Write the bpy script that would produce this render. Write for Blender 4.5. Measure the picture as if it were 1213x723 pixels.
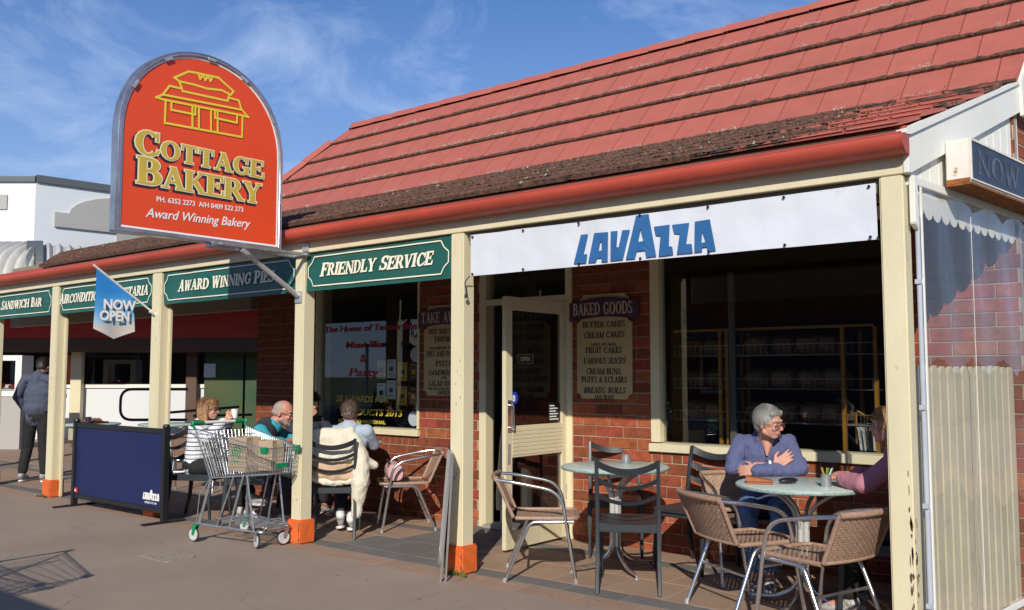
import bpy, bmesh, math, random
from mathutils import Vector, Matrix, Euler, Quaternion, noise as mnoise
random.seed(7)
SC = bpy.context.scene
for o in list(bpy.data.objects):
    bpy.data.objects.remove(o)
C = SC.collection
PI = math.pi
R_ = math.radians
# ------------------------------------------------------------------ camera
cam_d = bpy.data.cameras.new('camera')
cam = bpy.data.objects.new('camera', cam_d); C.objects.link(cam)
cam_d.sensor_width = 36.0; cam_d.sensor_fit = 'HORIZONTAL'
cam_d.lens = 1071.0 / 1213.0 * 36.0
cam_d.clip_start = 0.05; cam_d.clip_end = 3000
TH = R_(50.973); PT = R_(4.3786)
F0 = Vector((-math.cos(TH), math.sin(TH), 0)); RT = Vector((math.sin(TH), math.cos(TH), 0))
fw = F0 * math.cos(PT) + Vector((0, 0, math.sin(PT)))
up = Vector((0, 0, math.cos(PT))) - F0 * math.sin(PT)
m = Matrix((RT, up, -fw)).transposed().to_4x4()
m.translation = Vector((0, 0, 1.42))
cam.matrix_world = m
SC.camera = cam
# ------------------------------------------------------------------ sky, sun, exposure
SUN_EL = R_(29.6)
sun_h = Vector((0.521, -0.854, 0)).normalized()              # horizontal direction TOWARDS the sun
to_sun = sun_h * math.cos(SUN_EL) + Vector((0, 0, math.sin(SUN_EL)))
w = bpy.data.worlds.new('World'); SC.world = w; w.use_nodes = True
nt = w.node_tree; nt.nodes.clear()
def N(nt, t, **k):
    n = nt.nodes.new(t)
    for a, b in k.items(): setattr(n, a, b)
    return n
out = N(nt, 'ShaderNodeOutputWorld'); bg = N(nt, 'ShaderNodeBackground')
sky = N(nt, 'ShaderNodeTexSky'); sky.sky_type = 'NISHITA'; sky.sun_disc = False
sky.sun_elevation = SUN_EL; sky.sun_rotation = math.atan2(sun_h.x, sun_h.y)
sky.altitude = 100; sky.air_density = 1.0; sky.dust_density = 0.6; sky.ozone_density = 1.6
bg.inputs['Strength'].default_value = 0.06
tc = N(nt, 'ShaderNodeTexCoord'); mp = N(nt, 'ShaderNodeMapping')
mp.inputs['Scale'].default_value = (3.4, 3.4, 6.5); mp.inputs['Rotation'].default_value = (0.25, 0.12, 0.5)
n1 = N(nt, 'ShaderNodeTexNoise'); n1.inputs['Scale'].default_value = 1.7; n1.inputs['Detail'].default_value = 9; n1.inputs['Roughness'].default_value = 0.62
n1.inputs['Distortion'].default_value = 0.7
n2 = N(nt, 'ShaderNodeTexNoise'); n2.inputs['Scale'].default_value = 9; n2.inputs['Detail'].default_value = 6
cr = N(nt, 'ShaderNodeValToRGB'); cr.color_ramp.elements[0].position = 0.48; cr.color_ramp.elements[1].position = 0.78
mu = N(nt, 'ShaderNodeMath', operation='MULTIPLY'); ad = N(nt, 'ShaderNodeMath', operation='MULTIPLY_ADD')
ad.inputs[1].default_value = 0.5; ad.inputs[2].default_value = 0.35
# clouds thicken towards the horizon
sx = N(nt, 'ShaderNodeSeparateXYZ'); mr = N(nt, 'ShaderNodeMapRange')
mr.inputs['From Min'].default_value = 0.05; mr.inputs['From Max'].default_value = 0.48
mr.inputs['To Min'].default_value = 0.85; mr.inputs['To Max'].default_value = 0.22
mx = N(nt, 'ShaderNodeMixRGB'); mx.inputs['Color2'].default_value = (12.0, 14.0, 18.5, 1)
L = nt.links.new
L(tc.outputs['Generated'], mp.inputs['Vector']); L(mp.outputs[0], n1.inputs['Vector']); L(mp.outputs[0], n2.inputs['Vector'])
L(n1.outputs['Fac'], cr.inputs['Fac']); L(n2.outputs['Fac'], ad.inputs[0]); L(cr.outputs['Color'], mu.inputs[0]); L(ad.outputs[0], mu.inputs[1])
L(tc.outputs['Generated'], sx.inputs[0]); L(sx.outputs['Z'], mr.inputs['Value'])
mu2 = N(nt, 'ShaderNodeMath', operation='MULTIPLY'); L(mu.outputs[0], mu2.inputs[0]); L(mr.outputs[0], mu2.inputs[1])
mu3 = N(nt, 'ShaderNodeMath', operation='MULTIPLY', use_clamp=True); mu3.inputs[1].default_value = 2.0
L(mu2.outputs[0], mu3.inputs[0]); L(mu3.outputs[0], mx.inputs['Fac'])
tint = N(nt, 'ShaderNodeMixRGB', blend_type='MULTIPLY'); tint.inputs['Fac'].default_value = 1; tint.inputs['Color2'].default_value = (0.58, 1.22, 2.0, 1)
L(sky.outputs['Color'], tint.inputs['Color1']); L(tint.outputs[0], mx.inputs['Color1']); hz_ = N(nt, 'ShaderNodeMapRange'); hz_.inputs['From Min'].default_value = 0.05; hz_.inputs['From Max'].default_value = 0.42; hz_.inputs['To Min'].default_value = 0.66; hz_.inputs['To Max'].default_value = 0.06
hm = N(nt, 'ShaderNodeMixRGB'); hm.inputs['Color2'].default_value = (7.6, 9.6, 13.6, 1); L(sx.outputs['Z'], hz_.inputs['Value']); L(hz_.outputs[0], hm.inputs['Fac']); L(mx.outputs[0], hm.inputs['Color1']); L(hm.outputs[0], bg.inputs['Color']); L(bg.outputs[0], out.inputs['Surface'])
sd = bpy.data.lights.new('sun', 'SUN'); sd.energy = 4.6; sd.angle = R_(0.53); sd.color = (1.0, 0.93, 0.81)
so = bpy.data.objects.new('sun', sd); C.objects.link(so); so.rotation_euler = to_sun.to_track_quat('Z', 'Y').to_euler(); so.location = (5, -10, 20)
SC.view_settings.view_transform = 'Standard'; SC.view_settings.look = 'None'
SC.view_settings.exposure = 0.0; SC.view_settings.gamma = 1.0
SC.cycles.max_bounces = 8; SC.cycles.transparent_max_bounces = 12
# ------------------------------------------------------------------ materials
def mat(name, col, rough=0.6, metal=0.0, var=0.0, vscale=6.0, col2=None, bump=0.0, bscale=60.0, dirt=None, dirt_amt=0.0, dscale=3.0, spec=0.5, rnd=0.0, stretch=None, hue=0.0, coords='Object', sss=0.0):
    """plain procedural surface: base colour mixed with a second one by noise, optional stains, fine bump, per-object shade"""
    M = bpy.data.materials.new(name); M.use_nodes = True
    t = M.node_tree; b = t.nodes['Principled BSDF']; Lk = t.links.new
    b.inputs['Roughness'].default_value = rough; b.inputs['Metallic'].default_value = metal
    b.inputs['Specular IOR Level'].default_value = spec
    if sss: 
        b.inputs['Subsurface Weight'].default_value = sss; b.inputs['Subsurface Scale'].default_value = 0.01
    col = tuple(col) + (1,)
    b.inputs['Base Color'].default_value = col
    tcn = N(t, 'ShaderNodeTexCoord'); src = tcn.outputs[coords]
    if stretch:
        mpn = N(t, 'ShaderNodeMapping'); mpn.inputs['Scale'].default_value = stretch; Lk(src, mpn.inputs['Vector']); src = mpn.outputs[0]
    if rnd and coords == 'Object':
        oi = N(t, 'ShaderNodeObjectInfo'); va = N(t, 'ShaderNodeVectorMath', operation='MULTIPLY_ADD')
        cmb = N(t, 'ShaderNodeCombineXYZ'); Lk(oi.outputs['Random'], cmb.inputs[0]); Lk(oi.outputs['Random'], cmb.inputs[1])
        va.inputs[1].default_value = (37, 19, 11); Lk(cmb.outputs[0], va.inputs[0]); Lk(src, va.inputs[2]); src = va.outputs[0]
    cur = None
    if var > 0 or col2:
        n = N(t, 'ShaderNodeTexNoise'); n.inputs['Scale'].default_value = vscale; n.inputs['Detail'].default_value = 6; n.inputs['Roughness'].default_value = 0.65
        Lk(src, n.inputs['Vector'])
        c2 = (tuple(col2) + (1,)) if col2 else tuple(c * (1 - var) for c in col[:3]) + (1,)
        r = N(t, 'ShaderNodeValToRGB'); r.color_ramp.elements[0].position = 0.35; r.color_ramp.elements[1].position = 0.68
        r.color_ramp.elements[0].color = col; r.color_ramp.elements[1].color = c2
        Lk(n.outputs['Fac'], r.inputs['Fac']); cur = r.outputs['Color']
    if dirt:
        n = N(t, 'ShaderNodeTexNoise'); n.inputs['Scale'].default_value = dscale; n.inputs['Detail'].default_value = 8; n.inputs['Roughness'].default_value = 0.7
        Lk(src, n.inputs['Vector'])
        r = N(t, 'ShaderNodeValToRGB'); p = 0.72 - 0.3 * dirt_amt
        r.color_ramp.elements[0].position = p; r.color_ramp.elements[1].position = p + 0.07
        Lk(n.outputs['Fac'], r.inputs['Fac'])
        m2 = N(t, 'ShaderNodeMixRGB'); m2.inputs['Color2'].default_value = tuple(dirt) + (1,)
        Lk(r.outputs['Color'], m2.inputs['Fac'])
        if cur: Lk(cur, m2.inputs['Color1'])
        else: m2.inputs['Color1'].default_value = col
        cur = m2.outputs[0]
    if rnd:
        oi = N(t, 'ShaderNodeObjectInfo'); hs = N(t, 'ShaderNodeHueSaturation')
        a = N(t, 'ShaderNodeMapRange'); a.inputs['To Min'].default_value = 1 - rnd; a.inputs['To Max'].default_value = 1 + rnd * 0.6
        Lk(oi.outputs['Random'], a.inputs['Value']); Lk(a.outputs[0], hs.inputs['Value'])
        if hue:
            wn = N(t, 'ShaderNodeTexWhiteNoise', noise_dimensions='1D'); Lk(oi.outputs['Random'], wn.inputs['W'])
            a2 = N(t, 'ShaderNodeMapRange'); a2.inputs['To Min'].default_value = 0.5 - hue; a2.inputs['To Max'].default_value = 0.5 + hue
            Lk(wn.outputs['Value'], a2.inputs['Value']); Lk(a2.outputs[0], hs.inputs['Hue'])
        if cur: Lk(cur, hs.inputs['Color'])
        else: hs.inputs['Color'].default_value = col
        cur = hs.outputs[0]
    if cur: Lk(cur, b.inputs['Base Color'])
    if bump:
        n = N(t, 'ShaderNodeTexNoise'); n.inputs['Scale'].default_value = bscale; n.inputs['Detail'].default_value = 5
        Lk(src, n.inputs['Vector'])
        bp = N(t, 'ShaderNodeBump'); bp.inputs['Strength'].default_value = bump; bp.inputs['Distance'].default_value = 0.01
        Lk(n.outputs['Fac'], bp.inputs['Height']); Lk(bp.outputs[0], b.inputs['Normal'])
    return M
def add_spots(Mt, scale, size, col):
    t = Mt.node_tree; b = t.nodes['Principled BSDF']; Lk = t.links.new
    v = N(t, 'ShaderNodeTexVoronoi'); v.inputs['Scale'].default_value = scale; tcn = N(t, 'ShaderNodeTexCoord'); Lk(tcn.outputs['Object'], v.inputs['Vector'])
    r = N(t, 'ShaderNodeMapRange'); r.inputs['From Min'].default_value = size; r.inputs['From Max'].default_value = size*1.35; r.inputs['To Min'].default_value = .75; r.inputs['To Max'].default_value = 0
    Lk(v.outputs['Distance'], r.inputs['Value'])
    n = N(t, 'ShaderNodeMixRGB'); n.inputs['Color2'].default_value = tuple(col) + (1,)
    src = b.inputs['Base Color'].links[0].from_socket; Lk(src, n.inputs['Color1']); Lk(r.outputs[0], n.inputs['Fac']); Lk(n.outputs[0], b.inputs['Base Color'])
def glass_mat(name, tint=(0.8, 0.85, 0.85), ior=1.5, rough=0.0, haze=0.0):
    """thin pane: what lies behind shows through, the street mirrors in it by Fresnel"""
    M = bpy.data.materials.new(name); M.use_nodes = True; t = M.node_tree; t.nodes.clear(); Lk = t.links.new
    o = N(t, 'ShaderNodeOutputMaterial'); mi = N(t, 'ShaderNodeMixShader'); lw = N(t, 'ShaderNodeLayerWeight'); lw.inputs['Blend'].default_value = 0.5
    pw = N(t, 'ShaderNodeMath', operation='POWER'); pw.inputs[1].default_value = 5.0; fr = N(t, 'ShaderNodeMath', operation='MULTIPLY_ADD', use_clamp=True)
    f0 = ((ior-1)/(ior+1))**2 * 2.4; fr.inputs[1].default_value = 1 - f0; fr.inputs[2].default_value = f0; Lk(lw.outputs['Facing'], pw.inputs[0]); Lk(pw.outputs[0], fr.inputs[0])
    tr = N(t, 'ShaderNodeBsdfTransparent'); tr.inputs['Color'].default_value = tuple(tint) + (1,)
    gl = N(t, 'ShaderNodeBsdfGlossy'); gl.inputs['Roughness'].default_value = rough; gl.inputs['Color'].default_value = (1, 1, 1, 1)
    Lk(fr.outputs[0], mi.inputs['Fac'])
    if haze:
        df = N(t, 'ShaderNodeBsdfDiffuse'); df.inputs['Color'].default_value = (0.6, 0.6, 0.6, 1)
        m2 = N(t, 'ShaderNodeMixShader'); m2.inputs['Fac'].default_value = haze
        Lk(tr.outputs[0], m2.inputs[1]); Lk(df.outputs[0], m2.inputs[2]); Lk(m2.outputs[0], mi.inputs[1])
        tcn = N(t, 'ShaderNodeTexCoord'); nn = N(t, 'ShaderNodeTexNoise'); nn.inputs['Scale'].default_value = 3.2
        bp = N(t, 'ShaderNodeBump'); bp.inputs['Strength'].default_value = 0.06; bp.inputs['Distance'].default_value = 0.01
        Lk(tcn.outputs['Object'], nn.inputs['Vector']); Lk(nn.outputs['Fac'], bp.inputs['Height']); Lk(bp.outputs[0], gl.inputs['Normal'])
    else: Lk(tr.outputs[0], mi.inputs[1])
    Lk(gl.outputs[0], mi.inputs[2]); Lk(mi.outputs[0], o.inputs['Surface'])
    return M
M = {}
M['brick'] = mat('brick', (0.37, 0.085, 0.034), 0.85, var=0.45, vscale=14, bump=0.35, bscale=90, rnd=0.42, hue=0.012, dirt=(0.12, 0.03, 0.025), dirt_amt=0.35, dscale=9)
M['mortar'] = mat('mortar', (0.44, 0.34, 0.25), 0.95, var=0.3, bump=0.3, bscale=120)
M['cream'] = mat('cream_paint', (0.71, 0.635, 0.43), 0.5, var=0.10, vscale=2.5, bump=0.08, bscale=40, dirt=(0.48, 0.40, 0.28), dirt_amt=0.28, dscale=11, stretch=(1, 1, 0.35))
M['cream_worn'] = mat('worn_cream_paint', (0.71, 0.635, 0.43), 0.55, var=0.14, vscale=2, bump=0.15, bscale=30, dirt=(0.30, 0.24, 0.17), dirt_amt=0.26, dscale=13, stretch=(1, 1, 0.4))
M['white_paint'] = mat('white_paint', (0.80, 0.79, 0.73), 0.5, var=0.08, vscale=3, bump=0.06, bscale=30, dirt=(0.4, 0.36, 0.3), dirt_amt=0.14, dscale=8)
M['orange'] = mat('orange_paint', (0.78, 0.155, 0.03), 0.5, var=0.22, vscale=16, bump=0.4, bscale=50, dirt=(0.42, 0.33, 0.25), dirt_amt=0.28, dscale=14)
M['gutter'] = mat('gutter_red', (0.48, 0.075, 0.045), 0.5, var=0.18, vscale=2, bump=0.05, bscale=8)
M['tile'] = mat('roof_tile', (0.43, 0.115, 0.085), 0.8, var=0.14, vscale=5, bump=0.25, bscale=70, rnd=0.035, hue=0.002, dirt=(0.34, 0.16, 0.12), dirt_amt=0.25, dscale=5)
M['tile_mossy'] = mat('mossy_roof_tile', (0.30, 0.10, 0.075), 0.92, var=0.5, vscale=8, bump=0.7, bscale=45, rnd=0.2, dirt=(0.065, 0.042, 0.032), dirt_amt=0.85, dscale=9)
M['moss'] = mat('moss', (0.040, 0.028, 0.020), 1.0, vscale=28, col2=(0.19, 0.085, 0.055), bump=0.6, bscale=60)
M['lichen'] = mat('lichen', (0.42, 0.38, 0.30), 1.0, vscale=9, col2=(0.2, 0.19, 0.12))
M['green'] = mat('green_vinyl', (0.012, 0.105, 0.085), 0.42, var=0.12, vscale=3, bump=0.25, bscale=5)
M['letter_cream'] = mat('cream_lettering', (0.85, 0.82, 0.66), 0.6, var=0.1, vscale=8)
M['white_vinyl'] = mat('white_vinyl', (0.66, 0.69, 0.75), 0.42, var=0.05, vscale=2, bump=0.8, bscale=5, dirt=(0.55, 0.57, 0.60), dirt_amt=0.3, dscale=2.5)
M['blue_letter'] = mat('blue_lettering', (0.03, 0.13, 0.33), 0.45, var=0.1)
M['navy'] = mat('navy_canvas', (0.009, 0.017, 0.088), 0.6, var=0.2, vscale=2, bump=0.1, bscale=5)
M['black_metal'] = mat('black_metal', (0.015, 0.016, 0.018), 0.4, var=0.2)
M['alu'] = mat('aluminium', (0.74, 0.74, 0.75), 0.22, 0.95, var=0.15, vscale=20)
M['alu_dull'] = mat('dull_aluminium', (0.62, 0.63, 0.64), 0.42, 0.6, var=0.25, vscale=8)
M['steel'] = mat('galvanised_steel', (0.56, 0.58, 0.60), 0.36, 0.8, var=0.3, vscale=25)
M['sign_frame'] = mat('sign_chrome', (0.66, 0.65, 0.66), 0.28, 0.85, var=0.4, vscale=5)
M['wicker'] = mat('wicker', (0.40, 0.255, 0.18), 0.55, var=0.35, vscale=40, bump=0.2, bscale=200)
M['slate_plastic'] = mat('charcoal_resin', (0.030, 0.036, 0.044), 0.42, var=0.15, bump=0.05, bscale=80)
M['dark_plastic'] = mat('dark_resin', (0.02, 0.021, 0.024), 0.5)
M['laminate'] = mat('speckled_laminate', (0.60, 0.66, 0.63), 0.35, vscale=55, col2=(0.42, 0.52, 0.48))
M['laminate_edge'] = mat('laminate_edge', (0.36, 0.50, 0.44), 0.5, var=0.5, vscale=70)
M['cast_white'] = mat('cast_white', (0.62, 0.62, 0.60), 0.4, 0.3, var=0.15)
M['glass'] = glass_mat('window_glass', (0.78, 0.82, 0.82), 1.45)
M['door_glass'] = glass_mat('door_glass', (0.5, 0.52, 0.52), 1.5)
M['clear_blind'] = glass_mat('clear_blind', (0.93, 0.935, 0.94), 1.40, 0.01, haze=0.035)
M['asphalt'] = mat('footpath_bitumen', (0.325, 0.245, 0.188), 0.9, var=0.16, vscale=1.1, bump=0.35, bscale=160, dirt=(0.275, 0.213, 0.170), dirt_amt=0.45, dscale=2.3)
add_spots(M['asphalt'], 2.6, 0.045, (0.15, 0.12, 0.10)); add_spots(M['asphalt'], 9.0, 0.07, (0.38, 0.31, 0.25))
M['road'] = mat('road_asphalt', (0.055, 0.055, 0.056), 0.9, var=0.3, vscale=2, bump=0.3, bscale=150)
M['kerb'] = mat('kerb_concrete', (0.36, 0.34, 0.31), 0.9, var=0.25, bump=0.2)
M['paver_tan'] = mat('tan_paver', (0.355, 0.235, 0.165), 0.8, var=0.16, vscale=5, bump=0.2, bscale=120, rnd=0.07, dirt=(0.24, 0.17, 0.13), dirt_amt=0.3, dscale=3)
M['paver_grey'] = mat('grey_paver', (0.165, 0.155, 0.145), 0.8, var=0.2, vscale=5, bump=0.2, bscale=120, rnd=0.07, dirt=(0.26, 0.23, 0.2), dirt_amt=0.12, dscale=3)
M['grout'] = mat('grout', (0.24, 0.18, 0.14), 0.95, var=0.2)
M['grass'] = mat('grass', (0.07, 0.10, 0.03), 0.95, var=0.4)
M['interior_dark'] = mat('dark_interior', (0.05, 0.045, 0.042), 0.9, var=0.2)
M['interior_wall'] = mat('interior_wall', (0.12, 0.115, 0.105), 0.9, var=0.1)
M['ceiling'] = mat('verandah_lining', (0.22, 0.19, 0.14), 0.7, var=0.1)
M['yellow_paint'] = mat('yellow_paint', (0.36, 0.165, 0.012), 0.5, var=0.15)
M['wire'] = mat('shelf_wire', (0.5, 0.5, 0.5), 0.35, 0.7)
M['bread'] = mat('bread_bag', (0.20, 0.125, 0.075), 0.35, var=0.5, vscale=22, rnd=0.25)
M['sign_orange'] = mat('sign_orange', (0.80, 0.075, 0.018), 0.35, var=0.05, vscale=2)
M['gold'] = mat('gold_lettering', (0.64, 0.45, 0.06), 0.45, var=0.12, vscale=12)
M['pale_yellow'] = mat('pale_outline', (0.85, 0.78, 0.48), 0.5)
M['sign_yellow'] = mat('sign_yellow_line', (0.80, 0.62, 0.05), 0.5)
M['ink_dark'] = mat('dark_ink', (0.03, 0.015, 0.035), 0.6)
M['red_frame'] = mat('dark_red_frame', (0.22, 0.01, 0.02), 0.4)
M['van_paint'] = mat('dark_blue_paint', (0.02, 0.03, 0.06), 0.35)
M['ink_black'] = mat('black_ink', (0.012, 0.012, 0.012), 0.7)
M['white_print'] = mat('white_print', (0.85, 0.85, 0.84), 0.5)
M['board_tan'] = mat('board_tan', (0.50, 0.39, 0.20), 0.6, var=0.1)
M['board_purple'] = mat('board_purple', (0.065, 0.028, 0.07), 0.6)
M['letter_tan'] = mat('tan_lettering', (0.55, 0.46, 0.36), 0.6)
M['red_print'] = mat('red_print', (0.40, 0.012, 0.015), 0.5)
M['yellow_print'] = mat('yellow_print', (0.48, 0.36, 0.03), 0.5)
M['paper_yellow'] = mat('yellow_certificate', (0.62, 0.38, 0.05), 0.6, var=0.2)
M['paper_white'] = mat('white_paper', (0.68, 0.70, 0.74), 0.6, var=0.1)
M['kraft'] = mat('kraft_paper', (0.42, 0.31, 0.21), 0.8, var=0.15, vscale=6, bump=0.4, bscale=9)
M['leaf_green'] = mat('green_print', (0.02, 0.30, 0.08), 0.5)
M['cart_green'] = mat('green_plastic', (0.005, 0.22, 0.09), 0.35)
M['handle_white'] = mat('white_plastic', (0.75, 0.74, 0.68), 0.4)
M['rubber'] = mat('rubber', (0.03, 0.03, 0.03), 0.8)
M['wheel_grey'] = mat('grey_wheel', (0.55, 0.55, 0.54), 0.5, var=0.1)
M['rust'] = mat('rust', (0.36, 0.12, 0.035), 0.95, var=0.6, vscale=20, bump=0.5, bscale=60)
M['rusty_white'] = mat('rusty_white_paint', (0.78, 0.74, 0.66), 0.6, var=0.12, vscale=3, dirt=(0.38, 0.14, 0.05), dirt_amt=0.42, dscale=9)
M['navy_face'] = mat('faded_navy_face', (0.018, 0.024, 0.050), 0.4, vscale=5, col2=(0.035, 0.042, 0.07))
M['faded_letter'] = mat('faded_letter', (0.13, 0.15, 0.20), 0.6, col2=(0.035, 0.045, 0.075), vscale=9)
M['conduit'] = mat('grey_conduit', (0.42, 0.46, 0.55), 0.4, var=0.15)
M['picket'] = mat('picket_paint', (0.66, 0.585, 0.42), 0.7, var=0.18, vscale=3, dirt=(0.42, 0.36, 0.28), dirt_amt=0.3, dscale=6, bump=0.1, rnd=0.05)
M['valance'] = mat('valance_cloth', (0.78, 0.75, 0.66), 0.8, var=0.1)
M['flag_blue'] = None
M['concrete_patch'] = mat('concrete_patch', (0.36, 0.29, 0.22), 0.95, var=0.35, vscale=22, bump=0.5, bscale=80)
M['white_wall'] = mat('white_render', (0.66, 0.68, 0.70), 0.7, var=0.05, vscale=0.4)
M['grey_wall'] = mat('grey_render', (0.40, 0.385, 0.36), 0.8, var=0.08, vscale=1)
M['grey_trim'] = mat('dark_grey_trim', (0.10, 0.11, 0.115), 0.5)
M['corrugated'] = mat('corrugated_metal', (0.52, 0.50, 0.46), 0.5, 0.0, var=0.2, vscale=3)
M['red_fascia'] = mat('red_fascia', (0.48, 0.03, 0.015), 0.5, var=0.2, vscale=2)
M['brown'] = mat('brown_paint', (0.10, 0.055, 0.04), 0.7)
M['poster_green'] = mat('poster_green', (0.012, 0.06, 0.02), 0.6, vscale=1.2, col2=(0.06, 0.07, 0.014))
M['orange_poster'] = mat('orange_poster', (0.65, 0.14, 0.03), 0.6, var=0.2)
M['zinc'] = mat('ridge_zinc', (0.52, 0.16, 0.12), 0.7, var=0.2)
M['blue_badge'] = mat('blue_badge', (0.02, 0.05, 0.45), 0.5)
M['canvas_beige'] = mat('beige_canvas', (0.50, 0.43, 0.32), 0.8, var=0.2)
M['leaf'] = mat('weed_leaf', (0.14, 0.17, 0.03), 0.7, var=0.5)
M['leather'] = mat('tan_leather', (0.42, 0.13, 0.04), 0.5, var=0.3, vscale=20)
M['pink_bag'] = mat('pink_leather', (0.62, 0.36, 0.36), 0.5, var=0.15)
M['paving_white'] = M['white_print']
# ------------------------------------------------------------------ mesh helpers
def V(*a): return Vector(a)
class MB:
    def __init__(s): s.v = []; s.f = []
    def add(s, vs, fs):
        k = len(s.v); s.v += [tuple(q) for q in vs]; s.f += [tuple(i + k for i in f) for f in fs]; return s
    def box(s, x0, x1, y0, y1, z0, z1):
        return s.add([(x0,y0,z0),(x1,y0,z0),(x1,y1,z0),(x0,y1,z0),(x0,y0,z1),(x1,y0,z1),(x1,y1,z1),(x0,y1,z1)],
              [(0,3,2,1),(4,5,6,7),(0,1,5,4),(1,2,6,5),(2,3,7,6),(3,0,4,7)])
    def obox(s, c, ax, ay, az):
        c = Vector(c); ax = Vector(ax); ay = Vector(ay); az = Vector(az)
        vs = [c + ax*i + ay*j + az*k for k in (-1, 1) for i, j in ((-1,-1),(1,-1),(1,1),(-1,1))]
        return s.add(vs, [(0,3,2,1),(4,5,6,7),(0,1,5,4),(1,2,6,5),(2,3,7,6),(3,0,4,7)])
    def hexa(s, b, t):
        """two quads (lower, upper) as a closed block"""
        return s.add(list(b) + list(t), [(0,3,2,1),(4,5,6,7),(0,1,5,4),(1,2,6,5),(2,3,7,6),(3,0,4,7)])
    def tube(s, pts, r, n=8, cap=True, flat=1.0, closed=False):
        pts = [Vector(p) for p in pts]; K = len(pts)
        rr = r if isinstance(r, (list, tuple)) else [r] * K
        rings = []; d0 = (pts[1] - pts[0]).normalized()
        a = Vector((0,0,1)) if abs(d0.z) < 0.9 else Vector((1,0,0))
        u = d0.cross(a).normalized()
        for i in range(K):
            if closed: d = (pts[(i+1) % K] - pts[i-1]).normalized()
            elif i == 0: d = d0
            elif i == K-1: d = (pts[i] - pts[i-1]).normalized()
            else: d = ((pts[i+1] - pts[i]).normalized() + (pts[i] - pts[i-1]).normalized()).normalized()
            u = (u - d * u.dot(d)).normalized(); w_ = d.cross(u)
            rings.append([pts[i] + (u * math.cos(2*PI*j/n) + w_ * math.sin(2*PI*j/n) * flat) * rr[i] for j in range(n)])
        k = len(s.v)
        for g in rings: s.v += [tuple(p) for p in g]
        for i in range(K - (0 if closed else 1)):
            for j in range(n):
                a0 = k + i*n + j; a1 = k + i*n + (j+1) % n; b0 = k + ((i+1) % K)*n + j; b1 = k + ((i+1) % K)*n + (j+1) % n
                s.f.append((a0, a1, b1, b0))
        if cap and not closed:
            s.f.append(tuple(k + j for j in range(n))[::-1]); s.f.append(tuple(k + (K-1)*n + j for j in range(n)))
        return s
    def lathe(s, prof, c=(0,0,0), n=24, ax=None):
        """prof: (radius, height) pairs, from bottom to top, closed with caps"""
        k = len(s.v); c = Vector(c); K = len(prof)
        q = ax if ax else Matrix.Identity(3)
        for r, z in prof:
            for j in range(n):
                s.v.append(tuple(c + q @ Vector((r*math.cos(2*PI*j/n), r*math.sin(2*PI*j/n), z))))
        for i in range(K-1):
            for j in range(n): s.f.append((k+i*n+j, k+i*n+(j+1)%n, k+(i+1)*n+(j+1)%n, k+(i+1)*n+j))
        s.f.append(tuple(k+j for j in range(n))[::-1]); s.f.append(tuple(k+(K-1)*n+j for j in range(n)))
        return s
    def ell(s, c, r, q=None, n=14, m=10):
        k = len(s.v); c = Vector(c); q = q if q else Matrix.Identity(3)
        s.v.append(tuple(c + q @ Vector((0,0,-r[2]))))
        for i in range(1, m):
            t = -PI/2 + PI*i/m
            for j in range(n):
                s.v.append(tuple(c + q @ Vector((r[0]*math.cos(t)*math.cos(2*PI*j/n), r[1]*math.cos(t)*math.sin(2*PI*j/n), r[2]*math.sin(t)))))
        s.v.append(tuple(c + q @ Vector((0,0,r[2])))); last = len(s.v)-1
        for j in range(n):
            s.f.append((k, k+1+(j+1)%n, k+1+j)); b = k+1+(m-2)*n
            s.f.append((last, b+j, b+(j+1)%n))
        for i in range(m-2):
            for j in range(n):
                a = k+1+i*n; b = a+n
                s.f.append((a+j, a+(j+1)%n, b+(j+1)%n, b+j))
        return s
    def cap(s, p0, p1, r0, r1, n=12):
        """tapered limb with round ends"""
        p0 = Vector(p0); p1 = Vector(p1); d = (p1-p0); Ld = d.length; d = d.normalized() if Ld > 1e-6 else Vector((0,0,1))
        q = d.to_track_quat('Z', 'Y').to_matrix(); k = len(s.v)
        prof = [(r0*math.cos(a), -r0*math.sin(a)) for a in (R_(80), R_(50), R_(20))] + [(r0 + (r1-r0)*t, Ld*t) for t in (0.0, 0.5, 1.0)] + [(r1*math.cos(a), Ld + r1*math.sin(a)) for a in (R_(20), R_(50), R_(80))]
        return s.lathe(prof, p0, n, q)
    def prism(s, poly, fn, t0, t1):
        """poly of (a, b); fn(a, b, depth) -> point; a closed slab between depths t0 and t1"""
        n = len(poly)
        vs = [fn(a, b, t0) for a, b in poly] + [fn(a, b, t1) for a, b in poly]
        fs = [tuple(range(n))[::-1], tuple(range(n, 2*n))] + [(i, (i+1) % n, n+(i+1) % n, n+i) for i in range(n)]
        return s.add(vs, fs)
    def quad(s, a, b, c, d): return s.add([a, b, c, d], [(0,1,2,3)])
    def mesh(s, name, material=None, smooth=True, recalc=True):
        me = bpy.data.meshes.new(name); me.from_pydata(s.v, [], s.f); me.update()
        if recalc:
            b = bmesh.new(); b.from_mesh(me); bmesh.ops.recalc_face_normals(b, faces=b.faces); b.to_mesh(me); b.free()
        if smooth: me.polygons.foreach_set('use_smooth', [True]*len(me.polygons)); me.set_sharp_from_angle(angle=R_(38))
        if material: me.materials.append(M[material] if isinstance(material, str) else material)
        return me
WORLD = {}
def link(name, me, parent=None):
    o = bpy.data.objects.new(name, me); C.objects.link(o)
    if parent:
        o.parent = parent
        if parent.name in WORLD: o.location = -Vector(WORLD[parent.name])
    return o
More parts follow.
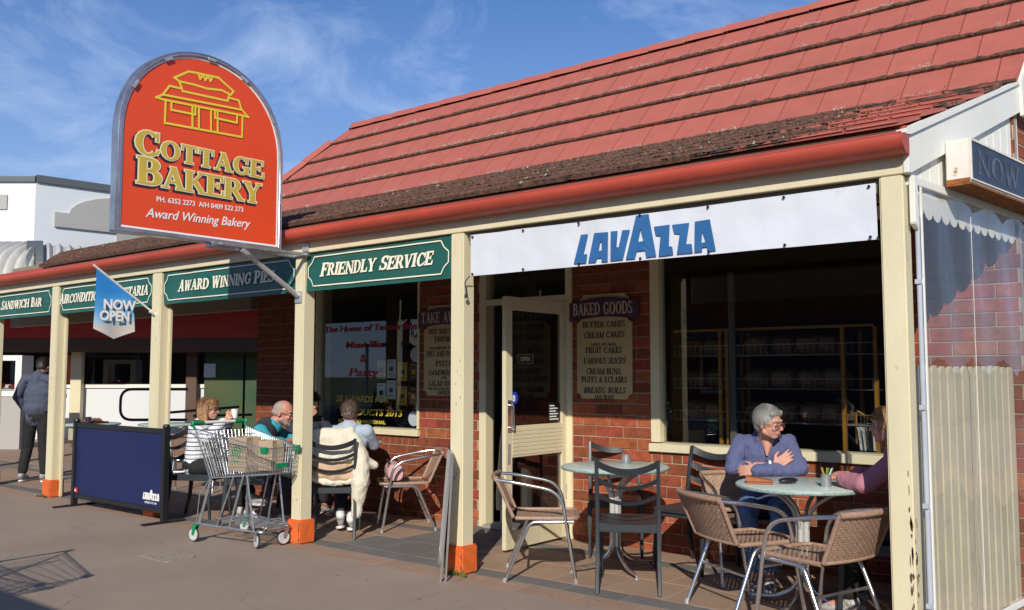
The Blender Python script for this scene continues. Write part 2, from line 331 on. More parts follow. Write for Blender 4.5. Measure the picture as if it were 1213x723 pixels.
def part(name, mb, material, parent=None, smooth=True, recalc=True, bev=0):
    me = mb.mesh(name, material, smooth, recalc) if isinstance(mb, MB) else mb
    o = link(name, me, parent)
    if bev:
        b = bmesh.new(); b.from_mesh(me)
        eg = [e for e in b.edges if len(e.link_faces) == 2 and e.calc_face_angle(0) > 0.6]
        bmesh.ops.bevel(b, geom=eg, offset=bev, segments=2, affect='EDGES', clamp_overlap=True); b.to_mesh(me); b.free()
    return o
def tag(o, label=None, cat=None, group=None, kind=None):
    if label: o['label'] = label
    if cat: o['category'] = cat
    if group: o['group'] = group
    if kind: o['kind'] = kind
    return o
def thing(name, label, cat, loc=(0,0,0), rz=0.0, group=None, world=False):
    """Empty at the base; world=True: its parts are written in world coordinates"""
    o = bpy.data.objects.new(name, None); C.objects.link(o); o.location = loc; o.rotation_euler = (0,0,rz); o.empty_display_size = 0.1
    tag(o, label, cat, group)
    if world: WORLD[o.name] = tuple(loc)
    return o
def copy_tree(o, parent=None):
    c = o.copy(); C.objects.link(c)
    if parent: c.parent = parent
    for ch in list(o.children): copy_tree(ch, c)
    return c
def place(proto, used, label, loc, rz, group=None):
    r = proto if not used else copy_tree(proto)
    r['label'] = label; r.location = loc; r.rotation_euler = (0,0,rz)
    if group: r['group'] = group
    return r
def yaw_of(fx, fy):
    """rotation so that local +y points along (fx, fy)"""
    return math.atan2(-fx, fy)
def fillet(pts, rad, k=5):
    """round the corners of a polyline"""
    pts = [Vector(p) for p in pts]; o = [pts[0]]
    for i in range(1, len(pts)-1):
        a, b, c = pts[i-1], pts[i], pts[i+1]; r = rad[i-1] if isinstance(rad, (list, tuple)) else rad
        r1 = min(r, (a-b).length*0.49, (c-b).length*0.49)
        p = b + (a-b).normalized()*r1; q = b + (c-b).normalized()*r1
        for j in range(k+1):
            t = j/k; o.append(p*(1-t)**2 + b*2*t*(1-t) + q*t*t)
    o.append(pts[-1]); return o
def cylinder(mb, p0, p1, r, n=12): return mb.tube([p0, p1], r, n)
# ------------------------------------------------------------------ lettering
_fk = [0]
def text_mesh(s, size, mtx, material, ext=0.0008, bold=0.0, shear=0.0, xs=1.0, align='LEFT', spacing=1.0):
    """plain letters; mtx maps (x right, y up, z out) to the place"""
    cu = bpy.data.curves.new('lettering', 'FONT'); cu.body = s; cu.size = size; cu.extrude = ext; cu.offset = bold; cu.shear = shear
    cu.align_x = align; cu.resolution_u = 3; cu.space_character = spacing; cu.fill_mode = 'FRONT' if ext < 1e-5 else 'BOTH'
    ob = bpy.data.objects.new('tmp', cu); C.objects.link(ob)
    dg = bpy.context.evaluated_depsgraph_get(); me = bpy.data.meshes.new_from_object(ob.evaluated_get(dg)); me.name = 'lettering'
    bpy.data.objects.remove(ob); bpy.data.curves.remove(cu)
    me.transform(mtx @ Matrix.Diagonal((xs, 1, 1, 1))); me.materials.clear(); me.materials.append(M[material]); return me
def curve_mesh(polys, mtx, material, ext=0.001):
    """flat shapes with holes"""
    cu = bpy.data.curves.new('shape', 'CURVE'); cu.dimensions = '2D'; cu.fill_mode = 'BOTH'; cu.extrude = ext
    for letter in polys:
        for ring in letter:
            sp = cu.splines.new('POLY'); sp.points.add(len(ring)-1); sp.use_cyclic_u = True
            for p, (a, b) in zip(sp.points, ring): p.co = (a, b, 0, 1)
    ob = bpy.data.objects.new('tmp', cu); C.objects.link(ob)
    dg = bpy.context.evaluated_depsgraph_get(); me = bpy.data.meshes.new_from_object(ob.evaluated_get(dg)); me.name = 'shape'
    bpy.data.objects.remove(ob); bpy.data.curves.remove(cu)
    me.transform(mtx); me.materials.clear(); me.materials.append(M[material]); return me
def frame(origin, xdir, ydir):
    x = Vector(xdir).normalized(); y = Vector(ydir).normalized(); z = x.cross(y)
    mm = Matrix((x, y, z)).transposed().to_4x4(); mm.translation = Vector(origin); return mm
# serif capitals drawn from strokes: S slanted stem, H bar, E arc, F foot serif
def glyphs(s=0.2, n=0.085):
    G = {}
    S = lambda x0, y0, x1, y1, w_: ('S', x0, y0, x1, y1, w_)
    H = lambda x0, x1, y, t=n: ('H', x0, x1, y, t)
    A = lambda cx, cy, rx, ry, a0, a1, ss=s, tt=n: ('E', cx, cy, rx, ry, a0, a1, ss, tt)
    F = lambda x, y, w_=0.34: ('F', x, y, w_)
    hn = n/2
    G['A'] = (0.86, [S(.13,0,.41,1,n), S(.40,1,.70,0,s), H(.2,.6,.32), F(.13,0,.26), F(.70,0,.34)])
    G['B'] = (0.74, [S(.16,0,.16,1,s), F(.13,0,.26), F(.13,1,.26), H(.16,.40,1-hn), H(.16,.42,.53), H(.16,.42,hn), A(.38,.755,.27,.245,-90,90), A(.40,.285,.32,.285,-90,90)])
    G['C'] = (0.82, [A(.44,.5,.40,.51,42,318), S(.72,.64,.72,.98,.07), S(.70,.1,.76,.3,.06)])
    G['D'] = (0.84, [S(.16,0,.16,1,s), F(.13,0,.26), F(.13,1,.26), H(.16,.42,1-hn), H(.16,.42,hn), A(.38,.5,.42,.5,-90,90)])
    G['E'] = (0.72, [S(.16,0,.16,1,s), F(.13,0,.26), F(.13,1,.26), H(.16,.64,1-hn), H(.16,.48,.52), H(.16,.68,hn), S(.62,.72,.62,1,.06), S(.66,0,.66,.30,.06), S(.48,.40,.48,.64,.05)])
    G['F'] = (0.68, [S(.16,0,.16,1,s), F(.16,0,.34), F(.13,1,.26), H(.16,.62,1-hn), H(.16,.46,.52), S(.60,.72,.60,1,.06), S(.46,.40,.46,.64,.05)])
    G['G'] = (0.86, [A(.44,.5,.40,.51,42,330), S(.70,.64,.70,.98,.07), S(.68,0.06,.68,.42,s*.9), F(.68,.44,.34)])
    G['H'] = (0.88, [S(.16,0,.16,1,s), S(.70,0,.70,1,s), H(.16,.70,.5), F(.16,0), F(.16,1), F(.70,0), F(.70,1)])
    G['I'] = (0.40, [S(.19,0,.19,1,s), F(.19,0), F(.19,1)])
    G['K'] = (0.84, [S(.16,0,.16,1,s), F(.16,0), F(.16,1), S(.28,.42,.66,1,n), S(.36,.56,.70,0,s), F(.66,1,.3), F(.72,0,.32)])
    G['L'] = (0.68, [S(.16,0,.16,1,s), F(.16,1), F(.13,0,.26), H(.16,.64,hn), S(.62,0,.62,.30,.06)])
    G['M'] = (1.02, [S(.13,0,.13,1,n), S(.15,1,.50,0,s*.95), S(.50,0,.84,1,n), S(.84,0,.84,1,s), F(.13,0,.26), F(.12,1,.2), F(.84,0), F(.86,1,.24)])
    G['N'] = (0.88, [S(.14,0,.14,1,n), S(.14,1,.70,0,s), S(.72,0,.72,1,n), F(.14,0,.26), F(.13,1,.2), F(.72,1,.26)])
    G['O'] = (0.88, [A(.43,.5,.41,.51,0,360)])
    G['P'] = (0.72, [S(.16,0,.16,1,s), F(.16,0), F(.13,1,.26), H(.16,.40,1-hn), H(.16,.40,.44), A(.38,.70,.30,.30,-90,90)])
    G['R'] = (0.82, [S(.16,0,.16,1,s), F(.16,0), F(.13,1,.26), H(.16,.40,1-hn), H(.16,.40,.47), A(.38,.715,.29,.285,-90,90), S(.42,.48,.70,0,s), F(.72,0,.26)])
    G['S'] = (0.66, [A(.33,.74,.27,.26,40,262,s*.85), A(.33,.27,.29,.27,-140,90,s*.85), S(.55,.72,.55,.98,.06), S(.07,.02,.07,.30,.06)])
    G['T'] = (0.76, [S(.37,0,.37,1,s), H(.03,.71,1-hn), F(.37,0,.36), S(.06,.70,.06,1,.06), S(.68,.70,.68,1,.06)])
    G['U'] = (0.86, [S(.15,.25,.15,1,s), S(.69,.25,.69,1,n), A(.40,.30,.35,.31,180,360), F(.15,1), F(.69,1,.26)])
    G['V'] = (0.82, [S(.14,1,.42,0,s), S(.42,0,.68,1,n), F(.14,1,.32), F(.68,1,.24)])
    G['W'] = (1.14, [S(.13,1,.35,0,s), S(.36,0,.56,1,n), S(.54,1,.76,0,s), S(.77,0,.98,1,n), F(.13,1,.3), F(.55,1,.28), F(.98,1,.22)])
    G['X'] = (0.82, [S(.12,1,.68,0,s), S(.12,0,.66,1,n), F(.12,0,.26), F(.66,1,.26), F(.12,1,.3), F(.70,0,.3)])
    G['Y'] = (0.80, [S(.13,1,.40,.42,s), S(.40,.42,.66,1,n), S(.39,0,.39,.46,s), F(.39,0), F(.13,1,.3), F(.66,1,.24)])
    G['Z'] = (0.72, [S(.10,0,.60,1,s), H(.06,.62,1-hn), H(.06,.64,hn)])
    G['0'] = G['O']; G['.'] = (0.28, [S(.13,0,.13,.16,.15)]); G[','] = (0.28, [S(.10,-.12,.14,.14,.14)]); G[' '] = (0.42, [])
    G['&'] = (0.8, [A(.34,.76,.2,.24,0,360,s*.7), A(.32,.27,.28,.27,0,360,s*.8), S(.2,.6,.7,0,s)])
    return G
GLY = glyphs(); GLY_L = glyphs(0.155, 0.06)
def serif(s, h, mtx, slant=0.0, xs=1.0, grow=0.0, big=1.0, G=None, depth=0.0, jit=0.0, width=None):
    """serif capitals: returns MB; big: height factor of a word's first letter; width: fit to this total width"""
    G = G or GLY; mb = MB()
    rnd = random.Random(len(s)*31 + int(h*1000))
    adv = 0; first = True
    for ch in s:
        k = big if (first and ch != ' ') else 1.0
        adv += G.get(ch, G[' '])[0]*k; first = (ch == ' ')
    if width: xs = width / (adv * h)
    x = 0; first = True; lay = depth
    for ch in s:
        k = big if (first and ch != ' ') else 1.0; first = (ch == ' ')
        wdt, st = G.get(ch, G[' '])
        oy = rnd.uniform(-jit, jit)
        lay = depth
        for q in st:
            lay += 0.00012
            def P(a, b): 
                b2 = b*k + oy
                return mtx @ Vector(((x + a*k + slant*b2)*h*xs, b2*h, lay))
            g = grow
            if q[0] == 'S':
                _, x0, y0, x1, y1, ww = q; e = ww/2 + g; dy = g if y1 > y0 else -g
                sl = (x1-x0)/(y1-y0) if y1 != y0 else 0
                pts = [(x0-e-sl*dy, y0-dy), (x0+e-sl*dy, y0-dy), (x1+e+sl*dy, y1+dy), (x1-e+sl*dy, y1+dy)]
            elif q[0] == 'H':
                _, x0, x1, y, t = q; pts = [(x0-g, y-t/2-g), (x1+g, y-t/2-g), (x1+g, y+t/2+g), (x0-g, y+t/2+g)]
            elif q[0] == 'F':
                _, xx, y, ww = q; lo = 0 if y == 0 else y-.06
                pts = [(xx-ww/2-g, lo-g), (xx+ww/2+g, lo-g), (xx+ww/2+g, lo+.06+g), (xx-ww/2-g, lo+.06+g)]
            else:
                _, cx, cy, rx, ry, a0, a1, ss, tt = q; K = max(6, int(abs(a1-a0)/22)); vs = []
                for i in range(K+1):
                    a = R_(a0 + (a1-a0)*i/K); ca, sa = math.cos(a), math.sin(a)
                    vs.append(P(cx + (rx+g)*ca, cy + (ry+g)*sa)); vs.append(P(cx + max(rx-ss-g, .01)*ca, cy + max(ry-tt-g, .01)*sa))
                mb.add(vs, [(2*i, 2*i+2, 2*i+3, 2*i+1) for i in range(K)]); continue
            mb.add([P(*p) for p in pts], [(0,1,2,3)])
        x += wdt*k
    return mb
LAV = [[[(-0.463, 0.065), (-0.407, 0.065), (-0.44, -0.066), (-0.41, -0.068), (-0.42, -0.125), (-0.516, -0.123)]], [[(-0.356, 0.066), (-0.249, 0.062), (-0.254, -0.129), (-0.301, -0.128), (-0.301, -0.101), (-0.333, -0.1), (-0.346, -0.126), (-0.402, -0.126)], [(-0.311, 0.005), (-0.298, 0.004), (-0.298, -0.053), (-0.324, -0.053)]], [[(-0.229, 0.064), (-0.178, 0.063), (-0.182, -0.043), (-0.164, -0.044), (-0.143, 0.063), (-0.086, 0.061), (-0.135, -0.127), (-0.231, -0.126)]], [[(-0.038, 0.145), (0.05, 0.146), (0.106, -0.125), (0.036, -0.127), (0.028, -0.081), (-0.033, -0.081), (-0.047, -0.128), (-0.112, -0.128)], [(-0.006, 0.058), (0.017, -0.022), (-0.024, -0.023)]], [[(0.09, 0.061), (0.202, 0.062), (0.194, -0.07), (0.217, -0.075), (0.222, -0.123), (0.122, -0.127), (0.139, -0.0), (0.104, 0.006)]], [[(0.219, 0.059), (0.333, 0.06), (0.31, -0.068), (0.347, -0.069), (0.354, -0.124), (0.247, -0.123), (0.27, -0.001), (0.233, 0.006)]], [[(0.37, 0.063), (0.47, 0.066), (0.503, -0.123), (0.451, -0.122), (0.446, -0.095), (0.417, -0.096), (0.414, -0.122), (0.365, -0.123)], [(0.419, 0.002), (0.441, -0.067), (0.412, -0.069)]]]
FRONT = lambda x, y, z: frame((x, y, z), (1,0,0), (0,0,1))      # lettering that faces the street (-Y)
# ================================================================== THE SETTING: ground, road, paths
tag(part('ground', MB().box(-400, 400, -400, 600, -0.9, -0.30), 'grass'), kind='structure')
tag(part('road', MB().box(-120, 60, -10.5, -0.75, -0.3, -0.14), 'road'), kind='structure')
kb = MB()
for k in range(30):
    kb.box(-60 + k*2.4 + 0.006, -60 + (k+1)*2.4 - 0.006, -0.75, -0.6, -0.3, 0.0)
tag(part('kerb', kb, 'kerb', bev=0.012), kind='structure')
tag(part('footpath', MB().box(-90, 12, -0.6, 4.705, -0.3, 0.0), 'asphalt'), kind='structure')
tag(part('far_footpath', MB().box(-120, 60, -14.0, -10.5, -0.3, 0.0), 'kerb'), kind='structure')
tag(part('courtyard_paving', MB().box(-60, -9.26, 6.504, 40, -0.3, -0.002), 'paver_tan'), kind='structure')
tag(part('rear_ground', MB().box(-9.26, 12, 13.2, 40, -0.3, -0.002), 'asphalt'), kind='structure')
mk = MB()
for k in range(12): mk.box(-50 + k*6, -47 + k*6, -5.75, -5.62, -0.137, -0.132)
tag(part('road_markings', mk, 'white_print'), kind='structure')
vf = MB().box(-60, -0.6, 4.705, 6.504, -0.3, -0.012)
floor_ = tag(part('verandah_floor', vf, 'grout'), kind='structure')
rows = [(4.705, 4.94, 'paver_tan'), (4.94, 5.13, 'paver_grey'), (5.13, 5.57, 'paver_tan'), (5.57, 6.01, 'paver_tan'), (6.01, 6.19, 'paver_grey'), (6.19, 6.502, 'paver_tan')]
cache = {}
def paver_mesh(wd, dp, mname):
    k = (round(wd, 3), round(dp, 3), mname)
    if k not in cache:
        g = 0.0022; b = 0.003
        q = MB().hexa([(g, g, -0.02), (wd-g, g, -0.02), (wd-g, dp-g, -0.02), (g, dp-g, -0.02)], [(g, g, -b), (wd-g, g, -b), (wd-g, dp-g, -b), (g, dp-g, -b)])
        q.hexa([(g, g, -b), (wd-g, g, -b), (wd-g, dp-g, -b), (g, dp-g, -b)], [(g+b, g+b, 0), (wd-g-b, g+b, 0), (wd-g-b, dp-g-b, 0), (g+b, dp-g-b, 0)])
        me = q.mesh('paver', mname, smooth=False); cache[k] = me
    return cache[k]
rp = random.Random(3)
for ri, (y0, y1, mn) in enumerate(rows):
    x = -0.75 - (0.2 if ri % 2 else 0.0); W_ = 0.44
    n = 0
    while x > -16.5 and n < 48:
        mm_ = mn
        if -5.95 < x - W_/2 < -4.75 and ri >= 1: mm_ = 'paver_grey'
        if x > -14.5 or ri < 2:
            p = link('paver', paver_mesh(W_, y1-y0, mm_), floor_); p.location = (x - W_, y0, rp.uniform(-0.0025, 0.0)); n += 1
        x -= W_
# patched access cover in the footpath
cp = MB()
cp.prism([(-6.86+.05*0, 3.80), (-6.82, 3.765), (-6.44, 3.755), (-6.405, 3.79), (-6.41, 3.99), (-6.45, 4.03), (-6.82, 4.035), (-6.86, 4.0)], lambda a, b, d: (a, b, d), -0.01, 0.005)
pc = part('path_patch', cp, 'concrete_patch'); tag(pc, kind='structure')
# ================================================================== BAKERY BUILDING
bak = thing('bakery_building', 'cream and red brick bakery cafe with red tiled roof and timber post verandah', 'building', (-4.5, 6.5, 0), world=True)
YW = 6.5; CO = 0.093; Z0 = -0.04
openings = [(-8.10, -6.465, 0.80, 2.62), (-5.66, -4.585, -0.1, 2.62), (-3.80, -1.78, 0.80, 2.62)]
XL, XR = -9.2, -1.10; ZT = 3.20
bw = MB()
xs = [XL, -8.10, -6.465, -5.66, -4.585, -3.80, -1.78, XR]
for i in range(7):
    x0, x1 = xs[i], xs[i+1]
    op = [o for o in openings if abs(o[0]-x0) < 1e-6]
    if not op: bw.box(x0, x1, YW+0.007, YW+0.22, -0.3, ZT)
    else:
        o = op[0]
        if o[2] > 0: bw.box(x0, x1, YW+0.007, YW+0.22, -0.3, o[2])
        bw.box(x0, x1, YW+0.007, YW+0.22, o[3], ZT)
wall = part('brick_wall', bw, 'mortar', bak, smooth=False)
bcache = {}
def brick_mesh(wd, h, seed):
    k = (round(wd, 3), round(h, 3), seed)
    if k not in bcache:
        rr = random.Random(seed*77 + int(wd*1000)); b = 0.0022; d = 0.05
        j = lambda: rr.uniform(-0.0016, 0.0016)
        f = [(b+j(), 0, b+j()), (wd-b+j(), 0, b+j()), (wd-b+j(), 0, h-b+j()), (b+j(), 0, h-b+j())]
        e = [(j(), b, j()), (wd+j(), b, j()), (wd+j(), b, h+j()), (j(), b, h+j())]
        g = [(0, d, 0), (wd, d, 0), (wd, d, h), (0, d, h)]
        q = MB(); q.add(f+e+g, [(0,1,2,3), (0,4,5,1), (1,5,6,2), (2,6,7,3), (3,7,4,0), (4,8,9,5), (5,9,10,6), (6,10,11,7), (7,11,8,4)])
        me = q.mesh('brick', 'brick', smooth=False, recalc=True); bcache[k] = me
    return bcache[k]
bricks = []    # (x, z, w, h)
ST = 0.270; BL = 0.261
ncourse = int((ZT - Z0)/CO)
for c in range(ncourse):
    z = Z0 + c*CO; zc = z + CO/2
    segs = [(XL, XR)]
    for a, b, lo, hi in openings:
        rl = lo - 0.094 if lo > 0 else lo        # the brick-on-edge course under each sill
        if rl < zc < hi:
            ns = []
            for s0, s1 in segs:
                if a > s0: ns.append((s0, min(a, s1)))
                if b < s1: ns.append((max(b, s0), s1))
            segs = ns if ns else segs
    for s0, s1 in segs:
        x = XL - (ST/2 if c % 2 else 0)
        while x < s1:
            a, b = max(x, s0), min(x + BL, s1)
            if b - a > 0.035: bricks.append((a, z, b - a, 0.0845))
            x += ST
for a, b, lo, hi in openings:
    if lo > 0:
        x = a + 0.004
        while x < b - 0.03:
            bricks.append((x, lo - 0.0935, min(0.0815, b - x), 0.0905)); x += 0.0925
def vis(b):
    x, z, w_, h = b
    d = 0.63*(-x) + 0.777*YW
    v = 1000 if 2.15 < z else (400 if x < -8.05 else 0)
    if -0.05 > z: v += 300
    return d + v
bricks.sort(key=vis)
rb = random.Random(11); restb = MB()
for i, (x, z, w_, h) in enumerate(bricks):
    wq = round(w_, 2) if w_ < 0.25 else 0.261
    if i < 298:
        o = link('brick', brick_mesh(min(wq, w_+0.004), h, rb.randint(0, 4)), wall)
        o.location = Vector((x, YW + rb.uniform(-0.0015, 0.002), z + 0.005)); o.rotation_euler = (0, rb.uniform(-0.004, 0.004), 0)
    else:
        restb.box(x, x+w_, YW + rb.uniform(-0.001, 0.002), YW+0.03, z+0.005, z+0.005+h)
tag(part('brickwork', restb, 'brick', wall, smooth=False), kind='stuff')
for ch in wall.children:
    if ch.name.startswith('brickwork'): ch.location = (0,0,0)
# interior shell of the shop
sh = MB()
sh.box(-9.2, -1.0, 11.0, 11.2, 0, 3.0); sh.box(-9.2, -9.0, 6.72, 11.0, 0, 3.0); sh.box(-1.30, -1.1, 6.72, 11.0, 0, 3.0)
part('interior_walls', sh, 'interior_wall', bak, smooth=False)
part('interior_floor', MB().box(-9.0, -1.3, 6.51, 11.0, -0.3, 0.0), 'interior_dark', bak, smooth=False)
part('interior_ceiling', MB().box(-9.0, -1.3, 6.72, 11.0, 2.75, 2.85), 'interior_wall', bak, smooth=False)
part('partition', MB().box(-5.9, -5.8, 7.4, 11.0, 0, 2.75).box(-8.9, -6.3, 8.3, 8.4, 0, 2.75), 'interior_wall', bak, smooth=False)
# windows
def window(x0, x1, z0, z1, fw_, sill_h, fmat='cream'):
    q = MB(); y0, y1 = YW - 0.012, YW + 0.09
    q.box(x0, x0+fw_, y0, y1, z0+sill_h, z1).box(x1-fw_, x1, y0, y1, z0+sill_h, z1).box(x0+fw_, x1-fw_, y0+0.002, y1, z1-fw_, z1)
    f = part('window', q, fmat, bak, smooth=False, bev=0.004)
    s_ = MB().hexa([(x0-0.01, YW-0.035, z0), (x1+0.01, YW-0.035, z0), (x1+0.01, YW+0.11, z0), (x0-0.01, YW+0.11, z0)], [(x0-0.01, YW-0.035, z0+sill_h-0.012), (x1+0.01, YW-0.035, z0+sill_h-0.012), (x1+0.01, YW+0.11, z0+sill_h), (x0-0.01, YW+0.11, z0+sill_h)])
    part('sill', s_, fmat, f, smooth=False, bev=0.003)
    part('pane', MB().quad((x0+fw_-0.01, YW+0.05, z0+sill_h-0.01), (x1-fw_+0.01, YW+0.05, z0+sill_h-0.01), (x1-fw_+0.01, YW+0.05, z1-fw_+0.01), (x0+fw_-0.01, YW+0.05, z1-fw_+0.01)), 'glass', f, smooth=False, recalc=False)
    for ch in f.children: ch.location = (0,0,0)
    return f
w_big = window(-3.80, -1.78, 0.795, 2.60, 0.085, 0.075)
w_left = window(-8.10, -6.465, 0.80, 2.60, 0.03, 0.07)
# slim blind track seen inside the large pane
# door set: frame, transom pane, open leaf
q = MB(); y0, y1 = YW - 0.015, YW + 0.10
q.box(-5.66, -5.575, y0, y1, 0.0, 2.61).box(-4.655, -4.585, y0, y1, 0.0, 2.61).box(-5.575, -4.655, y0+.002, y1, 2.07, 2.125).box(-5.575, -4.655, y0+.002, y1, 2.57, 2.61)
dframe = part('door_frame', q, 'cream', bak, smooth=False, bev=0.004)
tp = part('transom_pane', MB().quad((-5.575, YW+0.04, 2.125), (-4.655, YW+0.04, 2.125), (-4.655, YW+0.04, 2.57), (-5.575, YW+0.04, 2.57)), 'glass', dframe, smooth=False, recalc=False); tp.location = (0,0,0)
part('threshold', MB().box(-5.575, -4.655, YW-0.06, YW+0.2, 0.001, 0.035), 'kerb', bak, smooth=False, bev=0.004)
DX0, DX1 = -4.685, -4.645
q = MB(); ya, yb = 5.652, 6.485
q.box(DX0, DX1, ya, ya+0.085, 0.02, 2.055).box(DX0, DX1, yb-0.06, yb, 0.02, 2.055)
q.box(DX0+.001, DX1-.001, ya+0.085, yb-0.06, 1.945, 2.055).box(DX0+.001, DX1-.001, ya+0.085, yb-0.06, 0.745, 1.0).box(DX0+.001, DX1-.001, ya+0.085, yb-0.06, 0.02, 0.16)
door = part('door', q, 'cream_worn', bak, smooth=False, bev=0.003)
pn = MB().quad((-4.665, ya+.08, 0.15), (-4.665, yb-.055, 0.15), (-4.665, yb-.055, 0.75), (-4.665, ya+.08, 0.75))
pn.quad((-4.665, ya+.08, 0.99), (-4.665, yb-.055, 0.99), (-4.665, yb-.055, 1.95), (-4.665, ya+.08, 1.95))
sub = []
sub.append(part('pane', pn, 'door_glass', door, smooth=False, recalc=False))
hd = MB().tube(fillet([(DX1, ya+.045, 0.99), (DX1+.045, ya+.045, 0.99), (DX1+.045, ya+.045, 1.17), (DX1, ya+.045, 1.17)], .012), 0.007, 8)
hd.box(DX1, DX1+.004, ya+.02, ya+.07, 0.95, 1.21)
sub.append(part('handle', hd, 'alu', door))
sub.append(part('lock_plate', MB().box(DX1, DX1+.004, ya+.02, ya+.055, 0.70, 0.86), 'alu_dull', door, smooth=False))
sub.append(part('hinge', MB().box(DX1, DX1+.006, yb-.02, yb+.01, 0.35, 0.47).box(DX1, DX1+.006, yb-.02, yb+.01, 1.75, 1.87), 'alu_dull', door, smooth=False))
gr = MB()
for k in range(7): gr.box(DX1-.0005, DX1+.002, ya+.09, yb-.065, 0.765+.032*k, 0.787+.032*k)
sub.append(part('ribbed_panel', gr, 'cream', door, smooth=False))
# stickers on the glass
sub.append(part('round_sticker', MB().lathe([(0.052, 0), (0.052, 0.002)], (-4.661, 5.775, 1.225), 24, Matrix(((0,0,1),(0,1,0),(-1,0,0)))), 'blue_badge', door, smooth=False))
sub.append(link('sticker_figure', text_mesh('8', .07, frame((-4.657, 5.752, 1.20), (0,1,0), (0,0,1)), 'white_print', bold=.002), door))
sub.append(link('open_notice', text_mesh('OPEN', .05, frame((-4.661, 5.86, 1.53), (0,1,0), (0,0,1)), 'letter_tan', bold=.0005), door))
nb = MB().box(-4.6625, -4.661, 5.83, 6.03, 1.51, 1.512).box(-4.6625, -4.661, 5.83, 6.03, 1.585, 1.587).box(-4.6625, -4.661, 5.83, 5.832, 1.512, 1.585).box(-4.6625, -4.661, 6.028, 6.03, 1.512, 1.585)
sub.append(part('notice_border', nb, 'letter_tan', door, smooth=False))
nt_ = MB().box(-4.6625, -4.661, 6.25, 6.41, 1.02, 1.17); sub.append(part('hours_notice', nt_, 'ink_black', door, smooth=False))
hb = MB()
for k in range(6):
    hb.box(-4.6608, -4.6600, 6.262, 6.262+[.13,.10,.12,.09,.12,.07][k], 1.03+.023*k, 1.040+.023*k)
sub.append(part('notice_lines', hb, 'white_print', door, smooth=False))
for c_ in sub: c_.location = (0,0,0)
# lettering on the transom? none; posts of the verandah with orange feet
posts = [(-1.456, -1.336, 'cream_worn'), (-4.52, -4.395, 'cream'), (-6.352, -6.228, 'cream'), (-8.70, -8.53, 'cream'), (-10.955, -10.80, 'cream'), (-12.70, -12.56, 'cream'), (-14.7, -14.55, 'cream')]
for i, (a, b, mn) in enumerate(posts):
    q = MB().box(a, b, 4.858, 4.983, 0.0, 2.456)
    if i in (3, 4): q.box(b, b+0.035, 4.945, 4.985, 0.0, 2.10)
    po = part('verandah_post', q, mn, bak, smooth=False, bev=0.009)
    if i == 0:
        po['label'] = 'broad corner post with flaking cream paint'; continue
    q = MB().box(a-0.022, b+0.022, 4.836, 5.005, 0.0, 0.20)
    fb = part('post_foot', q, 'orange', po, smooth=False, bev=0.012); fb.location = (0,0,0)
# beam, ledge, gutter
bm = MB().box(-16.0, -1.322, 4.8565, 4.96, 2.4562, 2.66)
for a_, b_ in ((-15.9, -12.72), (-12.54, -10.97), (-10.78, -8.72), (-8.51, -6.37), (-6.21, -4.54), (-4.38, -1.47)): part('light_stop_strip', MB().box(a_, b_, 4.905, 4.945, 2.38, 2.4556), 'ceiling', bak, smooth=False)  # strips added behind the banner tops to stop sun leaking through the gap
part('verandah_beam', bm, 'cream', bak, smooth=False, bev=0.003)
bb = MB().box(-16.0, -9.26, 6.44, 6.56, 2.20, 3.18); part('rear_beam', bb, 'ceiling', bak, smooth=False)
part('verandah_lining', MB().hexa([(-16, 4.962, 2.60), (-1.345, 4.962, 2.60), (-1.135, 6.49, 2.64), (-16, 6.49, 2.64)], [(-16, 4.962, 2.625), (-1.345, 4.962, 2.625), (-1.135, 6.49, 2.665), (-16, 6.49, 2.665)]), 'ceiling', bak, smooth=False)
gp = [(4.735, 2.640), (4.722, 2.637), (4.716, 2.622), (4.722, 2.595), (4.742, 2.567), (4.775, 2.550), (4.84, 2.546)]
g = MB(); K = len(gp)
gx0, gx1 = -16.0, -1.30
th_ = 0.004
vs = []; 
for x in (gx0, gx1):
    for (y, z) in gp: vs.append((x, y, z))
    vs.append((x, 4.84, 2.70)); vs.append((x, 4.835, 2.70))
    for (y, z) in gp[::-1]: vs.append((x, y+th_, z+th_))
n_ = 2*K+2
g.add(vs, [(i, (i+1) % n_, n_+(i+1) % n_, n_+i) for i in range(n_)] + [tuple(range(n_))[::-1], tuple(range(n_, 2*n_))])
gut = part('gutter', g, 'gutter', bak)
ec = MB().prism([(y, z) for y, z in gp] + [(4.84, 2.665)], lambda a, b, d: (d, a, b), -1.302, -1.292)
e_ = part('gutter_end', ec, 'gutter', gut); e_.location = (0,0,0)
lip = part('gutter_lip', MB().tube([(gx0, 4.727, 2.640), (gx1, 4.727, 2.640)], 0.008, 8), 'gutter', gut); lip.location = (0,0,0)
# ------------------------------------------------------------------ tiled roofs
EDX = 0.1323                                            # the end of the building is askew: x grows with y
edge_x = lambda y: -1.315 + (y - 4.858)*EDX
def tile_mesh(name, u0, u1, u0t, u1t, ln, mn, th=0.036, seed=0):
    """a flat tile: u0,u1 at the lower edge, u0t,u1t at the upper edge, ln long; front edge thick and proud"""
    rr = random.Random(seed)
    b = [(u0, 0, 0.006), (u1, 0, 0.006), (u1t, ln, -0.008), (u0t, ln, -0.008)]
    e = 0.003
    t = [(u0+e, e*.6, th+0.004), (u1-e, e*.6, th+0.004), (u1t-e, ln, 0.006), (u0t+e, ln, 0.006)]
    t0 = [(u0, 0, th), (u1, 0, th)]
    q = MB(); q.hexa(b, t)
    q.add([(u0+.004, .0, th-.004), (u1-.004, 0, th-.004), (u1-.012, -.006, th-.012), (u0+.012, -.006, th-.012)], [(0,1,2,3)])
    return q.mesh(name, mn, smooth=False)
TW = 0.300
